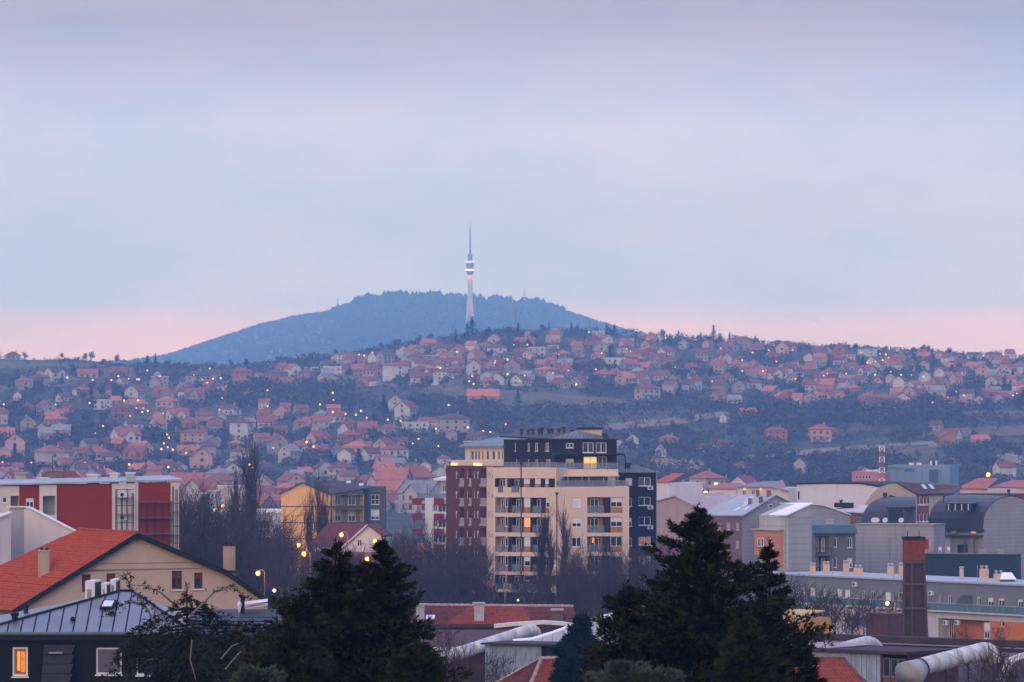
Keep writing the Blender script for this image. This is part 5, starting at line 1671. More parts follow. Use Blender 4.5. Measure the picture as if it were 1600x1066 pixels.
    mb.poly([p[0] + z9 for p in prof] + [Vector((prof[-1][0].x, prof[-1][0].y, 9)), Vector((prof[0][0].x, prof[0][0].y, 9))])
    mb.poly([p[1] + z9 for p in prof] + [Vector((prof[-1][1].x, prof[-1][1].y, 9)), Vector((prof[0][1].x, prof[0][1].y, 9))])
    mb.poly([prof[-1][0] + z9, prof[-1][1] + z9, Vector((prof[-1][1].x, prof[-1][1].y, 9)), Vector((prof[-1][0].x, prof[-1][0].y, 9))])
    mb.build('end_wall', LGREY, t)
    for k in range(1, 8):
        mb = MB()
        px = 1345 + 86 * k / 8
        pp = [W(max(px, 1345 + 43 * (1 - math.cos(math.pi / 2 * j / 10))), 820.5 - 44.5 * math.sin(math.pi / 2 * j / 10), 761.9 + 8 * (1 - math.cos(math.pi / 2 * j / 10))) for j in range(11) if px >= 1345 + 43 * (1 - math.cos(math.pi / 2 * j / 10))]
        if len(pp) > 2: mb.tube(pp, .04, 4); mb.build('seam', DVAULT, t)
    q = W(1386, 816, 760.6)
    mb = MB(); mb.obox(q, Vector((2.6, 0, 0)), (0, 0, 2.1), (1.5, 2.2, 0)); d = mb.build('dormer', DGR2, t)
    mb = MB(); mb.obox(q + Vector((.2, -.05, .15)), Vector((2.2, 0, 0)), (0, 0, 1.7), (0, .04, 0)); mb.build('pane', M_GLASS, d, org=ORG[t.name])
    mb = MB(); mb.obox(q + Vector((-.3, -.3, 2.1)), Vector((3.2, 0, 0)), (0, 0, .18), (1.5, 2.4, 0)); mb.build('dormer_roof', DVAULT, d, org=ORG[t.name])
    f = Fac.px(1336, 757, 1459, 752)
    zt = f.uv(1400, 820)[1]
    mb = MB(); body(mb, f, 0, f.L, 9, zt, 5, front=True); mb.build('wall', LGREY, t)
    mb = MB(); f.slab(mb, -.1, zt, f.L + .1, zt + .12, -5, .15); mb.build('coping', GREYW, t)
    mb = MB(); f.slab(mb, f.U(1389.5), f.uv(1390, 893)[1], f.U(1390.6), f.uv(1390, 841)[1], .003, .08); mb.build('downpipe', STEEL, t)
    for px in (1361, 1366, 1379, 1404):
        p = f.P(f.U(px), zt + .12, -1)
        k = thing('satellite_dish', p, 'white satellite dish on the parapet of the light grey block', 'satellite dish', 'parapet dishes')
        mb = MB(); mb.tube([p, p + Vector((0, 0, .35))], .03, 5); mb.build('stand', STEEL, k)
        mb = MB(); c = p + Vector((0, -.1, .5)); pr = []
        for q in range(10):
            a = q * math.pi / 5; pr.append(c + Vector((math.cos(a) * .36, 0, math.sin(a) * .36)))
        mb.prism(pr, (.08, .06, .03)); mb.build('dish', M_AC, k)
    for px, py, h in ((1383, 781, 2.1), (1392, 777, 1.3), (1396, 777, 1.2)): vent_pipe(W(px, py, 769) - Vector((0, 0, 1)), h, .2, t)
    # dark clad slab in front
    f = Fac.px(1442, 738, 1587, 735)
    t = thing('dark_annex', f.P(f.L / 2, 9), 'long low annex clad in dark teal sheet below the barrel roofs', 'building')
    mb = MB(); body(mb, f, 0, f.L, 9, PZ(867, 736), 6, front=True); mb.build('wall', mat('dark_teal_clad', (.022, .036, .045), .6, .12, .6), t)
    mb = MB(); f.slab(mb, -.1, PZ(867, 736), f.L + .1, PZ(866, 736), -6.1, .1); mb.build('coping', DVAULT, t)
    for px in (1532, 1561):
        p = f.P(f.U(px), PZ(866, 736), -2); mb = MB(); mb.box(p.x - .35, p.x + .35, p.y - .3, p.y + .3, p.z, p.z + .45); mb.box(p.x - .5, p.x + .5, p.y - .45, p.y + .45, p.z + .45, p.z + .58); mb.build('roof_vent', M_CONC, t)
    for px, py in ((1469, 862.5), (1482.5, 862)):
        p = W(px, py + 4, 741); p.z = PZ(866, 736) + .005
        k = thing('plastic_chair', p, 'white plastic chair on the roof terrace below the lit windows', 'chair', 'terrace chairs')
        mb = MB(); mb.box(p.x - .22, p.x + .22, p.y - .22, p.y + .22, p.z + .40, p.z + .45); mb.build('seat', M_AC, k)
        mb = MB(); mb.box(p.x - .22, p.x + .22, p.y + .18, p.y + .22, p.z + .45, p.z + .9); mb.build('backrest', M_AC, k)
        for sx in (-.19, .19):
            for sy in (-.19, .19):
                mb = MB(); mb.box(p.x + sx - .025, p.x + sx + .025, p.y + sy - .025, p.y + sy + .025, p.z, p.z + .4); mb.build('leg', M_AC, k)
    # teal roofed infill
    f = Fac.px(1271, 735, 1337, 738)
    t = thing('infill_building', f.P(f.L / 2, 9), 'narrow grey brown building with teal sheet roof and small balconies', 'building')
    w = [(1303.5, 840, 1308, 855, {'mull': 0}), (1324, 840, 1332, 856, {}), (1303.5, 872, 1308, 887, {'mull': 0}), (1324, 872, 1332.5, 887, {'blind': .6}),
         (1276, 838, 1296, 866, {'log': 1, 'dep': 1.1}), (1276, 870, 1296, 896, {'log': 1, 'dep': 1.1})]
    block(t, f, 9, f.uv(1300, 834)[1], GREYB, w, 8, back=BRW)
    for a, b in ((838, 866), (870, 896)):
        for x0, x1 in ((1277.5, 1283.5), (1288, 1293.5)):
            r = f.rect(x0, a + 2, x1, b - 3); window(f, r, t, depth=.95, mull=1, sill=False)
        z = f.uv(1285, b)[1]; railing(f, f.U(1274), f.U(1297), z - .1, z + .9, .35, t, M_DARKMETAL)
        mb = MB(); f.slab(mb, f.U(1274), z - .25, f.U(1297), z - .1, .003, .4); mb.build('balcony_slab', DGR2, t)
    mb = MB(); z = f.uv(1300, 834)[1]; mb.prism([f.P(-.3, z, .5), f.P(f.L + .1, z, .5), f.P(f.L + .1, z + 1.1, -.4), f.P(-.3, z + 1.1, -.4)], (0, 0, .12)); mb.prism([f.P(-.3, z + 1.1, -.4), f.P(f.L + .1, z + 1.1, -.4), f.P(f.L + .1, z + 1.35, -8), f.P(-.3, z + 1.35, -8)], (0, 0, .12)); mb.build('roof', TEAL, t)
    p = f.P(f.U(1312), z + 1.3, -3); mb = MB(); mb.box(p.x - .55, p.x + .55, p.y - .4, p.y + .4, p.z, p.z + .6); mb.box(p.x - .7, p.x + .7, p.y - .5, p.y + .5, p.z + .6, p.z + .75); mb.build('chimney', M_CONC, t)
    # white sloping neighbour behind it
    f = Fac.px(1262, 762, 1332, 766)
    t = thing('white_gable_building', f.P(f.L / 2, 9), 'white sloping gable wall behind the teal roofed building', 'building')
    gable_front(t, f, [(1264, 789), (1286, 791), (1328, 806)], 8, GREYW, 9)
    mb = MB(); a, b, c = f.P2(1263, 788.2, .2), f.P2(1286, 790.2, .2), f.P2(1329, 805.4, .2); e = Vector((-f.n.x, -f.n.y, 0)) * 8
    mb.prism([a, b, b + e, a + e], (0, 0, .14)); mb.prism([b, c, c + e, b + e], (0, 0, .14)); mb.build('roof', WHROOF, t)
    f = Fac.px(1300, 795, 1353, 790)
    t = thing('low_rear_building', f.P(f.L / 2, 9), 'low pinkish flat roof with dark plant box below the white building', 'building')
    mb = MB(); body(mb, f, 0, f.L, 9, PZ(800, 792), 7, front=True); mb.build('wall', mat('brown_plaster', (.20, .13, .11), .9, .15), t)
    mb = MB(); mb.prism([f.P(-.5, PZ(800, 792), .5), f.P(f.L + .2, PZ(802, 792), .5), f.P(f.L + .2, PZ(793, 792), -6), f.P(-.5, PZ(792, 792), -6)], (0, 0, .15)); mb.build('roof', mat('pink_sheet_roof', (.5, .42, .42), .6, .1), t)
    g = Fac.px(1305, 796, 1335, 796); mb = MB(); r = g.rect(1305, 786, 1334, 793); body(mb, g, r[0], r[2], r[1], r[3], 3, front=True); mb.build('plant_box', DPANEL, t)
    vent_pipe(W(1314, 786, 797) - Vector((0, 0, .2)), .7, .2, t)
    mb = MB(); r = f.rect(1326, 809, 1329, 816); f.slab(mb, r[0], r[1], r[2], r[3], .01, .08); mb.build('wall_lamp', M_LITW, t)
    # grey green building with white roof and peach bay
    f = Fac.px(1189, 703, 1228, 697); g = Fac.px(1228, 697, 1268, 699.1)
    t = thing('grey_green_building', f.P(f.L, 10), 'grey green building with white lean-to roof and peach bay window', 'building')
    zt = f.uv(1210, 806.5)[1]
    block(t, f, 10, zt, GREYW, [(1195, 811, 1198.5, 823, {'mull': 0}), (1202, 811, 1205, 823, {'mull': 0}), (1214, 813, 1217.5, 826, {'mull': 0})], g.L * .98)
    A, B = g.uv(1228, 806), g.uv(1267.5, 788)
    mb = MB(); mb.prism([g.P(0.01, 10, .02), g.P(g.L, 10, .02), g.P(g.L, B[1], .02), g.P(0.01, A[1], .02)], Vector((-g.n.x, -g.n.y, 0)) * f.L * .99); mb.build('gable_wall', GGREEN, t)
    RA, RB, RC = W(1187.5, 806.2, 703.2), W(1229, 806.2, 696.5), g.P2(1269, 787.2, .3)
    mb = MB(); mb.prism([RA, RB, RC, RC + RA - RB], (0, 0, .16)); mb.build('roof', WHROOF, t)
    a0, a1 = f.P(-.2, 0, .95), f.P(f.L * .9, 0, .95)
    h = Fac((a0.x, a0.y), (a1.x, a1.y))
    r = h.rect(1183, 828.5, 1214, 868)
    mb = MB(); body(mb, h, 0, h.L, r[1], r[3], .93, front=True); bay = mb.build('bay', PEACH, t)
    mb = MB(); mb.quad(h.P(0, r[1]), h.P(h.L, r[1]), h.P(h.L, r[1], -.93), h.P(0, r[1], -.93)); mb.build('bay_soffit', PEACH, t)
    mb = MB(); h.slab(mb, h.L * .86, r[1] - 1.3, h.L, r[1], -.9, 0); mb.build('bay_pier', PEACH, t)
    for x0, x1 in ((1185, 1188.6), (1190.4, 1194)): window(h, h.rect(x0, 841, x1, 854), t, depth=-.05, mull=0)
    window(h, h.rect(1202, 842, 1206.5, 854), t, depth=-.05, mull=0)
    mb = MB(); h.slab(mb, h.U(1184), r[1] + 1.0, h.U(1195), r[1] + 1.1, .05, .12); mb.build('flower_rail', M_DARKMETAL, t)
    mb = MB(); h.slab(mb, -.3, r[3], h.L + .2, r[3] + .15, -.9, .3); mb.build('bay_roof', GRROOF, t)
    # pale grey roofed building further back
    f = Fac.px(1098, 774, 1160, 768); g = Fac.px(1160, 768, 1233, 775)
    t = thing('grey_roofed_building', f.P(f.L, 9), 'grey building with broad pale grey roof, skylights and small chimneys', 'building')
    block(t, f, 9, f.uv(1130, 807)[1], mat('plum_render', (.17, .10, .12), .9, .1), [(1150, 817, 1155, 828, {'mull': 0}), (1135, 817, 1141, 828, {}), (1150, 845, 1155, 856, {}), (1120, 817, 1127, 828, {})], g.L * .95)
    mb = MB()
    a, b, c = g.uv(1160, 806), g.uv(1211, 775), g.uv(1233, 786)
    mb.prism([g.P(0, 9, .02), g.P(c[0], 9, .02), g.P(c[0], c[1], .02), g.P(b[0], b[1], .02), g.P(0, a[1], .02)], Vector((-g.n.x, -g.n.y, 0)) * f.L); mb.build('gable_wall', LGREY, t)
    window(g, g.rect(1200, 788, 1207, 794), t, depth=-.05, mull=0)
    RA, RB, RC = W(1096, 806.4, 774.2), W(1161.5, 806.4, 767.4), g.P2(1211, 774.3, .25)
    RD = RC + RA - RB
    mb = MB(); E_ = g.P2(1234.5, 786.5, .25); mb.prism([RC, E_, E_ + RA - RB, RD], (0, 0, .16)); mb.build('rear_roof', GRROOF, t)
    mb = MB(); mb.prism([RA, RB, RC, RD], (0, 0, .16)); rf = mb.build('roof', GRROOF, t)
    pt = lambda s_, q: RA.lerp(RB, s_).lerp(RD.lerp(RC, s_), q)
    for s_, q in ((.55, .55), (.62, .42), (.5, .7), (.8, .22), (.6, .18)):
        p = pt(s_, q); e1 = (RB - RA).normalized(); e2 = (RD - RA).normalized()
        mb = MB(); mb.obox(p + Vector((0, 0, .17)), e1 * .9, e2 * 1.3, (0, 0, .1)); mb.build('skylight', mat('skylight_glass', (.45, .5, .6), .1), rf, org=ORG[t.name])
    for s_, q, w_ in ((.72, .55, .5), (.93, .62, .6), (.88, .93, .7), (.6, .95, .5)):
        p = pt(s_, q); mb = MB(); mb.box(p.x - w_ / 2, p.x + w_ / 2, p.y - .4, p.y + .4, p.z - .3, p.z + 1.0); mb.build('chimney', mat('brick_chimney', (.22, .10, .08), .9, .2), rf, org=ORG[t.name])
    # house behind
    f = Fac.px(1153, 1105, 1232, 1095)
    t = thing('pale_house', f.P(f.L / 2, 6), 'pale house with hipped grey roof and glowing wall lamps behind the grey roof', 'house')
    block(t, f, 6, PZ(762, 1100), PALE, [(1160, 766, 1165, 776, {}), (1174, 766, 1179, 776, {}), (1199, 766, 1204, 776, {})], 10)
    mb = MB(); mb.prism([f.P(-.6, PZ(762, 1100), .6), f.P(f.L - 4.5, PZ(762, 1100), .6), f.P(f.L - 6, PZ(753, 1100), -5), f.P(2, PZ(755, 1100), -5)], (0, 0, .2)); mb.prism([f.P(f.L - 4.5, PZ(762, 1100), .6), f.P(f.L + .5, PZ(768, 1100), .6), f.P(f.L - 6, PZ(751, 1100), -5)], (0, 0, .2)); mb.build('roof', mat('mauve_roof', (.24, .19, .20), .8, .15), t)
    for px, py in ((1164, 764.5), (1189, 764.5), (1218, 764.5)):
        mb = MB(); r = f.rect(px - 1.3, py - 1.3, px + 1.3, py + 1.3); f.slab(mb, *r, .01, .2); mb.build('wall_lamp', L_ORA, t)
    # big blue box and pink block on the valley floor
    f = Fac.px(1386, 1900, 1484, 1893)
    t = thing('industrial_hall', f.P(f.L / 2, 3), 'big blue grey windowless industrial hall on the valley floor', 'building')
    for k in range(7):
        mb = MB(); f.slab(mb, f.L * k / 7 + .05, 2, f.L * (k + 1) / 7 - .05, PZ(727, 1897), -16, -.05 * (k % 2)); mb.build('cladding_panel', mat('blue_clad', (.15, .22, .27), .7, .1, .1), t)
    for q in ((1414, 732, 1428, 737), (1386, 731, 1412, 732.5), (1452, 734, 1466, 756)):
        mb = MB(); f.slab(mb, *f.rect(*q), .02, .2); mb.build('dark_opening', mat('blue_dark', (.06, .09, .12), .8, .1), t)
    for px in (1424, 1436, 1457, 1460):
        p = W(px, 727, 1900); mb = MB(); mb.box(p.x - .9, p.x + .9, 1899, 1901, p.z - .2, p.z + (1.6 if px > 1450 else .9)); mb.build('roof_unit', TRIM, t)
    f = Fac.px(1331, 1850, 1380, 1846)
    t = thing('office_block', f.P(f.L / 2, 3), 'pink office block with a white window band beside the lattice mast', 'building')
    block(t, f, 2, PZ(737, 1848), mat('rose_render', (.40, .17, .17), .9, .08), [(1337 + 5 * k, 743, 1340.5 + 5 * k, 748, {'mull': 0, 'sill': False}) for k in range(5)], 10)
    for px in (1358, 1368): 
        p = W(px, 737, 1852); mb = MB(); mb.box(p.x - 1, p.x + 1, 1851, 1853, p.z - .2, p.z + .7); mb.build('roof_unit', TRIM, t)
    lattice_mast('lattice_mast', 1378, 697, 765, 1800, 2.0, 1.6, 'red and white lattice telecom mast on the valley floor', [M_MWHITE, M_MRED], 9)
    # houses low on the right, beyond the barrel roof
    for x0, x1, yt, ye, Y, lab in ((1500, 1542, 749, 764, 1000, 'broad pink tiled house beyond the barrel roof'), (1555, 1600, 752, 762, 1020, 'pink tiled house at the foot of the slope beside the white curved roof'), (1108, 1150, 756, 764, 1350, 'low pink roofed house beside the valley lamps'), (1050, 1090, 758, 770, 1200, 'pink roofed house above the blank pinkish building')):
        f = Fac.px(x0, Y, x1, Y - 6)
        t = thing('tiled_house', f.P(f.L / 2, 5), lab, 'house')
        mb = MB(); body(mb, f, 0, f.L, 4, PZ(ye, Y), 9, front=True); mb.build('wall', PALE, t)
        mb = MB(); mb.prism([f.P(-.5, PZ(ye, Y), .5), f.P(f.L + .5, PZ(ye, Y), .5), f.P(f.L - 1.6, PZ(yt, Y), -4.5), f.P(.4, PZ(yt, Y), -4.5)], (0, 0, .2)); mb.build('roof', mat('faded_pink_tiles', (.34, .13, .11), .9, .2, 1.5), t)
        window(f, (f.L * .3, PZ(ye, Y) - 2.2, f.L * .3 + 1.2, PZ(ye, Y) - .8), t, depth=-.05)
    f = Fac.px(1500, 905, 1600, 900)
    t = thing('flat_roof_building', f.P(f.L / 2, 6), 'flat maroon edged roof behind the barrel roof', 'building')
    mb = MB(); body(mb, f, 0, f.L, 6, PZ(773, 902), 8, front=True); mb.build('wall', BRW, t)
    mb = MB(); f.slab(mb, -.2, PZ(773, 902), f.L, PZ(771.5, 902), -8, .3); mb.build('parapet', BRROOF, t)
right_cluster()

def long_building():
    f = Fac.px(1196, 691.5, 1630, 641.5)
    gz = 9.5
    t = thing('long_apartment_building', f.P(f.L / 2, gz), 'long low grey apartment building with glass balcony rail, white band and orange end', 'building')
    D = lambda px: (px - 1210) * 22 / 390.0           # lines sink to the right because the near end is closer
    zt = f.uv(1400, 896 + D(1400))[1]
    zl = f.uv(1400, 949.8)[1]
    GL = mat('slate_grey_render', (.175, .175, .195), .9, .07, .3, streak=.2)
    WB = mat('mauve_white_render', (.52, .46, .47), .9, .07, .3, streak=.3)
    OR = mat('bright_orange_render', (.55, .17, .045), .9, .08, .3, streak=.12)
    ups, ur = [], []
    for x0, x1, b in ((1228, 1233, 0), (1243, 1249, 0), (1254, 1258, 0), (1266, 1273, .95), (1285, 1291, .9), (1308, 1315, .9), (1320, 1328, .96), (1347, 1351.5, 0), (1360, 1366.5, 0), (1383, 1391.5, .97), (1403, 1410.5, 0),
                      (1466, 1472, 0), (1480.5, 1487, .1), (1525.5, 1531.5, .15), (1543, 1552, .5), (1559.5, 1569, .3), (1590, 1598, .3)):
        d = D((x0 + x1) / 2); r = f.rect(x0, 915 + d, x1, 928 + d); ups.append((*r, .2)); ur.append((r, b))
    lo, lr = [], []
    for x0, x1, b in ((1258, 1264, 0), (1290, 1296, .5), (1318, 1326, .5), (1396.5, 1404.5, 0)):
        d = D((x0 + x1) / 2); r = f.rect(x0, 952 + d, x1, 966 + d); lo.append((*r, .2)); lr.append((r, b))
    lg = f.rect(1466, 968, 1546, 1003); lo.append((lg[0], lg[1] - 1, lg[2], lg[3], 1.6, 1, 0))
    rO = f.U(1546.5)
    zo = lg[3]
    mb = MB(); f.wall(mb, 0, zl + .95, f.L, zt, ups); body(mb, f, 0, f.L, gz - 1, zt, 11, top=False); mb.build('wall', [GL], t)
    mb = MB(); f.wall(mb, 0, gz - 1, rO, zl + .94, lo); f.wall(mb, rO, zo, f.L, zl + .94, []); mb.build('lower_wall', [WB, OR], t)
    mb = MB(); r1 = f.rect(1564, 971, 1569, 979); f.wall(mb, rO, gz - 1, f.L, zo, [(*r1, .2)]); mb.build('orange_wall', OR, t); window(f, r1, t, mull=0)
    for r, b in ur + lr: window(f, r, t, blind=b, mull=1 if r[2] - r[0] > .5 else 0, fw=.07)
    for x0, x1 in ((1469, 1476), (1526, 1531)): window(f, (f.U(x0), lg[1] - .9, f.U(x1), lg[3] - .3), t, depth=1.5, sill=False)
    window(f, (f.U(1539), lg[1] + .6, f.U(1548), lg[3] - .25), t, depth=-.04, blind=.6)
    for px, py in ((1480, 973), (1498, 973)):
        ac_on_wall(f, px, py, 'air conditioner hanging in the orange loggia', .8, .6, group='loggia air conditioners')
    for px, py in ((1457, 925), (1338, 918)): ac_on_wall(f, px, py + D(px) - 12, 'air conditioner on the slate grey upper wall', .8, .6, group='upper wall air conditioners')
    railing(f, f.U(1466), f.U(1546), lg[1] - .8, lg[1] + .3, -.1, t, M_DARKMETAL, mat('loggia_screen', (.15, .12, .12), .5, .1))
    railing(f, .1, f.L - .1, zl + .02, zl + 1.02, .55, t, STEEL, mat('teal_glass', (.085, .17, .18), .15, .1, spec=.6))
    mb = MB(); f.slab(mb, 0, zl - .2, f.L, zl, .003, .6); mb.build('balcony_slab', WB, t)
    mb = MB(); f.slab(mb, -.2, zt, f.L + .2, zt + .22, -11.2, .25); roof = mb.build('roof', mat('blue_grey_membrane', (.33, .36, .40), .6, .12, .3), t)
    CH = mat('cream_chimney', (.55, .38, .27), .9, .12, .8)
    for k, (px, w, dd) in enumerate(((1223, 9, 5), (1244, 11, 5), (1275, 10, 5), (1303, 15, 4), (1325, 10, 7), (1361, 9, 5), (1372, 10, 5), (1445, 6, 6), (1480, 14, 6), (1512, 15, 5), (1563, 13, 5), (1591, 17, 5))):
        p = f.P(f.U(px), zt + .22, -dd); h = .95 + .25 * (k % 3)
        mb = MB(); hw = w / 24.5; mb.box(p.x - hw, p.x + hw, p.y - .35, p.y + .35, p.z, p.z + h); ch = mb.build('chimney', CH, roof, org=ORG[t.name])
        for q in range(2):
            mb = MB(); c = Vector((p.x + (q - .5) * hw, p.y, p.z + h)); mb.lathe(c, [(.16, 0), (.16, .22), (.26, .25), (.2, .38), (.05, .44)], 7); mb.build('chimney_cowl', M_CONC, roof, org=ORG[t.name])
    p = f.P(f.U(1395), zt + .22, -4)
    mb = MB()
    for k in range(8):
        a0, a1 = math.pi * k / 8, math.pi * (k + 1) / 8
        q = lambda a: p + Vector((-math.cos(a) * 1.25, 0, math.sin(a) * .75))
        mb.prism([q(a0), q(a1), q(a1) + Vector((0, 1.6, 0)), q(a0) + Vector((0, 1.6, 0))], (0, 0, .05))
    mb.poly([p + Vector((-math.cos(math.pi * k / 8) * 1.25, 0, math.sin(math.pi * k / 8) * .75)) for k in range(9)]); mb.build('roof_dome', WHROOF, roof, org=ORG[t.name])
    p = f.P(f.U(1536), zt + .22, -4)
    mb = MB(); mb.prism([p + Vector((-1, 0, .3)), p + Vector((1.1, 0, .3)), p + Vector((.6, 1.2, 1.1)), p + Vector((-.6, 1.2, 1.1))], (0, 0, .08)); mb.build('hatch_roof', WHROOF, roof, org=ORG[t.name])
    mb = MB(); mb.box(p.x - .9, p.x + .9, p.y + .1, p.y + 1.6, p.z, p.z + .3); mb.build('hatch_base', DGR2, roof, org=ORG[t.name])
    # dark dormer screen
    z = zl + .95
    mb = MB(); mb.prism([f.P(f.U(1494), z, .1), f.P(f.U(1520), z, .1), f.P(f.U(1519), z + 1.1, .1), f.P(f.U(1503), z + 1.1, .1)], Vector((f.n.x, f.n.y, 0)) * -.3); mb.build('stair_screen', DGR2, t)
    for px in (1295, 1391, 1521.5):
        k = thing('roof_lamp_pole', f.P(f.U(px), zt + .22, -.6), 'thin aerial pole on the roof edge of the long grey building', 'pole', 'roof edge poles')
        mb = MB(); b = ORG[k.name]; mb.tube([b, b + Vector((0, 0, 1.9))], .035, 5); mb.build('shaft', STEEL, k)
        mb = MB(); mb.lathe(b + Vector((0, 0, 1.9)), [(.05, 0), (.12, .08), (.05, .2)], 6); mb.build('tip', STEEL, k)
long_building()

def brick_stack():
    Y = 480
    b = W(1431, 1000, Y); b.z = 11
    t = thing('factory_chimney', b, 'square old factory chimney with brick top and ribbed dark shaft', 'chimney')
    BR1 = mat('old_brick', (.19, .055, .03), .95, .25, 2.0, bump=.4)
    BR2 = mat('sooty_brick', (.060, .036, .030), .95, .3, 1.5, bump=.4)
    RB = mat('iron_band', (.095, .066, .054), .9, .2)
    def fr(mb, x0, x1, py0, X0, X1, py1):
        a = [Vector((PX(x, Y), Y + d, PZ(py0, Y))) for x, d in ((X0, -1.1), (X1, -1.1), (X1, 1.1), (X0, 1.1))]
        c = [Vector((PX(x, Y), Y + d, PZ(py1, Y))) for x, d in ((x0, -1), (x1, -1), (x1, 1), (x0, 1))]
        a = a
        for i in range(4): mb.quad(a[i], a[(i + 1) % 4], c[(i + 1) % 4], c[i])
        mb.poly(c); mb.poly(list(reversed(a)))
    # individually laid courses on the brick head
    rnd = random.Random(2)
    mb = MB(); fr(mb, 1412.6, 1442.4, 1040, 1411, 1454, 876); 
    a = [Vector((PX(x, Y), Y + d, 11)) for x, d in ((1409, -1.2), (1454, -1.2), (1454, 1.2), (1409, 1.2))]
    c = [Vector((PX(x, Y), Y + d, PZ(876, Y))) for x, d in ((1412.5, -1.0), (1443.5, -1.0), (1443.5, 1.0), (1412.5, 1.0))]
    mb = MB()
    for i in range(4): mb.quad(a[i], a[(i + 1) % 4], c[(i + 1) % 4], c[i])
    mb.poly(c); mb.build('shaft', BR2, t)
    mb = MB(); mb.box(PX(1412, Y), PX(1443, Y), Y - 1, Y + 1, PZ(876, Y), PZ(843, Y)); mb.build('brick_head', BR1, t)
    z0 = PZ(876, Y)
    for k in range(9):
        mb = MB(); zz = z0 + .02 + k * .215
        w = rnd.uniform(.0, .02)
        mb.box(PX(1412, Y) - .02 - w, PX(1443, Y) + .02 + w, Y - 1.02 - w, Y + 1.02, zz, zz + .18); mb.build('brick_course', BR1, t)
    mb = MB(); mb.box(PX(1410.5, Y), PX(1444.5, Y), Y - 1.15, Y + 1.15, PZ(843, Y), PZ(838.5, Y)); mb.build('cap', mat('soot_cap', (.03, .028, .022), .95, .2), t)
    for py in (878, 912, 950):
        mb = MB(); f_ = (py - 876) / 130; x0, x1 = 1412.3 - 3 * f_, 1443.8 + 9 * f_; mb.box(PX(x0, Y) - .05, PX(x1, Y) + .05, Y - 1.14 - .2 * f_, Y + 1, PZ(py, Y) - .12, PZ(py, Y) + .1); mb.build('iron_band', RB, t)
    for fx in (.0, .36, .97):
        mb = MB(); p0 = c[0].lerp(c[1], fx); p1 = a[0].lerp(a[1], fx); mb.tube([p0 + Vector((0, -.06, 0)), p1 + Vector((0, -.06, 0))], .1, 4); mb.build('rib', RB, t)
    for px in (1418, 1436): 
        mb = MB(); mb.tube([W(px, 839, Y), W(px, 830, Y)], .04, 4); mb.build('lightning_rod', M_DARKMETAL, t)
    mb = MB(); p = W(1446, 850, Y); mb.box(p.x - .12, p.x + .25, Y - .6, Y + .6, p.z - .5, p.z + .45); mb.build('red_sign', mat('red_sign', (.5, .05, .06), .6, .1), t)
brick_stack()
# ------------------------------------------------------------------ foreground: tiled roofs with real courses
def tiled(root, A, B, C, D, m, name='roof_tiles', course=.34, tile=.26, parent=None, amp=.035, step=.045):
    """pantile sheet over quad A,B (eave) - D,C (ridge, D above A): stepped courses and waves as geometry"""
    A, B, C, D = [Vector(p) for p in (A, B, C, D)]
    up = (B - A).cross(D - A)
    if up.z < 0: up = -up
    n = up.normalized()
    H = max((D - A).length, (C - B).length)
    nc = max(2, int(H / course))
    L = max((B - A).length, (C - D).length)
    nt = max(2, int(L / tile))
    rnd = random.Random(int(A.x * 10) + nt)
    v, f = [], []
    sub = 4
    wav = [math.sin(2 * math.pi * k / sub) for k in range(sub)]
    for c in range(nc):
        s0, s1 = c / nc, (c + 1.0) / nc
        jit = rnd.uniform(-.012, .012)
        for e, s in ((0, s0), (1, s1)):
            for k in range(nt * sub + 1):
                t = k / (nt * sub)
                p = A.lerp(B, t).lerp(D.lerp(C, t), s)
                lift = (step if e == 0 else 0.0) + amp * wav[k % sub] + jit + .06 + .008 * math.sin(k * 3.7 + c * 1.3)
                v.append(p + n * lift)
        i = c * 2 * (nt * sub + 1)
        w = nt * sub + 1
        for k in range(nt * sub):
            f.append((i + k, i + k + 1, i + w + k + 1, i + w + k))
            if c: f.append((i - w + k, i - w + k + 1, i + k + 1, i + k))
    mb = MB(); mb.v, mb.f, mb.m = v, f, [0] * len(f)
    o = mb.build(name, m, parent or root, org=ORG[root.name], fix=False)
    tag(o, kind='stuff')
    return o
def ridge_tiles(root, a, b, m, parent=None, r=.14, step=.38, name='ridge_tile'):
    a, b = Vector(a), Vector(b)
    n = max(2, int((b - a).length / step))
    for k in range(n):
        p, q = a.lerp(b, k / n), a.lerp(b, (k + 1.12) / n)
        mb = MB(); mb.tube([p + Vector((0, 0, .10)), q + Vector((0, 0, .06))], [r * 1.12, r], 7); mb.build(name, m, parent or root, org=ORG[root.name])

ORT = mat('orange_roof_tiles', (0.34, 0.058, 0.026), 0.85, 0.36, 3.5, spec=.2, streak=.35, dirt=(.6, .5, .5))
RDT = mat('weathered_red_tiles', (0.255, 0.058, 0.032), 0.9, 0.35, 2.5, spec=.15)
RDT2 = mat('darker_red_tiles', (0.13, 0.042, 0.032), 0.9, 0.4, 1.2, spec=.15)  # darker red tiles for side sections, a hip slope and ridges
BEIGE = mat('beige_roughcast', (0.47, 0.335, 0.255), 0.95, 0.06, 0.5, bump=.35, bscale=14, streak=.16, dirt=(.7, .66, .62))
BLACKF = mat('black_fascia', (0.018, 0.017, 0.02), 0.6, 0.15)

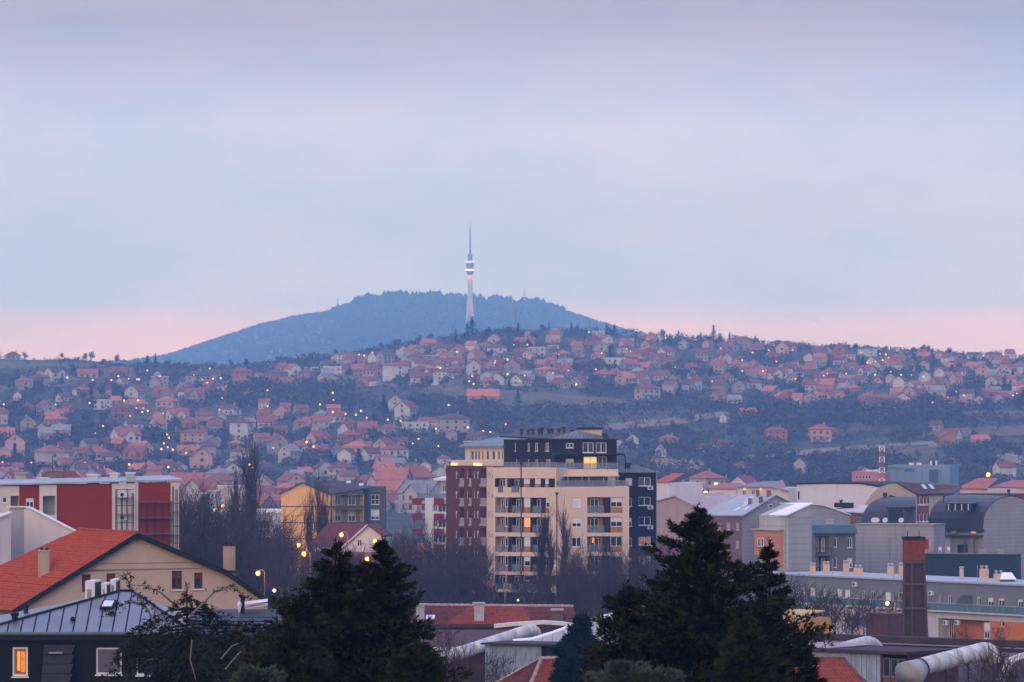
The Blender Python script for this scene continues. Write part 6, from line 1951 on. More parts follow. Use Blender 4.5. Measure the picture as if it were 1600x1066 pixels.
def gable_house():
    th = R(25)
    Y = 340.0
    pk = W(212, 835, Y)
    d = Vector((math.cos(th), math.sin(th)))
    f = Fac((pk.x - d.x * 12, pk.y - d.y * 12), (pk.x + d.x * 12, pk.y + d.y * 12))
    gz = 13
    t = thing('gabled_house', Vector((pk.x, pk.y, gz)), 'beige gabled house with orange tiled roof, black eaves and two chimneys', 'house')
    out = [(28, 952), (60, 929), (212, 838), (350, 896), (418, 944)]
    P = [f.uv(*p) for p in out]
    zc = f.uv(212, 876)[1]       # string line across the gable
    # wall as a stepped sheet with window holes below, gable polygon above
    wr = [f.rect(128, 897.5, 142, 925.5), f.rect(166.5, 896, 180.5, 925), f.rect(268.5, 892, 285, 921), f.rect(303.5, 895, 317, 920)]
    zt = f.uv(212, 889)[1]; zb = gz
    uL = f.uv(118, 897)[0]; uR = f.uv(332, 889)[0]
    mb = MB()
    f.wall(mb, uL, zb, uR, zt, [(*r, .22) for r in wr])
    lz = lambda u, a, b: a[1] + (b[1] - a[1]) * (u - a[0]) / (b[0] - a[0])
    Lt, Rt = lz(uL, P[1], P[2]), lz(uR, P[2], P[3])
    mb.poly([f.P(uL, zt), f.P(uR, zt), f.P(uR, Rt), f.P(*P[2]), f.P(uL, Lt)])
    mb.poly([f.P(P[0][0], zb), f.P(uL, zb), f.P(uL, Lt), f.P(*P[1]), f.P(*P[0])])
    mb.poly([f.P(uR, zb), f.P(P[4][0], zb), f.P(*P[4]), f.P(*P[3]), f.P(uR, Rt)])
    back = -14
    mb.poly([f.P(P[0][0], zb), f.P(*P[0]), f.P(P[0][0], P[0][1], back), f.P(P[0][0], zb, back)])
    mb.poly([f.P(P[4][0], zb), f.P(P[4][0], zb, back), f.P(P[4][0], P[4][1], back), f.P(*P[4])])
    mb.build('wall', BEIGE, t)
    for k, r in enumerate(wr): window(f, r, t, depth=.2, mull=0 if k != 2 else 1, blind=[.9, .55, .42, .4][k], frame=M_FRAMEB, blindm=M_BLINDB, sill=False); 
    for r in wr[2:]:
        mb = MB(); f.slab(mb, r[0] - .08, r[1] - .1, r[2] + .08, r[1] - .02, .003, .12); mb.build('sill', TRIM, t)
    mb = MB(); z = f.uv(212, 880)[1]; f.slab(mb, f.uv(135, 880)[0], z - .03, f.uv(325, 876)[0], z + .02, .003, .02); mb.build('string_line', mat('joint_brown', (.25, .17, .13), .9, .1), t)
    for px in (209, 233):
        p = f.P(*f.uv(px, 853), .02); mb = MB(); mb.lathe(p, [(.05, -.06), (.09, 0), (.05, .06)], 6); mb.build('gable_vent', TRIM, t)
    # roof: ridge runs back from the gable, hipped far end
    bk = Vector((-f.n.x, -f.n.y, 0))
    ov = Vector((f.n.x, f.n.y, 0)) * .35
    rl = 11.0
    K = f.P(P[2][0], P[2][1] + .12) + ov
    K2 = f.P(P[2][0], P[2][1] + .12) + bk * rl
    sl = (P[2][1] - P[0][1]) / (P[2][0] - P[0][0])
    e0 = (P[0][0] - .5, P[0][1] - .5 * sl + .12)
    E = f.P(*e0) + ov
    Em = f.P(P[1][0], lz(P[1][0], e0, P[2]) + .12) + ov
    E2 = f.P(*e0) + bk * (rl + 7.5)
    deck = mat('roof_deck', (.10, .05, .04), .9, .1)
    mb = MB(); mb.prism([E, K, K2, E2], (0, 0, -.12)); roof = mb.build('roof', deck, t)
    tiled(t, E, E2, K2, K, ORT, parent=roof, course=.36, tile=.3)
    Rm, Rr = f.P(P[3][0], P[3][1] + .12) + ov, f.P(P[4][0] + .2, P[4][1] + .02) + ov
    Rm2, Rr2 = Rm + bk * (rl + 3), Rr + bk * (rl + 7)
    mb = MB(); mb.prism([K, Rm, Rm2, K2], (0, 0, -.12)); mb.prism([Rm, Rr, Rr2, Rm2], (0, 0, -.12)); mb.build('roof', deck, t)
    tiled(t, Rm, Rm2, K2, K, ORT, parent=roof)
    tiled(t, Rr, Rr2, Rm2, Rm, ORT, parent=roof)
    mb = MB(); mb.prism([K2, E2, Rr2, Rm2], (0, 0, -.12)); mb.build('rear_hip', deck, t)
    ridge_tiles(t, K, K2, ORT, roof)
    # black verge boards
    for a, b in ((E, K), (K, Rm), (Rm, Rr)):
        mb = MB()
        o_ = Vector((f.n.x, f.n.y, 0)) * .06
        mb.prism([a + o_ + Vector((0, 0, -.22)), b + o_ + Vector((0, 0, -.22)), b + o_ + Vector((0, 0, .14)), a + o_ + Vector((0, 0, .14))], -o_ * 3); mb.build('verge_board', BLACKF, t)
    # chimneys
    for (x0, x1, y0, y1), Yc, lab in (((59.5, 77, 862, 908), 341.5, 0), ((348.5, 367, 853, 894), 346.0, 1)):
        mb = MB(); zt_, zb_ = PZ(y0, Yc), PZ(y1, Yc) - .8
        mb.box(PX(x0, Yc), PX(x1, Yc), Yc, Yc + .75, zb_, zt_); ch = mb.build('chimney', mat('chimney_render', (.36, .27, .20), .95, .1, 1.0, streak=.3), t)
        mb = MB(); mb.box(PX(x0 - .8, Yc), PX(x1 + .8, Yc), Yc - .06, Yc + .81, zt_ + .005, zt_ + .09); mb.build('cap', M_CONC if not lab else BLACKF, ch, org=ORG[t.name])
        for q in range(2):
            mb = MB(); c = Vector((PX(x0 + 4.5 + 8.5 * q, Yc), Yc + .35, zt_ + .09)); mb.lathe(c, [(.1, 0), (.1, .08), (.16, .1), (.06, .16)], 7); mb.build('pot', BLACKF, ch, org=ORG[t.name])
        mb = MB(); mb.box(PX(x0, Yc) - .15, PX(x1, Yc) + .15, Yc - .12, Yc + .9, zb_ + .75, zb_ + .9); mb.build('flashing', BLACKF, ch, org=ORG[t.name])
gable_house()

def dark_house():
    Y = 265.0
    gz = 16.0
    t = thing('dark_house', W(150, 1066, Y) - Vector((0, 0, 7)), 'black clad house with zinc standing seam roof and one glowing window', 'house')
    CL = mat('black_cladding', (0.008, 0.0075, 0.008), 0.7, 0.25, 1.0)
    ZN = mat('zinc_panels', (0.13, 0.145, 0.17), 0.34, 0.18, 0.8, spec=.5, metal=.35)
    f = Fac.px(-40, Y, 440, Y)
    ze = PZ(990, Y)
    w1, w2, w3 = f.rect(19, 1011, 43.5, 1057), f.rect(150, 1012, 190, 1054), f.rect(213, 1029, 251, 1055)
    mb = MB(); f.wall(mb, 0, gz, f.L, ze, [(*w1, .2), (*w2, .2), (*w3, .2)]); body(mb, f, 0, f.L, gz, ze, 11); mb.build('wall', CL, t)
    curtain = mat('lit_curtain', (.9, .35, .05), .7, 0, emit=(1.0, .27, .02), estr=.9, light=False)
    w = window(f, w1, t, mull=0, fw=.1, glass=mat('dark_red_room', (.2, .06, .03), .5, .2, 3.0, emit=(.45, .13, .05), estr=.25, light=False))
    mb = MB(); f.slab(mb, w1[0] + .26, w1[1] + .3, w1[0] + .40, w1[3] - .24, -.13, -.12); mb.build('curtain', curtain, w, org=ORG[t.name])
    mb = MB(); f.slab(mb, w1[0] + .44, w1[1] + .22, w1[2] - .14, w1[3] - .24, -.135, -.125); mb.build('curtain', mat('lit_room', (.7, .25, .05), .7, .5, 6, emit=(1.0, .23, .02), estr=.45, light=False), w, org=ORG[t.name])
    window(f, w2, t, mull=0, fw=.09, glass=mat('grey_blind_glass', (.10, .095, .11), .3, .2, 1.0))
    window(f, w3, t, mull=0, fw=.08)
    # sloping mansard cheek with bands between the windows
    for k in range(5):
        y0 = 1008 + 15 * k
        a = lambda x, y: W(x, y, Y - .25 - .012 * (y - 1000))
        mb = MB(); mb.prism([a(68 - k * 1.2, y0 + 14.2), a(112 - k * 1.4, y0 + 14.2), a(117.5 - k * 1.4, y0), a(69 - k * 1.2, y0)], (0, .12, 0)); mb.build('mansard_board', mat('mansard_dark', (.028, .027, .032), .7, .25, 1.5), t)
    mb = MB(); p = f.rect(78, 1018, 99, 1020.5); f.slab(mb, *p, .3, .75); mb.build('snow_guard', STEEL, t)
    # hipped zinc roof, apex near photo column 195
    zE = PZ(988, Y - .4)
    AP = W(188, 924, Y + 4.5); AP2 = W(206, 924, Y + 5.2)
    EL, ER = W(-40, 988, Y - .4), W(300, 988, Y - .4)
    BL = W(-60, 974, Y + 9)
    BR = W(300, 966, Y + 9)
    mb = MB(); mb.poly([EL, ER, AP2, AP]); mb.poly([EL, AP, BL]); mb.poly([ER, BR, AP2]); mb.poly([BL, AP, AP2, BR]); mb.poly([EL, BL, BR, ER]); roof = mb.build('roof', ZN, t)
    # seams on the front slope
    n = (ER - EL).cross(AP - EL).normalized()
    if n.z < 0: n = -n
    def on_slope(px, q):
        b = EL.lerp(ER, (px + 40) / 340.0)
        # run up the slope along the fall line until the hip
        top = AP.lerp(AP2, .5)
        fall = (top - EL.lerp(ER, .7))
        fall = Vector((0, fall.y, fall.z))
        s = 1.0
        if b.x < AP.x: s = (b.x - EL.x) / (AP.x - EL.x)
        elif b.x > AP2.x: s = (ER.x - b.x) / (ER.x - AP2.x)
        fall = Vector((0, AP.y - EL.y, AP.z - EL.z))
        return b + fall * max(0, min(1, s)) * q
    k = 0
    px = -30
    while px < 300:
        a, b = on_slope(px, 0.0), on_slope(px, .99)
        if (b - a).length > .3:
            mb = MB(); mb.tube([a + n * .03, b + n * .03], .035, 4); mb.build('seam', BLACKF, roof, org=ORG[t.name])
        px += 20.5
    for a, b in ((EL, AP), (ER, AP2), (AP, AP2)):
        mb = MB(); mb.tube([a + Vector((0, 0, .04)), b + Vector((0, 0, .04))], .07, 5); mb.build('hip_cap', BLACKF, roof, org=ORG[t.name])
    mb = MB(); mb.tube([W(-40, 990, Y - .55), W(300, 990, Y - .55)], .1, 6); mb.build('gutter', mat('gutter_zinc', (.10, .13, .14), .4, .2), t)
    mb = MB(); f.slab(mb, 0, PZ(1000, Y), f.U(300), ze - .02, .003, .3); mb.build('fascia', BLACKF, t)
    # rooflight
    A = on_slope(149, .62); e1 = Vector((1, 0, 0)); e2 = (AP - EL); e2 = Vector((0, AP.y - EL.y, AP.z - EL.z)).normalized()
    mb = MB(); mb.obox(A + n * .02, e1 * .75, e2 * 1.0 + e1 * .12, n * .12); rl = mb.build('rooflight', BLACKF, roof, org=ORG[t.name])
    mb = MB(); mb.obox(A + n * .14 + e1 * .12 + e2 * .12, e1 * .5, e2 * .72 + e1 * .09, n * .03); mb.build('rooflight_pane', mat('bright_glass', (.55, .55, .6), .08, .05, spec=.7), roof, org=ORG[t.name])
    for px, q in ((110, .4), (170, .45)):
        A = on_slope(px, q); mb = MB(); mb.lathe(A, [(.1, 0), (.16, .1), (.05, .22)], 7); mb.build('roof_vent', BLACKF, roof, org=ORG[t.name])
    # lower right roof
    mb = MB(); mb.prism([W(285, 990, Y - .2), W(440, 990, Y - .2), W(440, 952, Y + 6), W(300, 952, Y + 6)], (0, 0, -.15)); r2 = mb.build('side_roof', mat('dark_sheet_roof', (.035, .045, .06), .5, .2, .8), t)
    for k in range(7):
        a, b = W(285, 988 - 5.4 * k, Y - .2 + k), W(440, 988 - 5.4 * k, Y - .2 + k); mb = MB(); mb.tube([a + Vector((0, 0, .03)), b + Vector((0, 0, .03))], .035, 4); mb.build('sheet_lap', BLACKF, r2, org=ORG[t.name])
    for x0, y0, y1, r in ((23, 957, 985, .16), (40.5, 944, 965, .12), (379, 930, 956, .11)):
        Yp = Y + (1 if x0 < 30 else 5); p = W(x0, y1, Yp); mb = MB(); h = PZ(y0, Yp) - p.z; mb.lathe(p, [(r, -.5), (r, h * .8), (r * 1.35, h * .82), (r * 1.35, h)], 9); mb.build('flue', BLACKF, t)
    for k, (y0, y1) in enumerate(((938, 941), (944, 947))):
        mb = MB(); a = [W(381, y1 + 4, Y + 5), W(418, y1 - 1, Y + 5), W(418, y0 - 1, Y + 5.6), W(381, y0 + 4, Y + 5.6)]; mb.prism(a, (0, .2, .04)); mb.build('white_flashing', TRIM, t)
    mb = MB(); p = W(374, 948, Y + 4.5); mb.lathe(p, [(.04, -.3), (.1, 0), (.13, .12), (.04, .28)], 8); mb.build('white_vent', M_AC, t)
    # air conditioners standing on the ridge behind
    for x0, x1, y0, y1, Yc, lab in ((133, 156, 908, 938, Y + 4.2, 'large white air conditioner beside the zinc rooflight'), (158, 171.5, 912, 934, Y + 4.6, 'small white air conditioner between two larger units on the zinc roof'), (172, 186, 906, 929, Y + 5.2, 'white air conditioner at the peak of the zinc roof')):
        k = thing('air_conditioner', W((x0 + x1) / 2, y1, Yc), lab, 'air conditioner')
        xm = x0 + (x1 - x0) * .64
        mb = MB(); z0, z1 = PZ(y1, Yc), PZ(y0, Yc)
        a, b, c = PX(x0, Yc), PX(xm, Yc), PX(x1, Yc)
        mb.prism([Vector((a, Yc, z0)), Vector((b, Yc - .05, z0)), Vector((c, Yc + .9, z0 + .05)), Vector((a + c - b, Yc + .95, z0 + .05))], (0, 0, z1 - z0)); mb.build('casing', M_AC, k)
        mb = MB(); mb.obox(Vector((b + .02, Yc + .02, z0 + .08)), Vector((c - b - .03, .85, .05)), (0, 0, z1 - z0 - .18), (.012, -.006, 0)); mb.build('fan_side', M_ACD, k)
        mb = MB(); mb.obox(Vector((a + .1, Yc - .02, z0 + .12)), Vector(((b - a) * .5, -.02, 0)), (0, 0, (z1 - z0) * .45), (0, .01, 0)); mb.build('service_panel', STEEL, k)
        for q in (a + .06, b - .08):
            mb = MB(); mb.box(q, q + .06, Yc + .05, Yc + .8, z0 - .9, z0 - .005); mb.build('stand_leg', M_DARKMETAL, k)
dark_house()

# ------------------------------------------------------------------ workshops, ducts, low tiled roofs
RUST = mat('dark_bitumen_roof', (0.060, 0.040, 0.042), 0.9, 0.3, 0.7, bump=.3)
RUSTF = mat('rusty_fascia', (0.085, 0.042, 0.040), 0.9, 0.3, 0.8, streak=.4)
DUCT = mat('galvanised_duct', (0.52, 0.50, 0.46), 0.48, 0.22, 1.1, bump=.25, bscale=3, streak=.55, dirt=(.6, .52, .42), spec=.5)
SILV = mat('silver_sheet', (0.31, 0.30, 0.295), 0.5, 0.12, 0.6, streak=.3)
BLUEP = mat('faded_blue_plank', (0.27, 0.30, 0.36), 0.85, 0.16, 0.9, streak=.5, dirt=(.5, .42, .38))

def duct(label, pts, r, Yd, seg_len=1.6, cone=None):
    """jointed sheet metal duct along world points; each segment its own piece"""
    t = thing('ventilation_duct', Vector(pts[0]) - Vector((0, 0, r)), label, 'duct', None)
    # resample
    P = [Vector(p) for p in pts]
    k = 0
    for a, b in zip(P, P[1:]):
        n = max(1, int(round((b - a).length / seg_len)))
        for i in range(n):
            p, q = a.lerp(b, i / n), a.lerp(b, (i + 1) / n)
            d = (q - p).normalized()
            mb = MB(); mb.tube([p - d * .04, q + d * .02], [r * (1 + .01 * (k % 2)), r * (1 + .01 * (k % 2))], 18); o = mb.build('duct_segment', DUCT, t, smooth=True)
            mb = MB(); mb.tube([q - d * .05, q + d * .05], r * 1.045, 18); mb.build('joint_ring', DUCT, o, org=ORG[t.name])
            if k % 2 == 0 and abs(d.z) < .7:
                mb = MB(); mb.box(p.x - .06, p.x + .06, p.y - r * .8, p.y - r * .7, p.z - r - 1.2, p.z - r * .3); mb.box(p.x - .06, p.x + .06, p.y - r * .8, p.y + r * .8, p.z - r - .1, p.z - r - .02); mb.build('support', M_DARKMETAL, t)
            k += 1
    if cone:
        mb = MB(); mb.tube([Vector(cone[0]), P[0]], [cone[1], r], 18); mb.build('cone', SILV, t, smooth=True)
        d = (P[0] - Vector(cone[0])).normalized()
        mb = MB(); mb.tube([P[0] - d * .06, P[0] + d * .06], r * 1.08, 18); mb.build('flange', M_DARKMETAL, t)
    return t
def bend(a, m, b, n=5):
    a, m, b = Vector(a), Vector(m), Vector(b)
    return [a.lerp(m, t).lerp(m.lerp(b, t), t) for t in [i / n for i in range(n + 1)]]

def workshops():
    # long bitumen roofed hall on the right
    f = Fac.px(1205, 437, 1640, 418)
    t = thing('workshop_hall', f.P(f.L / 2, 12), 'long low workshop with dark rusty roof in front of the long grey building', 'workshop')
    z1 = f.uv(1300, 991)[1]
    z2 = f.uv(1300, 1001)[1]
    mb = MB(); body(mb, f, 0, f.L, 12, z2, 1.0, front=True); mb.build('wall', RUSTF, t)
    mb = MB(); f.slab(mb, -.2, z2, f.L, z1, -.9, .25); mb.build('fascia', RUST, t)
    mb = MB(); f.slab(mb, 0, z2 - .12, f.L, z2 - .02, .003, .3); mb.build('gutter', STEEL, t)
    mb = MB(); f.slab(mb, 0, z2 - .75, f.L, z2 - .45, .003, .22); mb.build('gutter', mat('dull_zinc', (.22, .19, .19), .6, .3, .8), t)
    # big low-pitched roof plane towards us
    A, B = W(1395, 1085, 345), W(1640, 1085, 338)
    C, D = f.P(f.L, z2 - .9, .3), f.P(f.U(1380), z2 - .9, .3)
    mb = MB(); mb.prism([A, B, C, D], (0, 0, -.2)); rf = mb.build('roof', RUST, t)
    for k in range(9):
        a, b = A.lerp(B, k / 9 + .05), D.lerp(C, k / 9 + .05); mb = MB(); mb.tube([a + Vector((0, 0, .02)), b + Vector((0, 0, .02))], .05, 4); mb.build('roof_batten', RUSTF, rf, org=ORG[t.name])
    # blue planked shed in front, with old window wall
    f = Fac.px(1205, 366, 1418, 358)
    t = thing('planked_shed', f.P(f.L / 2, 13), 'faded blue planked shed with dark old windows under a flat eave', 'shed')
    zt = f.uv(1310, 1019)[1]
    n = 22
    uw = f.U(1378)
    mb = MB(); body(mb, f, 0, f.L, 13, zt, 6, front=False); mb.build('wall', RUSTF, t)
    rnd = random.Random(4)
    for k in range(n):
        a, b = uw * k / n, uw * (k + 1) / n
        x = 1205 + (1378 - 1205) * (k + .5) / n
        if 1230 < x < 1262: continue
        mb = MB(); f.slab(mb, a + .015, 13, b - .015, zt - .02 - rnd.uniform(0, .03), -.05, rnd.uniform(.0, .03)); mb.build('plank', BLUEP, t)
    mb = MB(); f.slab(mb, f.U(1230), 13, f.U(1262), zt - .02, -.5, -.4); mb.build('dark_doorway', M_DARKMETAL, t)
    for k in range(3):
        a, b = f.U(1380 + 12.2 * k), f.U(1391 + 12.2 * k)
        window(f, (a, f.uv(1395, 1058)[1], b, zt - .3), t, depth=.05, mull=0, fw=.07, frame=mat('old_grey_frame', (.16, .13, .13), .8, .2))
        mb = MB(); f.slab(mb, a, 13, b, f.uv(1395, 1059)[1], -.1, -.02); mb.build('rusty_panel', mat('rust_panel', (.16, .07, .05), .9, .35, 1.5), t)
    mb = MB(); f.slab(mb, uw - .1, 13, uw + .05, zt, -.1, .05); f2 = mb.build('post', RUSTF, t)
    mb = MB(); f.slab(mb, -.3, zt, f.L + .2, zt + .22, -6, .35); mb.build('roof', RUST, t)
    mb = MB(); mb.prism([f.P(-.3, zt + .25, .1), f.P(f.U(1300), zt + .25, .1), f.P(f.U(1290), zt + .28, -5.8), f.P(-.3, zt + .28, -5.8)], (0, 0, .05)); mb.build('roof_sheet', mat('pink_grey_sheet', (.32, .26, .27), .7, .2, .6), t)
    # ducts
    y = 412
    a, b, c = W(1288, 1022, y - 22), W(1352, 1004, y), W(1366, 1003, y + 3)
    duct('pale sheet metal duct curving over the rusty workshop roof', [a, b] + bend(b, c, W(1372, 1016, y + 3))[1:], .5, y, 1.8)
    y = 352
    a, b = W(1440, 1042, y), W(1530, 1019, y + 6)
    duct('thick jointed duct with conical end lying on the bitumen roof', [a, b] + bend(b, W(1550, 1013, y + 7), W(1552, 1034, y + 7))[1:], .62, y, 1.6, (W(1419, 1058, y - 1), 1.15))
    for dx in (0, 7):
        t = thing('water_pipe', W(1556 + dx, 1070, 343), 'thin white pipe bending down beside the thick duct', 'pipe', 'pair of thin white pipes')
        mb = MB(); mb.tube([W(1640 + dx, 1008 + dx * .3, 345), W(1574 + dx, 1031 + dx * .4, 343), W(1557 + dx * 1.6, 1072, 342)], .13, 8); mb.build('pipe_run', DUCT, t, smooth=False)
        mb = MB(); mb.lathe(W(1574 + dx, 1031 + dx * .4, 343), [(.05, -.17), (.17, 0), (.05, .17)], 8); mb.build('elbow', DUCT, t)
    # yellow kiosk
    f = Fac.px(1186, 562, 1266, 556)
    t = thing('yellow_kiosk', f.P(f.L / 2, 11), 'yellow corrugated kiosk with rounded corner and lettered sign band', 'kiosk')
    YL = mat('kiosk_yellow', (.50, .27, .07), .7, .1, 1.0)
    n = 26
    for k in range(n):
        a, b = f.L * k / n, f.L * (k + 1) / n
        top = 963 if k < 23 else 963 + (k - 22) * 2.2
        mb = MB(); f.slab(mb, a + .012, 11, b - .012, f.uv(1230, top)[1], -.04, .04 if k % 2 else .0); mb.build('corrugation', YL, t)
    mb = MB(); r = f.rect(1189, 955, 1262, 975); f.slab(mb, .1, f.uv(1230, 970)[1], f.L - .4, f.uv(1230, 963)[1], .05, .1); band = mb.build('sign_band', mat('sign_cream', (.5, .38, .26), .7, .1), t)
    for k in range(6):
        x = 1238 + 2.9 * k
        mb = MB(); f.slab(mb, f.U(x), f.uv(1245, 968.2)[1], f.U(x + 1.9), f.uv(1245, 965.6)[1], .105, .12); mb.build('sign_letter', M_DARKMETAL, t)
    mb = MB(); mb.prism([f.P(-.2, f.uv(1230, 963)[1] + .02, .2), f.P(f.L - .8, f.uv(1230, 963)[1] + .02, .2), f.P(f.L - .8, f.uv(1230, 955)[1], -3), f.P(-.2, f.uv(1230, 955)[1], -3)], (0, 0, .1)); mb.build('roof', mat('kiosk_roof', (.52, .33, .13), .7, .15, 1.0), t)
    mb = MB(); body(mb, f, .05, f.L - .1, 11, f.uv(1230, 964)[1], 3.2); mb.build('wall', YL, t)
    f = Fac.px(1353, 600, 1388, 597)
    t = thing('brown_container', f.P(f.L / 2, 10), 'brown painted metal container against the long grey building', 'container')
    for k in range(8):
        mb = MB(); f.slab(mb, f.L * k / 8, 10, f.L * (k + 1) / 8 - .02, f.uv(1370, 960)[1], -2.4, .03 * (k % 2)); mb.build('corrugation', mat('container_brown', (.10, .045, .04), .8, .2, 1.0), t)
    mb = MB(); f.slab(mb, -.05, f.uv(1370, 960)[1], f.L + .03, f.uv(1370, 960)[1] + .1, -2.5, .1); mb.build('top_rail', RUSTF, t)
    # --- middle: long low tiled roof with chimneys
    Y = 482
    t = thing('tiled_workshop', W(780, 1000, Y) - Vector((0, 0, 5)), 'long low workshop with old red tiled roof, skylight and white chimney', 'workshop')
    EL, ER, RR, RL = W(640, 978, Y - 3), W(905, 976, Y - 3), W(895, 949, Y + 2.5), W(655, 947, Y + 2.5)
    mb = MB(); mb.prism([EL, ER, RR, RL], (0, 0, -.15)); roof = mb.build('roof', mat('roof_deck', (.10, .05, .04)), t)
    M1, M2 = EL.lerp(ER, .21), RL.lerp(RR, .33)
    tiled(t, EL, M1, M2, RL, RDT2, parent=roof, course=.4, tile=.3)
    N1, N2 = EL.lerp(ER, .72), RL.lerp(RR, .68)
    tiled(t, M1, N1, N2, M2, RDT, parent=roof, course=.4, tile=.3)
    tiled(t, N1, ER, RR, N2, RDT2, parent=roof, course=.4, tile=.3)
    ridge_tiles(t, RL, RR, mat('pale_ridge_tiles', (.36, .26, .23), .9, .3, 3.0), roof, .16, .55)
    mb = MB(); mb.box(PX(640, Y), PX(900, Y), Y - 2.4, Y + 5, 11, PZ(979, Y)); mb.build('wall', RUSTF, t)
    mb = MB(); mb.box(PX(640, Y), PX(905, Y), Y - 3.3, Y - 3.0, PZ(985, Y), PZ(979, Y)); mb.build('fascia', BLACKF, t)
    for x0, x1, y0, y1, m in ((741, 756.5, 943, 974, M_AC), (651, 663.5, 945, 977, M_CONC), (863, 879, 953, 972, BRW)):
        mb = MB(); mb.box(PX(x0, Y), PX(x1, Y), Y - 2, Y - .9, PZ(y1, Y), PZ(y0, Y)); ch = mb.build('chimney', mat('pale_chimney', (.42, .40, .40), .9, .2, 1.5, streak=.5) if m is M_AC else m, t)
        mb = MB(); mb.box(PX(x0 - 2.5, Y), PX(x1 + 1.5, Y), Y - 2.15, Y - .75, PZ(y0, Y), PZ(y0, Y) + .16); mb.build('cap', M_CONC, ch, org=ORG[t.name])
    a = EL.lerp(ER, .09).lerp(RL.lerp(RR, .05), .22)
    nn = (ER - EL).normalized(); e2 = (RL - EL); e2 = Vector((.25, e2.y, e2.z)).normalized()
    mb = MB(); mb.obox(a + Vector((0, 0, .14)), nn * .85, e2 * 1.2, (0, -.03, .08)); mb.build('skylight', mat('bright_glass', (.55, .55, .6), .08), roof, org=ORG[t.name])
    # white curved parapet in front of it
    t = thing('pale_parapet', W(840, 985, 455) - Vector((0, 0, 4)), 'low pale concrete parapet between the tiled workshop and the silver roof', 'parapet')
    pts = [(772, 976), (800, 973), (850, 970), (880, 972), (902, 976)]
    for p, q in zip(pts, pts[1:]):
        mb = MB(); a, b = W(*p, 455), W(*q, 455); mb.prism([a, b, b + Vector((0, 0, -.32)), a + Vector((0, 0, -.32))], (0, 1.2, 0)); mb.build('coping_stone', mat('pale_concrete', (.62, .59, .56), .85, .15, .8), t)
    mb = MB(); mb.box(PX(772, 455), PX(902, 455), 455.2, 456, 11, PZ(977, 455)); mb.build('wall', RUSTF, t)
    # yard roof below with duct
    t = thing('flat_workshop', W(730, 1040, 425) - Vector((0, 0, 4)), 'flat roofed workshop with weathered pale edge under the long pale duct', 'workshop')
    mb = MB(); mb.prism([W(630, 1012, 412), W(800, 1012, 412), W(800, 990, 452), W(630, 990, 452)], (0, 0, -.3)); mb.build('roof', RUST, t)
    mb = MB(); mb.box(PX(630, 412), PX(800, 412), 411.6, 412, PZ(1016, 412), PZ(1011, 412)); mb.build('pale_edge', mat('pale_concrete', (.62, .59, .56)), t)
    mb = MB(); mb.box(PX(630, 413), PX(800, 413), 413, 450, 11, PZ(1016, 412)); mb.build('wall', RUSTF, t)
    y = 405
    a, b = W(690, 1030, y - 6), W(822, 987, y + 4)
    duct('long pale duct rising past the flat workshop to an elbow', [a, b] + bend(b, W(838, 981, y + 5), W(836, 999, y + 6))[1:], .52, y, 1.9)
    # blue planked shed and silver roof
    f = Fac.px(758, 392, 846, 390)
    t = thing('blue_shed', f.P(f.L / 2, 13), 'small pale blue planked shed beneath the silver roof', 'shed')
    zt = f.uv(800, 1008)[1]
    rnd = random.Random(6)
    for k in range(11):
        mb = MB(); f.slab(mb, f.L * k / 11 + .01, 13, f.L * (k + 1) / 11 - .015, zt - rnd.uniform(.0, .05), -.05, rnd.uniform(0, .03)); mb.build('plank', BLUEP, t)
    mb = MB(); body(mb, f, .02, f.L - .02, 13, zt - .08, 4); mb.build('wall', RUSTF, t)
    mb = MB(); f.slab(mb, -.2, zt, f.L + 3.2, zt + .14, -4, .4); mb.build('roof', RUST, t)
    mb = MB(); f.slab(mb, f.L + .05, 13, f.L + 2.9, zt - .02, -3.5, -.6); mb.build('dark_bay', M_DARKMETAL, t)
    t = thing('silver_roof', W(900, 1005, 398) - Vector((0, 0, 5)), 'curved silver sheet roof of jointed panels climbing to the right', 'roof')
    top = [(798, 1003), (830, 1000), (862, 990), (905, 974), (965, 959), (1010, 950)]
    bot = [(798, 1006), (830, 1007.5), (862, 1008), (905, 1007.5), (965, 1007), (1010, 1006)]
    N = 13
    for k in range(N):
        x0, x1 = 800 + 205 * k / N, 800 + 205 * (k + 1) / N - .7
        q = [W(x0, interp(bot, x0), 396), W(x1, interp(bot, x1), 396), W(x1 + 1.5, interp(top, x1), 399), W(x0 + 1.5, interp(top, x0), 399)]
        mb = MB(); mb.prism(q, (0, .1, .03)); mb.build('panel', SILV, t)
        a, b = W(x0 + 1, interp(top, x0) - .5, 398.9), W(x1 + 2, interp(top, x1) - .5, 398.9)
        mb = MB(); mb.prism([a, b, b + Vector((0, .35, .16)), a + Vector((0, .35, .16))], (0, 0, -.1)); mb.build('edge_cap', mat('bright_edge', (.72, .70, .68), .5, .1), t)
    mb = MB(); mb.prism([W(800, 1008, 397), W(1008, 1007, 397), W(1008, 1040, 397), W(800, 1040, 397)], (0, .3, 0)); mb.build('dark_wall', RUSTF, t)
    mb = MB(); mb.prism([W(905, 973, 399.5), W(1012, 949, 399.5), W(1012, 944, 408), W(920, 966, 408)], (0, 0, -.1)); mb.build('rusty_back_roof', RDT2, t)
    # --- near hipped roof
    Y = 322
    t = thing('hipped_roof_house', W(860, 1066, Y) - Vector((0, 0, 7)), 'house with weathered red hipped tile roof and pale hip tiles', 'house')
    R1, R2 = W(846, 1031, Y + 4), W(888, 1030.5, Y + 4.5)
    F1, F2 = W(822, 1088, Y - 1), W(962, 1082, Y + 1)
    Lb = W(752, 1082, Y + 6)
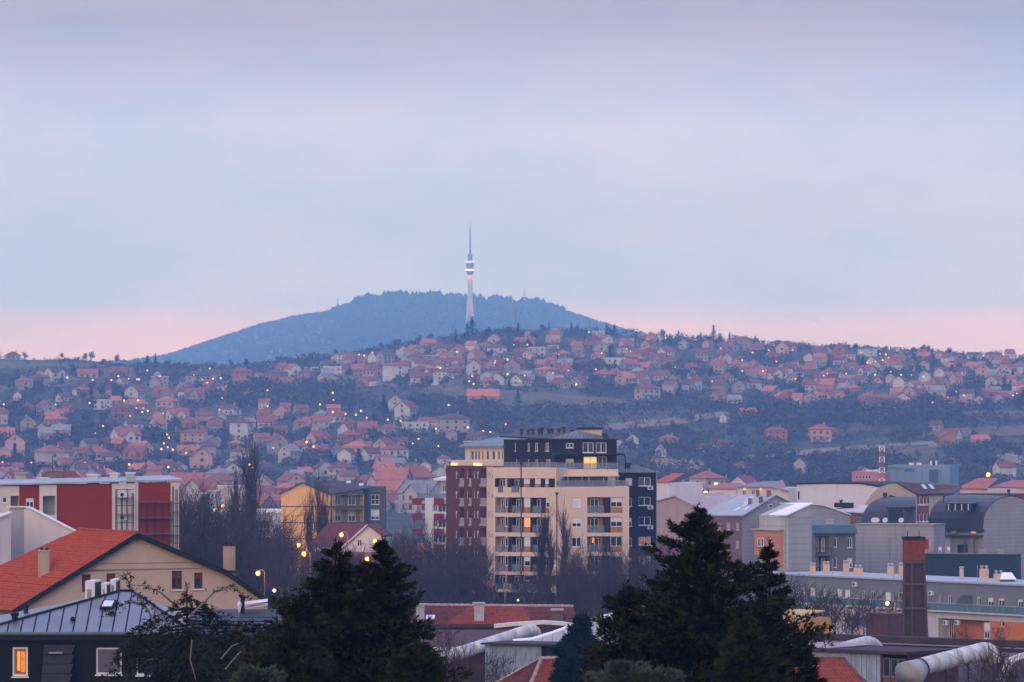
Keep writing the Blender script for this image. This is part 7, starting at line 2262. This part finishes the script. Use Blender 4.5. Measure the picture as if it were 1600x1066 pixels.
    mb = MB(); mb.poly([F1, F2, R2, R1]); mb.poly([Lb, F1, R1]); mb.poly([F2, W(955, 1060, Y + 10), R2]); roof = mb.build('roof', mat('roof_deck', (.10, .05, .04)), t)
    tiled(t, F1, F2, R2, R1, RDT, parent=roof, course=.34, tile=.27)
    tiled(t, Lb, F1, R1, R1 - Vector((.05, 0, 0)), RDT2, parent=roof, course=.34, tile=.27)
    HT = mat('pale_ridge_tiles', (.36, .26, .23))
    ridge_tiles(t, R1, R2, HT, roof, .12, .3); ridge_tiles(t, F1, R1, HT, roof, .12, .3); ridge_tiles(t, R2, F2, HT, roof, .12, .32); ridge_tiles(t, Lb, R1, HT, roof, .1, .3)
    p = F1.lerp(F2, .7).lerp(R1.lerp(R2, 1.0), .42)
    mb = MB(); mb.obox(p + Vector((0, -.1, .16)), (.45, 0, 0), (-.25, .45, .35), (0, -.04, .06)); mb.build('skylight', mat('bright_glass', (.55, .55, .6), .08), roof, org=ORG[t.name])
    mb = MB(); mb.prism([F1 + Vector((0, .3, -.1)), F2 + Vector((0, .3, -.1)), W(955, 1062, Y + 10), Lb + Vector((.3, 0, -.1))], (0, 0, -6)); mb.build('wall', BEIGE, t)
    # --- near tiled roof on the right
    Y = 330
    t = thing('red_roof_house', W(1280, 1066, Y) - Vector((0, 0, 7)), 'house with large weathered red tiled roof below the planked shed', 'house')
    R1, R2 = W(1195, 1031, Y + 5), W(1318, 1031.5, Y + 5)
    F1, F2 = W(1180, 1095, Y - 2), W(1372, 1095, Y - 2)
    mb = MB(); mb.prism([F1, F2, R2, R1], (0, 0, -.15)); mb.poly([F2, W(1372, 1080, Y + 10), R2]); roof = mb.build('roof', mat('roof_deck', (.10, .05, .04)), t)
    tiled(t, F1, F2, R2, R1, RDT, parent=roof, course=.36, tile=.28)
    ridge_tiles(t, R1, R2, RDT2, roof, .12, .36); ridge_tiles(t, R2, F2, RDT2, roof, .12, .36)
    mb = MB(); mb.prism([F1 + Vector((.3, .4, -.25)), F2 + Vector((-.3, .4, -.25)), R2 + Vector((0, 5, -3)), R1 + Vector((0, 5, -3))], (0, 0, -5)); mb.build('wall', BEIGE, t)
workshops()
# ------------------------------------------------------------------ evergreen trees close to the camera
M_NEED = mat('dark_needles', (0.0085, 0.0095, 0.0040), 0.85, 0.45, 1.6, spec=.08)
M_NEED2 = mat('olive_needles', (0.017, 0.018, 0.006), 0.85, 0.45, 1.6, spec=.08)
M_CED = mat('cedar_needles', (0.013, 0.019, 0.012), 0.85, 0.45, 1.8, spec=.08)
M_LIMB = mat('conifer_bark', (0.030, 0.022, 0.017), 0.95, 0.3, 3.0, spec=.08)
M_PALELIMB = mat('grey_limb', (0.16, 0.145, 0.13), 0.9, 0.2, 3.0)
M_GREEN = mat('deep_green_needles', (0.007, 0.018, 0.012), 0.85, 0.4, 2.0, spec=.1)
M_TIP = mat('needle_tip_highlights', (0.030, 0.032, 0.012), 0.8, 0.4, 2.5, spec=.12)  # outer tips lighter, crown highlights painted into the needle colour
M_TIPC = mat('cedar_tip_highlights', (0.030, 0.040, 0.026), 0.8, 0.4, 2.5, spec=.12)  # the same painted highlight for the cedar
M_JUN = mat('juniper_grey_green', (0.055, 0.075, 0.055), 0.85, 0.35, 2.0, spec=.1)

def tuft(mb, rnd, p, d, L, w, n, mi=0):
    """a twig end: narrow blades fanning from p about direction d"""
    for k in range(n):
        dd = (d + Vector((rnd.gauss(0, .5), rnd.gauss(0, .5), rnd.gauss(0, .42)))).normalized()
        l = L * rnd.uniform(.55, 1.25)
        s = dd.orthogonal(); s.rotate(Matrix.Rotation(rnd.uniform(0, 6.28), 3, dd)); s = s.normalized() * w * rnd.uniform(.6, 1.3)
        q = p + dd * l * .12
        i = len(mb.v)
        mb.v += [q - s * .5, q + s * .5, q + dd * l * .6 + s * .55, q + dd * l]
        mb.f.append((i, i + 1, i + 2, i + 3)); mb.m.append(mi)

def evergreen(name, label, px, pytop, Y, prof, seed, mats, nb=200, dens=1.0, up=.35, droop=0.0, L=.2, w=.045, gz=None, low=True, inner=.12, cat='tree', group=None, jag=(.62, 1.18), blades=6, limb=None):
    rnd = random.Random(seed)
    x = PX(px, Y)
    gz = ground(x, Y) if gz is None else gz
    zt = PZ(pytop, Y)
    t = thing(name, (x, Y, gz), label, cat, group)
    c = Vector((x, Y, 0))
    s = FP / Y
    K = Y / 190.0
    L, w = L * K, w * K
    H = zt - gz
    hmax = (1080 - pytop) / s
    rad = lambda h: interp([(0, .05 * K)] + [((a - pytop) / s, b / s) for a, b in prof], h)
    mb = MB(); mb.tube([Vector((x, Y, gz - .3)), Vector((x + .05, Y, gz + H * .5)), Vector((x, Y, zt - .25 * K))], [max(.08, H * .014), H * .009, .015], 8); mb.build('trunk', M_LIMB, t)
    limbs, crown = MB(), MB()
    hs = []
    for k in range(nb):
        q = rnd.random()
        hs.append(.15 * K + (hmax) * q ** .85)
    if low:
        for k in range(int(nb * .25)): hs.append(rnd.uniform(hmax, H * .8))
    for h in hs:
        a = rnd.uniform(0, 6.283)
        r = rad(h) * rnd.uniform(*jag) * (1 + .22 * math.sin(a * 3 + h * 2.1 + seed))
        d = Vector((math.cos(a), math.sin(a), 0))
        rise = up * r * rnd.uniform(.5, 1.3)
        z0 = zt - h - rise * .55
        pts = []
        for k in range(6):
            u = k / 5
            pts.append(c + d * r * u + Vector((0, 0, z0 + rise * u - droop * r * u * u)) + Vector((rnd.uniform(-.04, .04), rnd.uniform(-.04, .04), rnd.uniform(-.03, .03))) * r)
        limbs.tube(pts, [.02 * K + .012 * r, .018 * K + .009 * r, .014 * K + .006 * r, .012 * K, .01 * K, .006 * K], 3, caps=False)
        far = h > hmax
        n = int((7 + 20 * r / K) * dens * (.5 if far else 1))
        for k in range(n):
            u = inner + (1 - inner) * rnd.random() ** .75
            i = min(int(u * 5), 4)
            p = pts[i].lerp(pts[i + 1], u * 5 - i)
            side = Vector((-d.y, d.x, 0)) * rnd.gauss(0, .16) * r * (1.15 - u * .7)
            p = p + side + Vector((0, 0, rnd.gauss(0, .05) * r - (droop * .15 * rnd.random())))
            dd = (d * .8 + side * .9 + Vector((0, 0, .55 if droop <= 0 else -.15 + rnd.uniform(-.3, .4)))).normalized()
            tuft(crown, rnd, p, dd, L, w, blades, 1 if u > .8 and rnd.random() < .6 else 0)
    # leader shoots
    for k in range(10):
        p = Vector((x + rnd.gauss(0, .05) * K, Y + rnd.gauss(0, .05) * K, zt - k * .09 * K))
        tuft(crown, rnd, p, Vector((0, 0, 1)), L * 1.1, w, 4)
    tag(limbs.build('limbs', limb or M_LIMB, t, fix=False), kind='stuff')
    tip = {'dark_needles': M_TIP, 'olive_needles': M_TIP, 'cedar_needles': M_TIPC, 'deep_green_needles': M_GREEN, 'juniper_grey_green': M_JUN}[mats.name]
    tag(crown.build('crown', [mats, tip], t, fix=False), kind='stuff')
    return t, c, zt

R_PROF = [(800, 7), (812, 20), (830, 42), (850, 54), (880, 70), (910, 82), (940, 96), (970, 118), (1000, 138), (1040, 145), (1090, 150)]
evergreen('conifer', 'tall broad dark conifer with a ragged pointed top before the grey buildings', 1092, 790, 110, R_PROF, 21, M_NEED, nb=250, dens=1.2, jag=(.5, 1.22))
evergreen('conifer', 'slim dark conifer leader rising beside the broad conifer in front of the peach bay', 1202, 846, 111, [(860, 6), (885, 15), (905, 22), (930, 28), (960, 36), (1000, 48), (1080, 60)], 22, M_NEED, nb=150, dens=1.3)
evergreen('conifer', 'low dark conifer shoulder in front of the silver roof', 978, 914, 109, [(925, 14), (945, 28), (970, 42), (1000, 52), (1050, 56), (1090, 58)], 23, M_NEED, nb=150, dens=1.3)
evergreen('conifer', 'ragged young conifer tip in front of the red tiled roof', 1256, 1004, 107, [(1015, 7), (1030, 14), (1050, 22), (1090, 34)], 24, M_NEED, nb=46, dens=1.0)
evergreen('conifer', 'bushy olive conifer low in front of the broad conifer', 1165, 962, 105, [(980, 14), (1000, 26), (1030, 46), (1090, 66)], 25, M_NEED2, nb=110, dens=1.2)
evergreen('conifer', 'dark twin conifer with the broader left crown below the white gabled house', 524, 846, 110, [(858, 9), (872, 20), (890, 36), (915, 52), (940, 68), (970, 100), (1000, 118), (1090, 140)], 31, M_NEED, nb=200, dens=1.2, jag=(.5, 1.22))
evergreen('conifer', 'dark twin conifer with the denser pointed crown lit through by orange lamps', 598, 843, 109, [(855, 10), (870, 20), (890, 32), (920, 48), (950, 56), (980, 76), (1010, 92), (1090, 104)], 32, M_NEED, nb=185, dens=1.2, jag=(.5, 1.22))
evergreen('conifer', 'olive conifer filling the gap in front of the dark twins', 455, 966, 107, [(980, 14), (1000, 36), (1030, 58), (1090, 80)], 33, M_NEED2, nb=120, dens=1.1)
evergreen('conifer', 'low olive conifer in front of the flat workshop', 655, 1000, 106, [(1012, 14), (1030, 34), (1060, 46), (1090, 54)], 34, M_NEED2, nb=90, dens=1.2)
t_, c_, z_ = evergreen('cedar', 'spreading dark cedar with drooping layered branches before the black house', 292, 912, 128, [(920, 26), (932, 70), (950, 105), (975, 122), (1010, 130), (1090, 140)], 41, M_CED, nb=92, dens=.95, up=.12, droop=.7, L=.17, w=.036, inner=.35, jag=(.4, 1.3))
def cedar_extras():
    rnd = random.Random(9)
    Y = 127.5
    mbl, mbc = MB(), MB()
    for pts in ([(250, 990), (232, 955), (215, 930), (200, 908), (192, 893)], [(262, 975), (235, 945), (205, 940), (180, 950), (165, 962)], [(300, 960), (335, 925), (362, 918), (388, 935)], [(280, 950), (250, 925), (222, 914)]):
        P = [W(a, b, Y + rnd.uniform(-.3, .3)) for a, b in pts]
        mbl.tube(P, [.034, .025, .019, .014, .008][:len(P)], 5, caps=False)
        for a, b in zip(P[1:], P[2:]):
            for k in range(16):
                p = a.lerp(b, rnd.random()) + Vector((rnd.gauss(0, .1), rnd.gauss(0, .1), rnd.gauss(0, .045)))
                tuft(mbc, rnd, p, Vector((rnd.uniform(-1, 1), 0, rnd.uniform(-.3, .5))), .095, .022, 5)
    mbl.build('bare_limb', M_PALELIMB, t_, fix=False)
    tag(mbc.build('branch_needles', M_CED, t_, fix=False), kind='stuff')
    for pts in ([(345, 1030), (362, 1010), (378, 1003)], [(352, 1046), (372, 1022), (390, 1008)], [(300, 1000), (297, 1030), (306, 1062)]):
        mb = MB(); mb.tube([W(a, b, Y - 2.2) for a, b in pts], [.019, .016, .01], 5); mb.build('bare_limb', M_PALELIMB, t_)
cedar_extras()
evergreen('spruce', 'small neat blue green spruce beside the silver roof', 908, 962, 300, [(975, 7), (990, 16), (1010, 26), (1030, 34), (1060, 40), (1090, 44)], 51, M_GREEN, nb=150, dens=1.6, up=.1, L=.24, w=.07, jag=(.8, 1.1))
for k, (px, py, r, Y, lab) in enumerate(((985, 1036, 40, 96, 'pale grey green pine crown below the broad conifer'), (1030, 1046, 36, 95, 'lower pale pine crown touching the grey green one'), (948, 1050, 30, 97, 'small pale pine crown under the conifer shoulder'), (400, 1044, 34, 96, 'pale grey green pine crown under the olive conifer'))):
    evergreen('pine', lab, px, py, Y, [(py + 8, r * .5), (py + 18, r * .8), (py + 34, r), (1090, r * 1.1)], 60 + k, M_JUN, nb=90, dens=1.6, up=.9, L=.2, w=.045)

# ------------------------------------------------------------------ leafless trees between the buildings
def bare_protos():
    P = []
    for name, seed, H, spread, col, nbs, lv in (('bare_tree', 3, 10, .72, False, (11, 5, 4, 3), 4), ('bare_tree', 5, 10, .62, False, (12, 5, 4, 3), 4), ('bare_tree', 8, 9, .8, False, (10, 6, 4, 3), 4),
                                                ('bare_poplar', 11, 15, .42, True, (46, 5, 4), 3), ('bare_poplar', 13, 15, .34, True, (52, 5, 4), 3), ('bare_tree', 17, 9, .85, False, (9, 5, 4), 3)):
        a, b = bare_tree_mesh(name, seed, H, spread, lv, col, nbs, rmin=.034 if seed == 17 else .015)
        root = bpy.data.objects.new(name, None); COL.objects.link(root); ORG[root.name] = Vector()
        a.build('trunk', M_BARK, root, fix=False); b.build('crown', M_TWIG, root, fix=False)
        P.append((root, H))
    return P
BP = bare_protos()
bused = [False] * 6
brnd = random.Random(77)
def bare(k, px, pytop, Y, label, group, wide=1.0, adj=False):
    root, H = BP[k]
    o = root if not bused[k] else copy_tree(root)
    bused[k] = True
    x = PX(px, Y); g = ground(x, Y)
    s = max((PZ(pytop, Y) - g) / (H * (.98 if k not in (3, 4) else 1.02)), .25)
    o.location = (x, Y, g); o.rotation_euler = (0, 0, brnd.uniform(0, 6.28)); o.scale = (s * wide, s * wide, s)
    if adj:
        hh = s * H
        label = ('tall ' if hh > 11 else ('short ' if hh < 7 else 'middling ')) + ('broad ' if wide > 1.03 else ('narrow ' if wide < .9 else 'even ')) + label
    tag(o, label, 'tree', group)
bare(3, 392, 734, 850, 'tallest bare poplar towering over the bare grove by the church', None, 1.0)
bare(4, 362, 776, 870, 'shorter bare poplar beside the tall poplar', None, .9)
for px, py in ((500, 781), (484, 800), (511, 806)): bare(3 + int(px) % 2, px, py, 835, 'slender bare poplar in front of the yellow apartment building', 'poplars by the yellow building', .8)
bare(4, 843, 829, 745, 'bare poplar before the loggias of the cream apartment building', None, 1.15)
bare(3, 879, 826, 740, 'neat bare poplar before the blank cream wall', None, .95)
bare(3, 858, 850, 750, 'low bare poplar between the two poplars of the cream building', None, 1.0)
def row(n, x0, x1, yt, Y0, Y1, lab, grp, k0=0):
    for i in range(n):
        px = x0 + (x1 - x0) * (i + brnd.uniform(.1, .9)) / n
        bare(k0 if k0 > 2 else (k0 + i) % 3, px, yt(px) + brnd.uniform(-8, 14), brnd.uniform(Y0, Y1), lab, grp, brnd.uniform(.8, 1.15), True)
row(20, 284, 445, lambda x: interp([(284, 800), (340, 805), (395, 810), (445, 850)], x), 690, 860, 'bare tree in the grove between the gabled house and the yellow building', 'grove by the church')
row(9, 440, 560, lambda x: 865, 690, 770, 'bare tree along the lamp lit street', 'street side bare trees')
row(20, 606, 768, lambda x: interp([(606, 868), (660, 850), (700, 858), (768, 885)], x), 690, 770, 'bare tree crowding the foot of the oxblood wing', 'bare trees by the oxblood wing')
row(10, 800, 905, lambda x: 902, 700, 765, 'low bare tree at the foot of the cream building', 'bare trees by the cream building')
row(19, 886, 1036, lambda x: interp([(886, 872), (960, 882), (1036, 876)], x), 690, 765, 'bare tree before the charcoal base of the apartment building', 'bare trees by the charcoal base')
row(8, 1208, 1392, lambda x: interp([(1208, 900), (1260, 906), (1400, 928)], x), 600, 632, 'gnarled bare tree in front of the long grey building', 'bare trees by the long building', 5)
row(4, 1420, 1600, lambda x: 985, 590, 625, 'small bare tree in front of the orange wall', 'bare trees by the orange wall')
row(4, 690, 770, lambda x: 1030, 352, 376, 'thin bare shrub in front of the blue shed', 'shrubs by the blue shed')
row(3, 1575, 1610, lambda x: 1052, 330, 338, 'thin bare shrub beside the white pipes', 'shrubs by the pipes')

row(14, 425, 645, lambda x: 955, 500, 640, 'bare tree in the yards behind the twin conifers', 'yard bare trees')
row(12, 930, 1195, lambda x: 950, 450, 620, 'bare tree in the yards behind the broad conifer', 'yard bare trees')

def thicket():
    """tangle of thin stems that reads as one mass at the feet of the trees"""
    mb = MB(); r = random.Random(91)
    zones = [(282, 448, 700, 850, 850, 1500), (440, 700, 660, 770, 885, 1500), (600, 775, 690, 770, 890, 1100), (770, 880, 690, 762, 922, 350), (868, 1040, 690, 762, 912, 600), (1030, 1120, 700, 850, 880, 700), (930, 1200, 430, 600, 985, 900), (420, 660, 430, 640, 985, 1200)]
    for x0, x1, Y0, Y1, yt, n in zones:
        for k in range(n):
            Y = r.uniform(Y0, Y1); px = r.uniform(x0, x1)
            x = PX(px, Y); g = ground(x, Y)
            h = min(r.uniform(2.0, 5.5), PZ(yt + r.uniform(-10, 30), Y) - g)
            if h < .4: continue
            a = Vector((x, Y, g))
            m = a + Vector((r.gauss(0, .3), r.gauss(0, .3), h * .5))
            b = m + Vector((r.gauss(0, .5), r.gauss(0, .5), h * .5))
            mb.tube([a, m, b], [.05, .035, .015], 3, caps=False)
            for q in range(3):
                p = a.lerp(m, .5).lerp(m.lerp(b, .6), r.random())
                e = p + Vector((r.gauss(0, .6), r.gauss(0, .6), r.uniform(.3, 1.3)))
                mb.tube([p, e], [.025, .01], 3, caps=False)
    o = mb.build('thicket', M_TWIG, fix=False)
    tag(o, 'tangled leafless thicket around the feet of the town trees', 'thicket', kind='stuff')
thicket()

# ------------------------------------------------------------------ town street lamps, lit
def town_lamp(px, py, Y, c, r, label, power=0, pole=True):
    x = PX(px, Y); g = ground(x, Y); z = PZ(py, Y)
    t = thing('street_lamp', (x, Y, g), label, 'street lamp', 'town street lamps')
    mb = MB(); mb.tube([Vector((x + .9, Y + .3, g - .3)), Vector((x + .9, Y + .3, z + .1)), Vector((x + .6, Y + .25, z + .5)), Vector((x, Y, z + r + .05))], [.09, .06, .05, .04], 6); mb.build('pole', M_POLE, t)
    mb = MB(); mb.lathe(Vector((x, Y, z)), [(r * .3, -r), (r * .8, -r * .6), (r, 0), (r * .8, r * .6), (r * .3, r)], 12); mb.build('lamp_head', LAMPC[c][0], t, smooth=True)
    if power:
        ld = bpy.data.lights.new('street_lamp_light', 'POINT'); ld.energy = power; ld.color = (1, .42, .1); ld.shadow_soft_size = r * 1.2
        lo = bpy.data.objects.new('lamp_light', ld); link(lo, t); lo.location = (0, -r * 1.6, z - g)
for a in ((403, 896, 690, 'o', .32, 'orange street lamp beside the right chimney of the beige house', 500), (466.5, 852, 760, 'o', .34, 'orange street lamp in front of the yellow gable wall', 600), (474.5, 866, 720, 'o', .37, 'large orange street lamp just below another before the yellow wall', 600),
          (533.5, 836, 796, 'o', .34, 'orange street lamp in front of the maroon roof', 500), (586, 846, 790, 'o', .32, 'orange street lamp at the right side of the white gable', 500), (573.5, 874, 770, 'o', .36, 'orange street lamp below the white gabled house', 600),
          (532, 889, 720, 'o', .37, 'orange street lamp seen between the twin conifers', 600), (487, 912, 640, 'o', .3, 'orange street lamp glimmering low through the left twin conifer', 200), (493, 940, 560, 'o', .28, 'small orange lamp glimmering through the left twin conifer base', 150), (420.5, 841, 880, 'y', .4, 'yellow street lamp at the edge of the bare grove', 0),
          (428.5, 923, 640, 'w', .22, 'small white lamp in the bare grove', 0), (1386.5, 943, 605, 'o', .25, 'orange street lamp before the glass balcony rail', 250), (333, 816, 790, 'o', .3, 'reddish lamp beside the church', 0),
          (337, 797, 950, 'g', .4, 'greenish lamp just above the church roof edge', 0), (348, 791, 1000, 'y', .32, 'yellow lamp beside the peach tower', 0), (939.5, 903, 765, 'w', .2, 'small white lamp at the foot of the cream building', 0), (980.5, 904, 770, 'o', .26, 'dim red lamp at the corner of the charcoal base', 0),
          (1095, 763, 1300, 'y', .62, 'yellow street lamp behind the blank pinkish building', 0), (1102.5, 771, 1250, 'y', .62, 'yellow street lamp beside the grey roof edge', 0), (1119, 757, 1400, 'y', .6, 'yellow street lamp above the grey roof', 0), (1544, 742, 1100, 'y', .48, 'tall yellow street lamp beyond the barrel roofs', 0), (809.5, 938, 700, 'w', .14, 'tiny white lamp at the foot of the bare poplar', 0)):
    town_lamp(*a[:6], power=a[6])
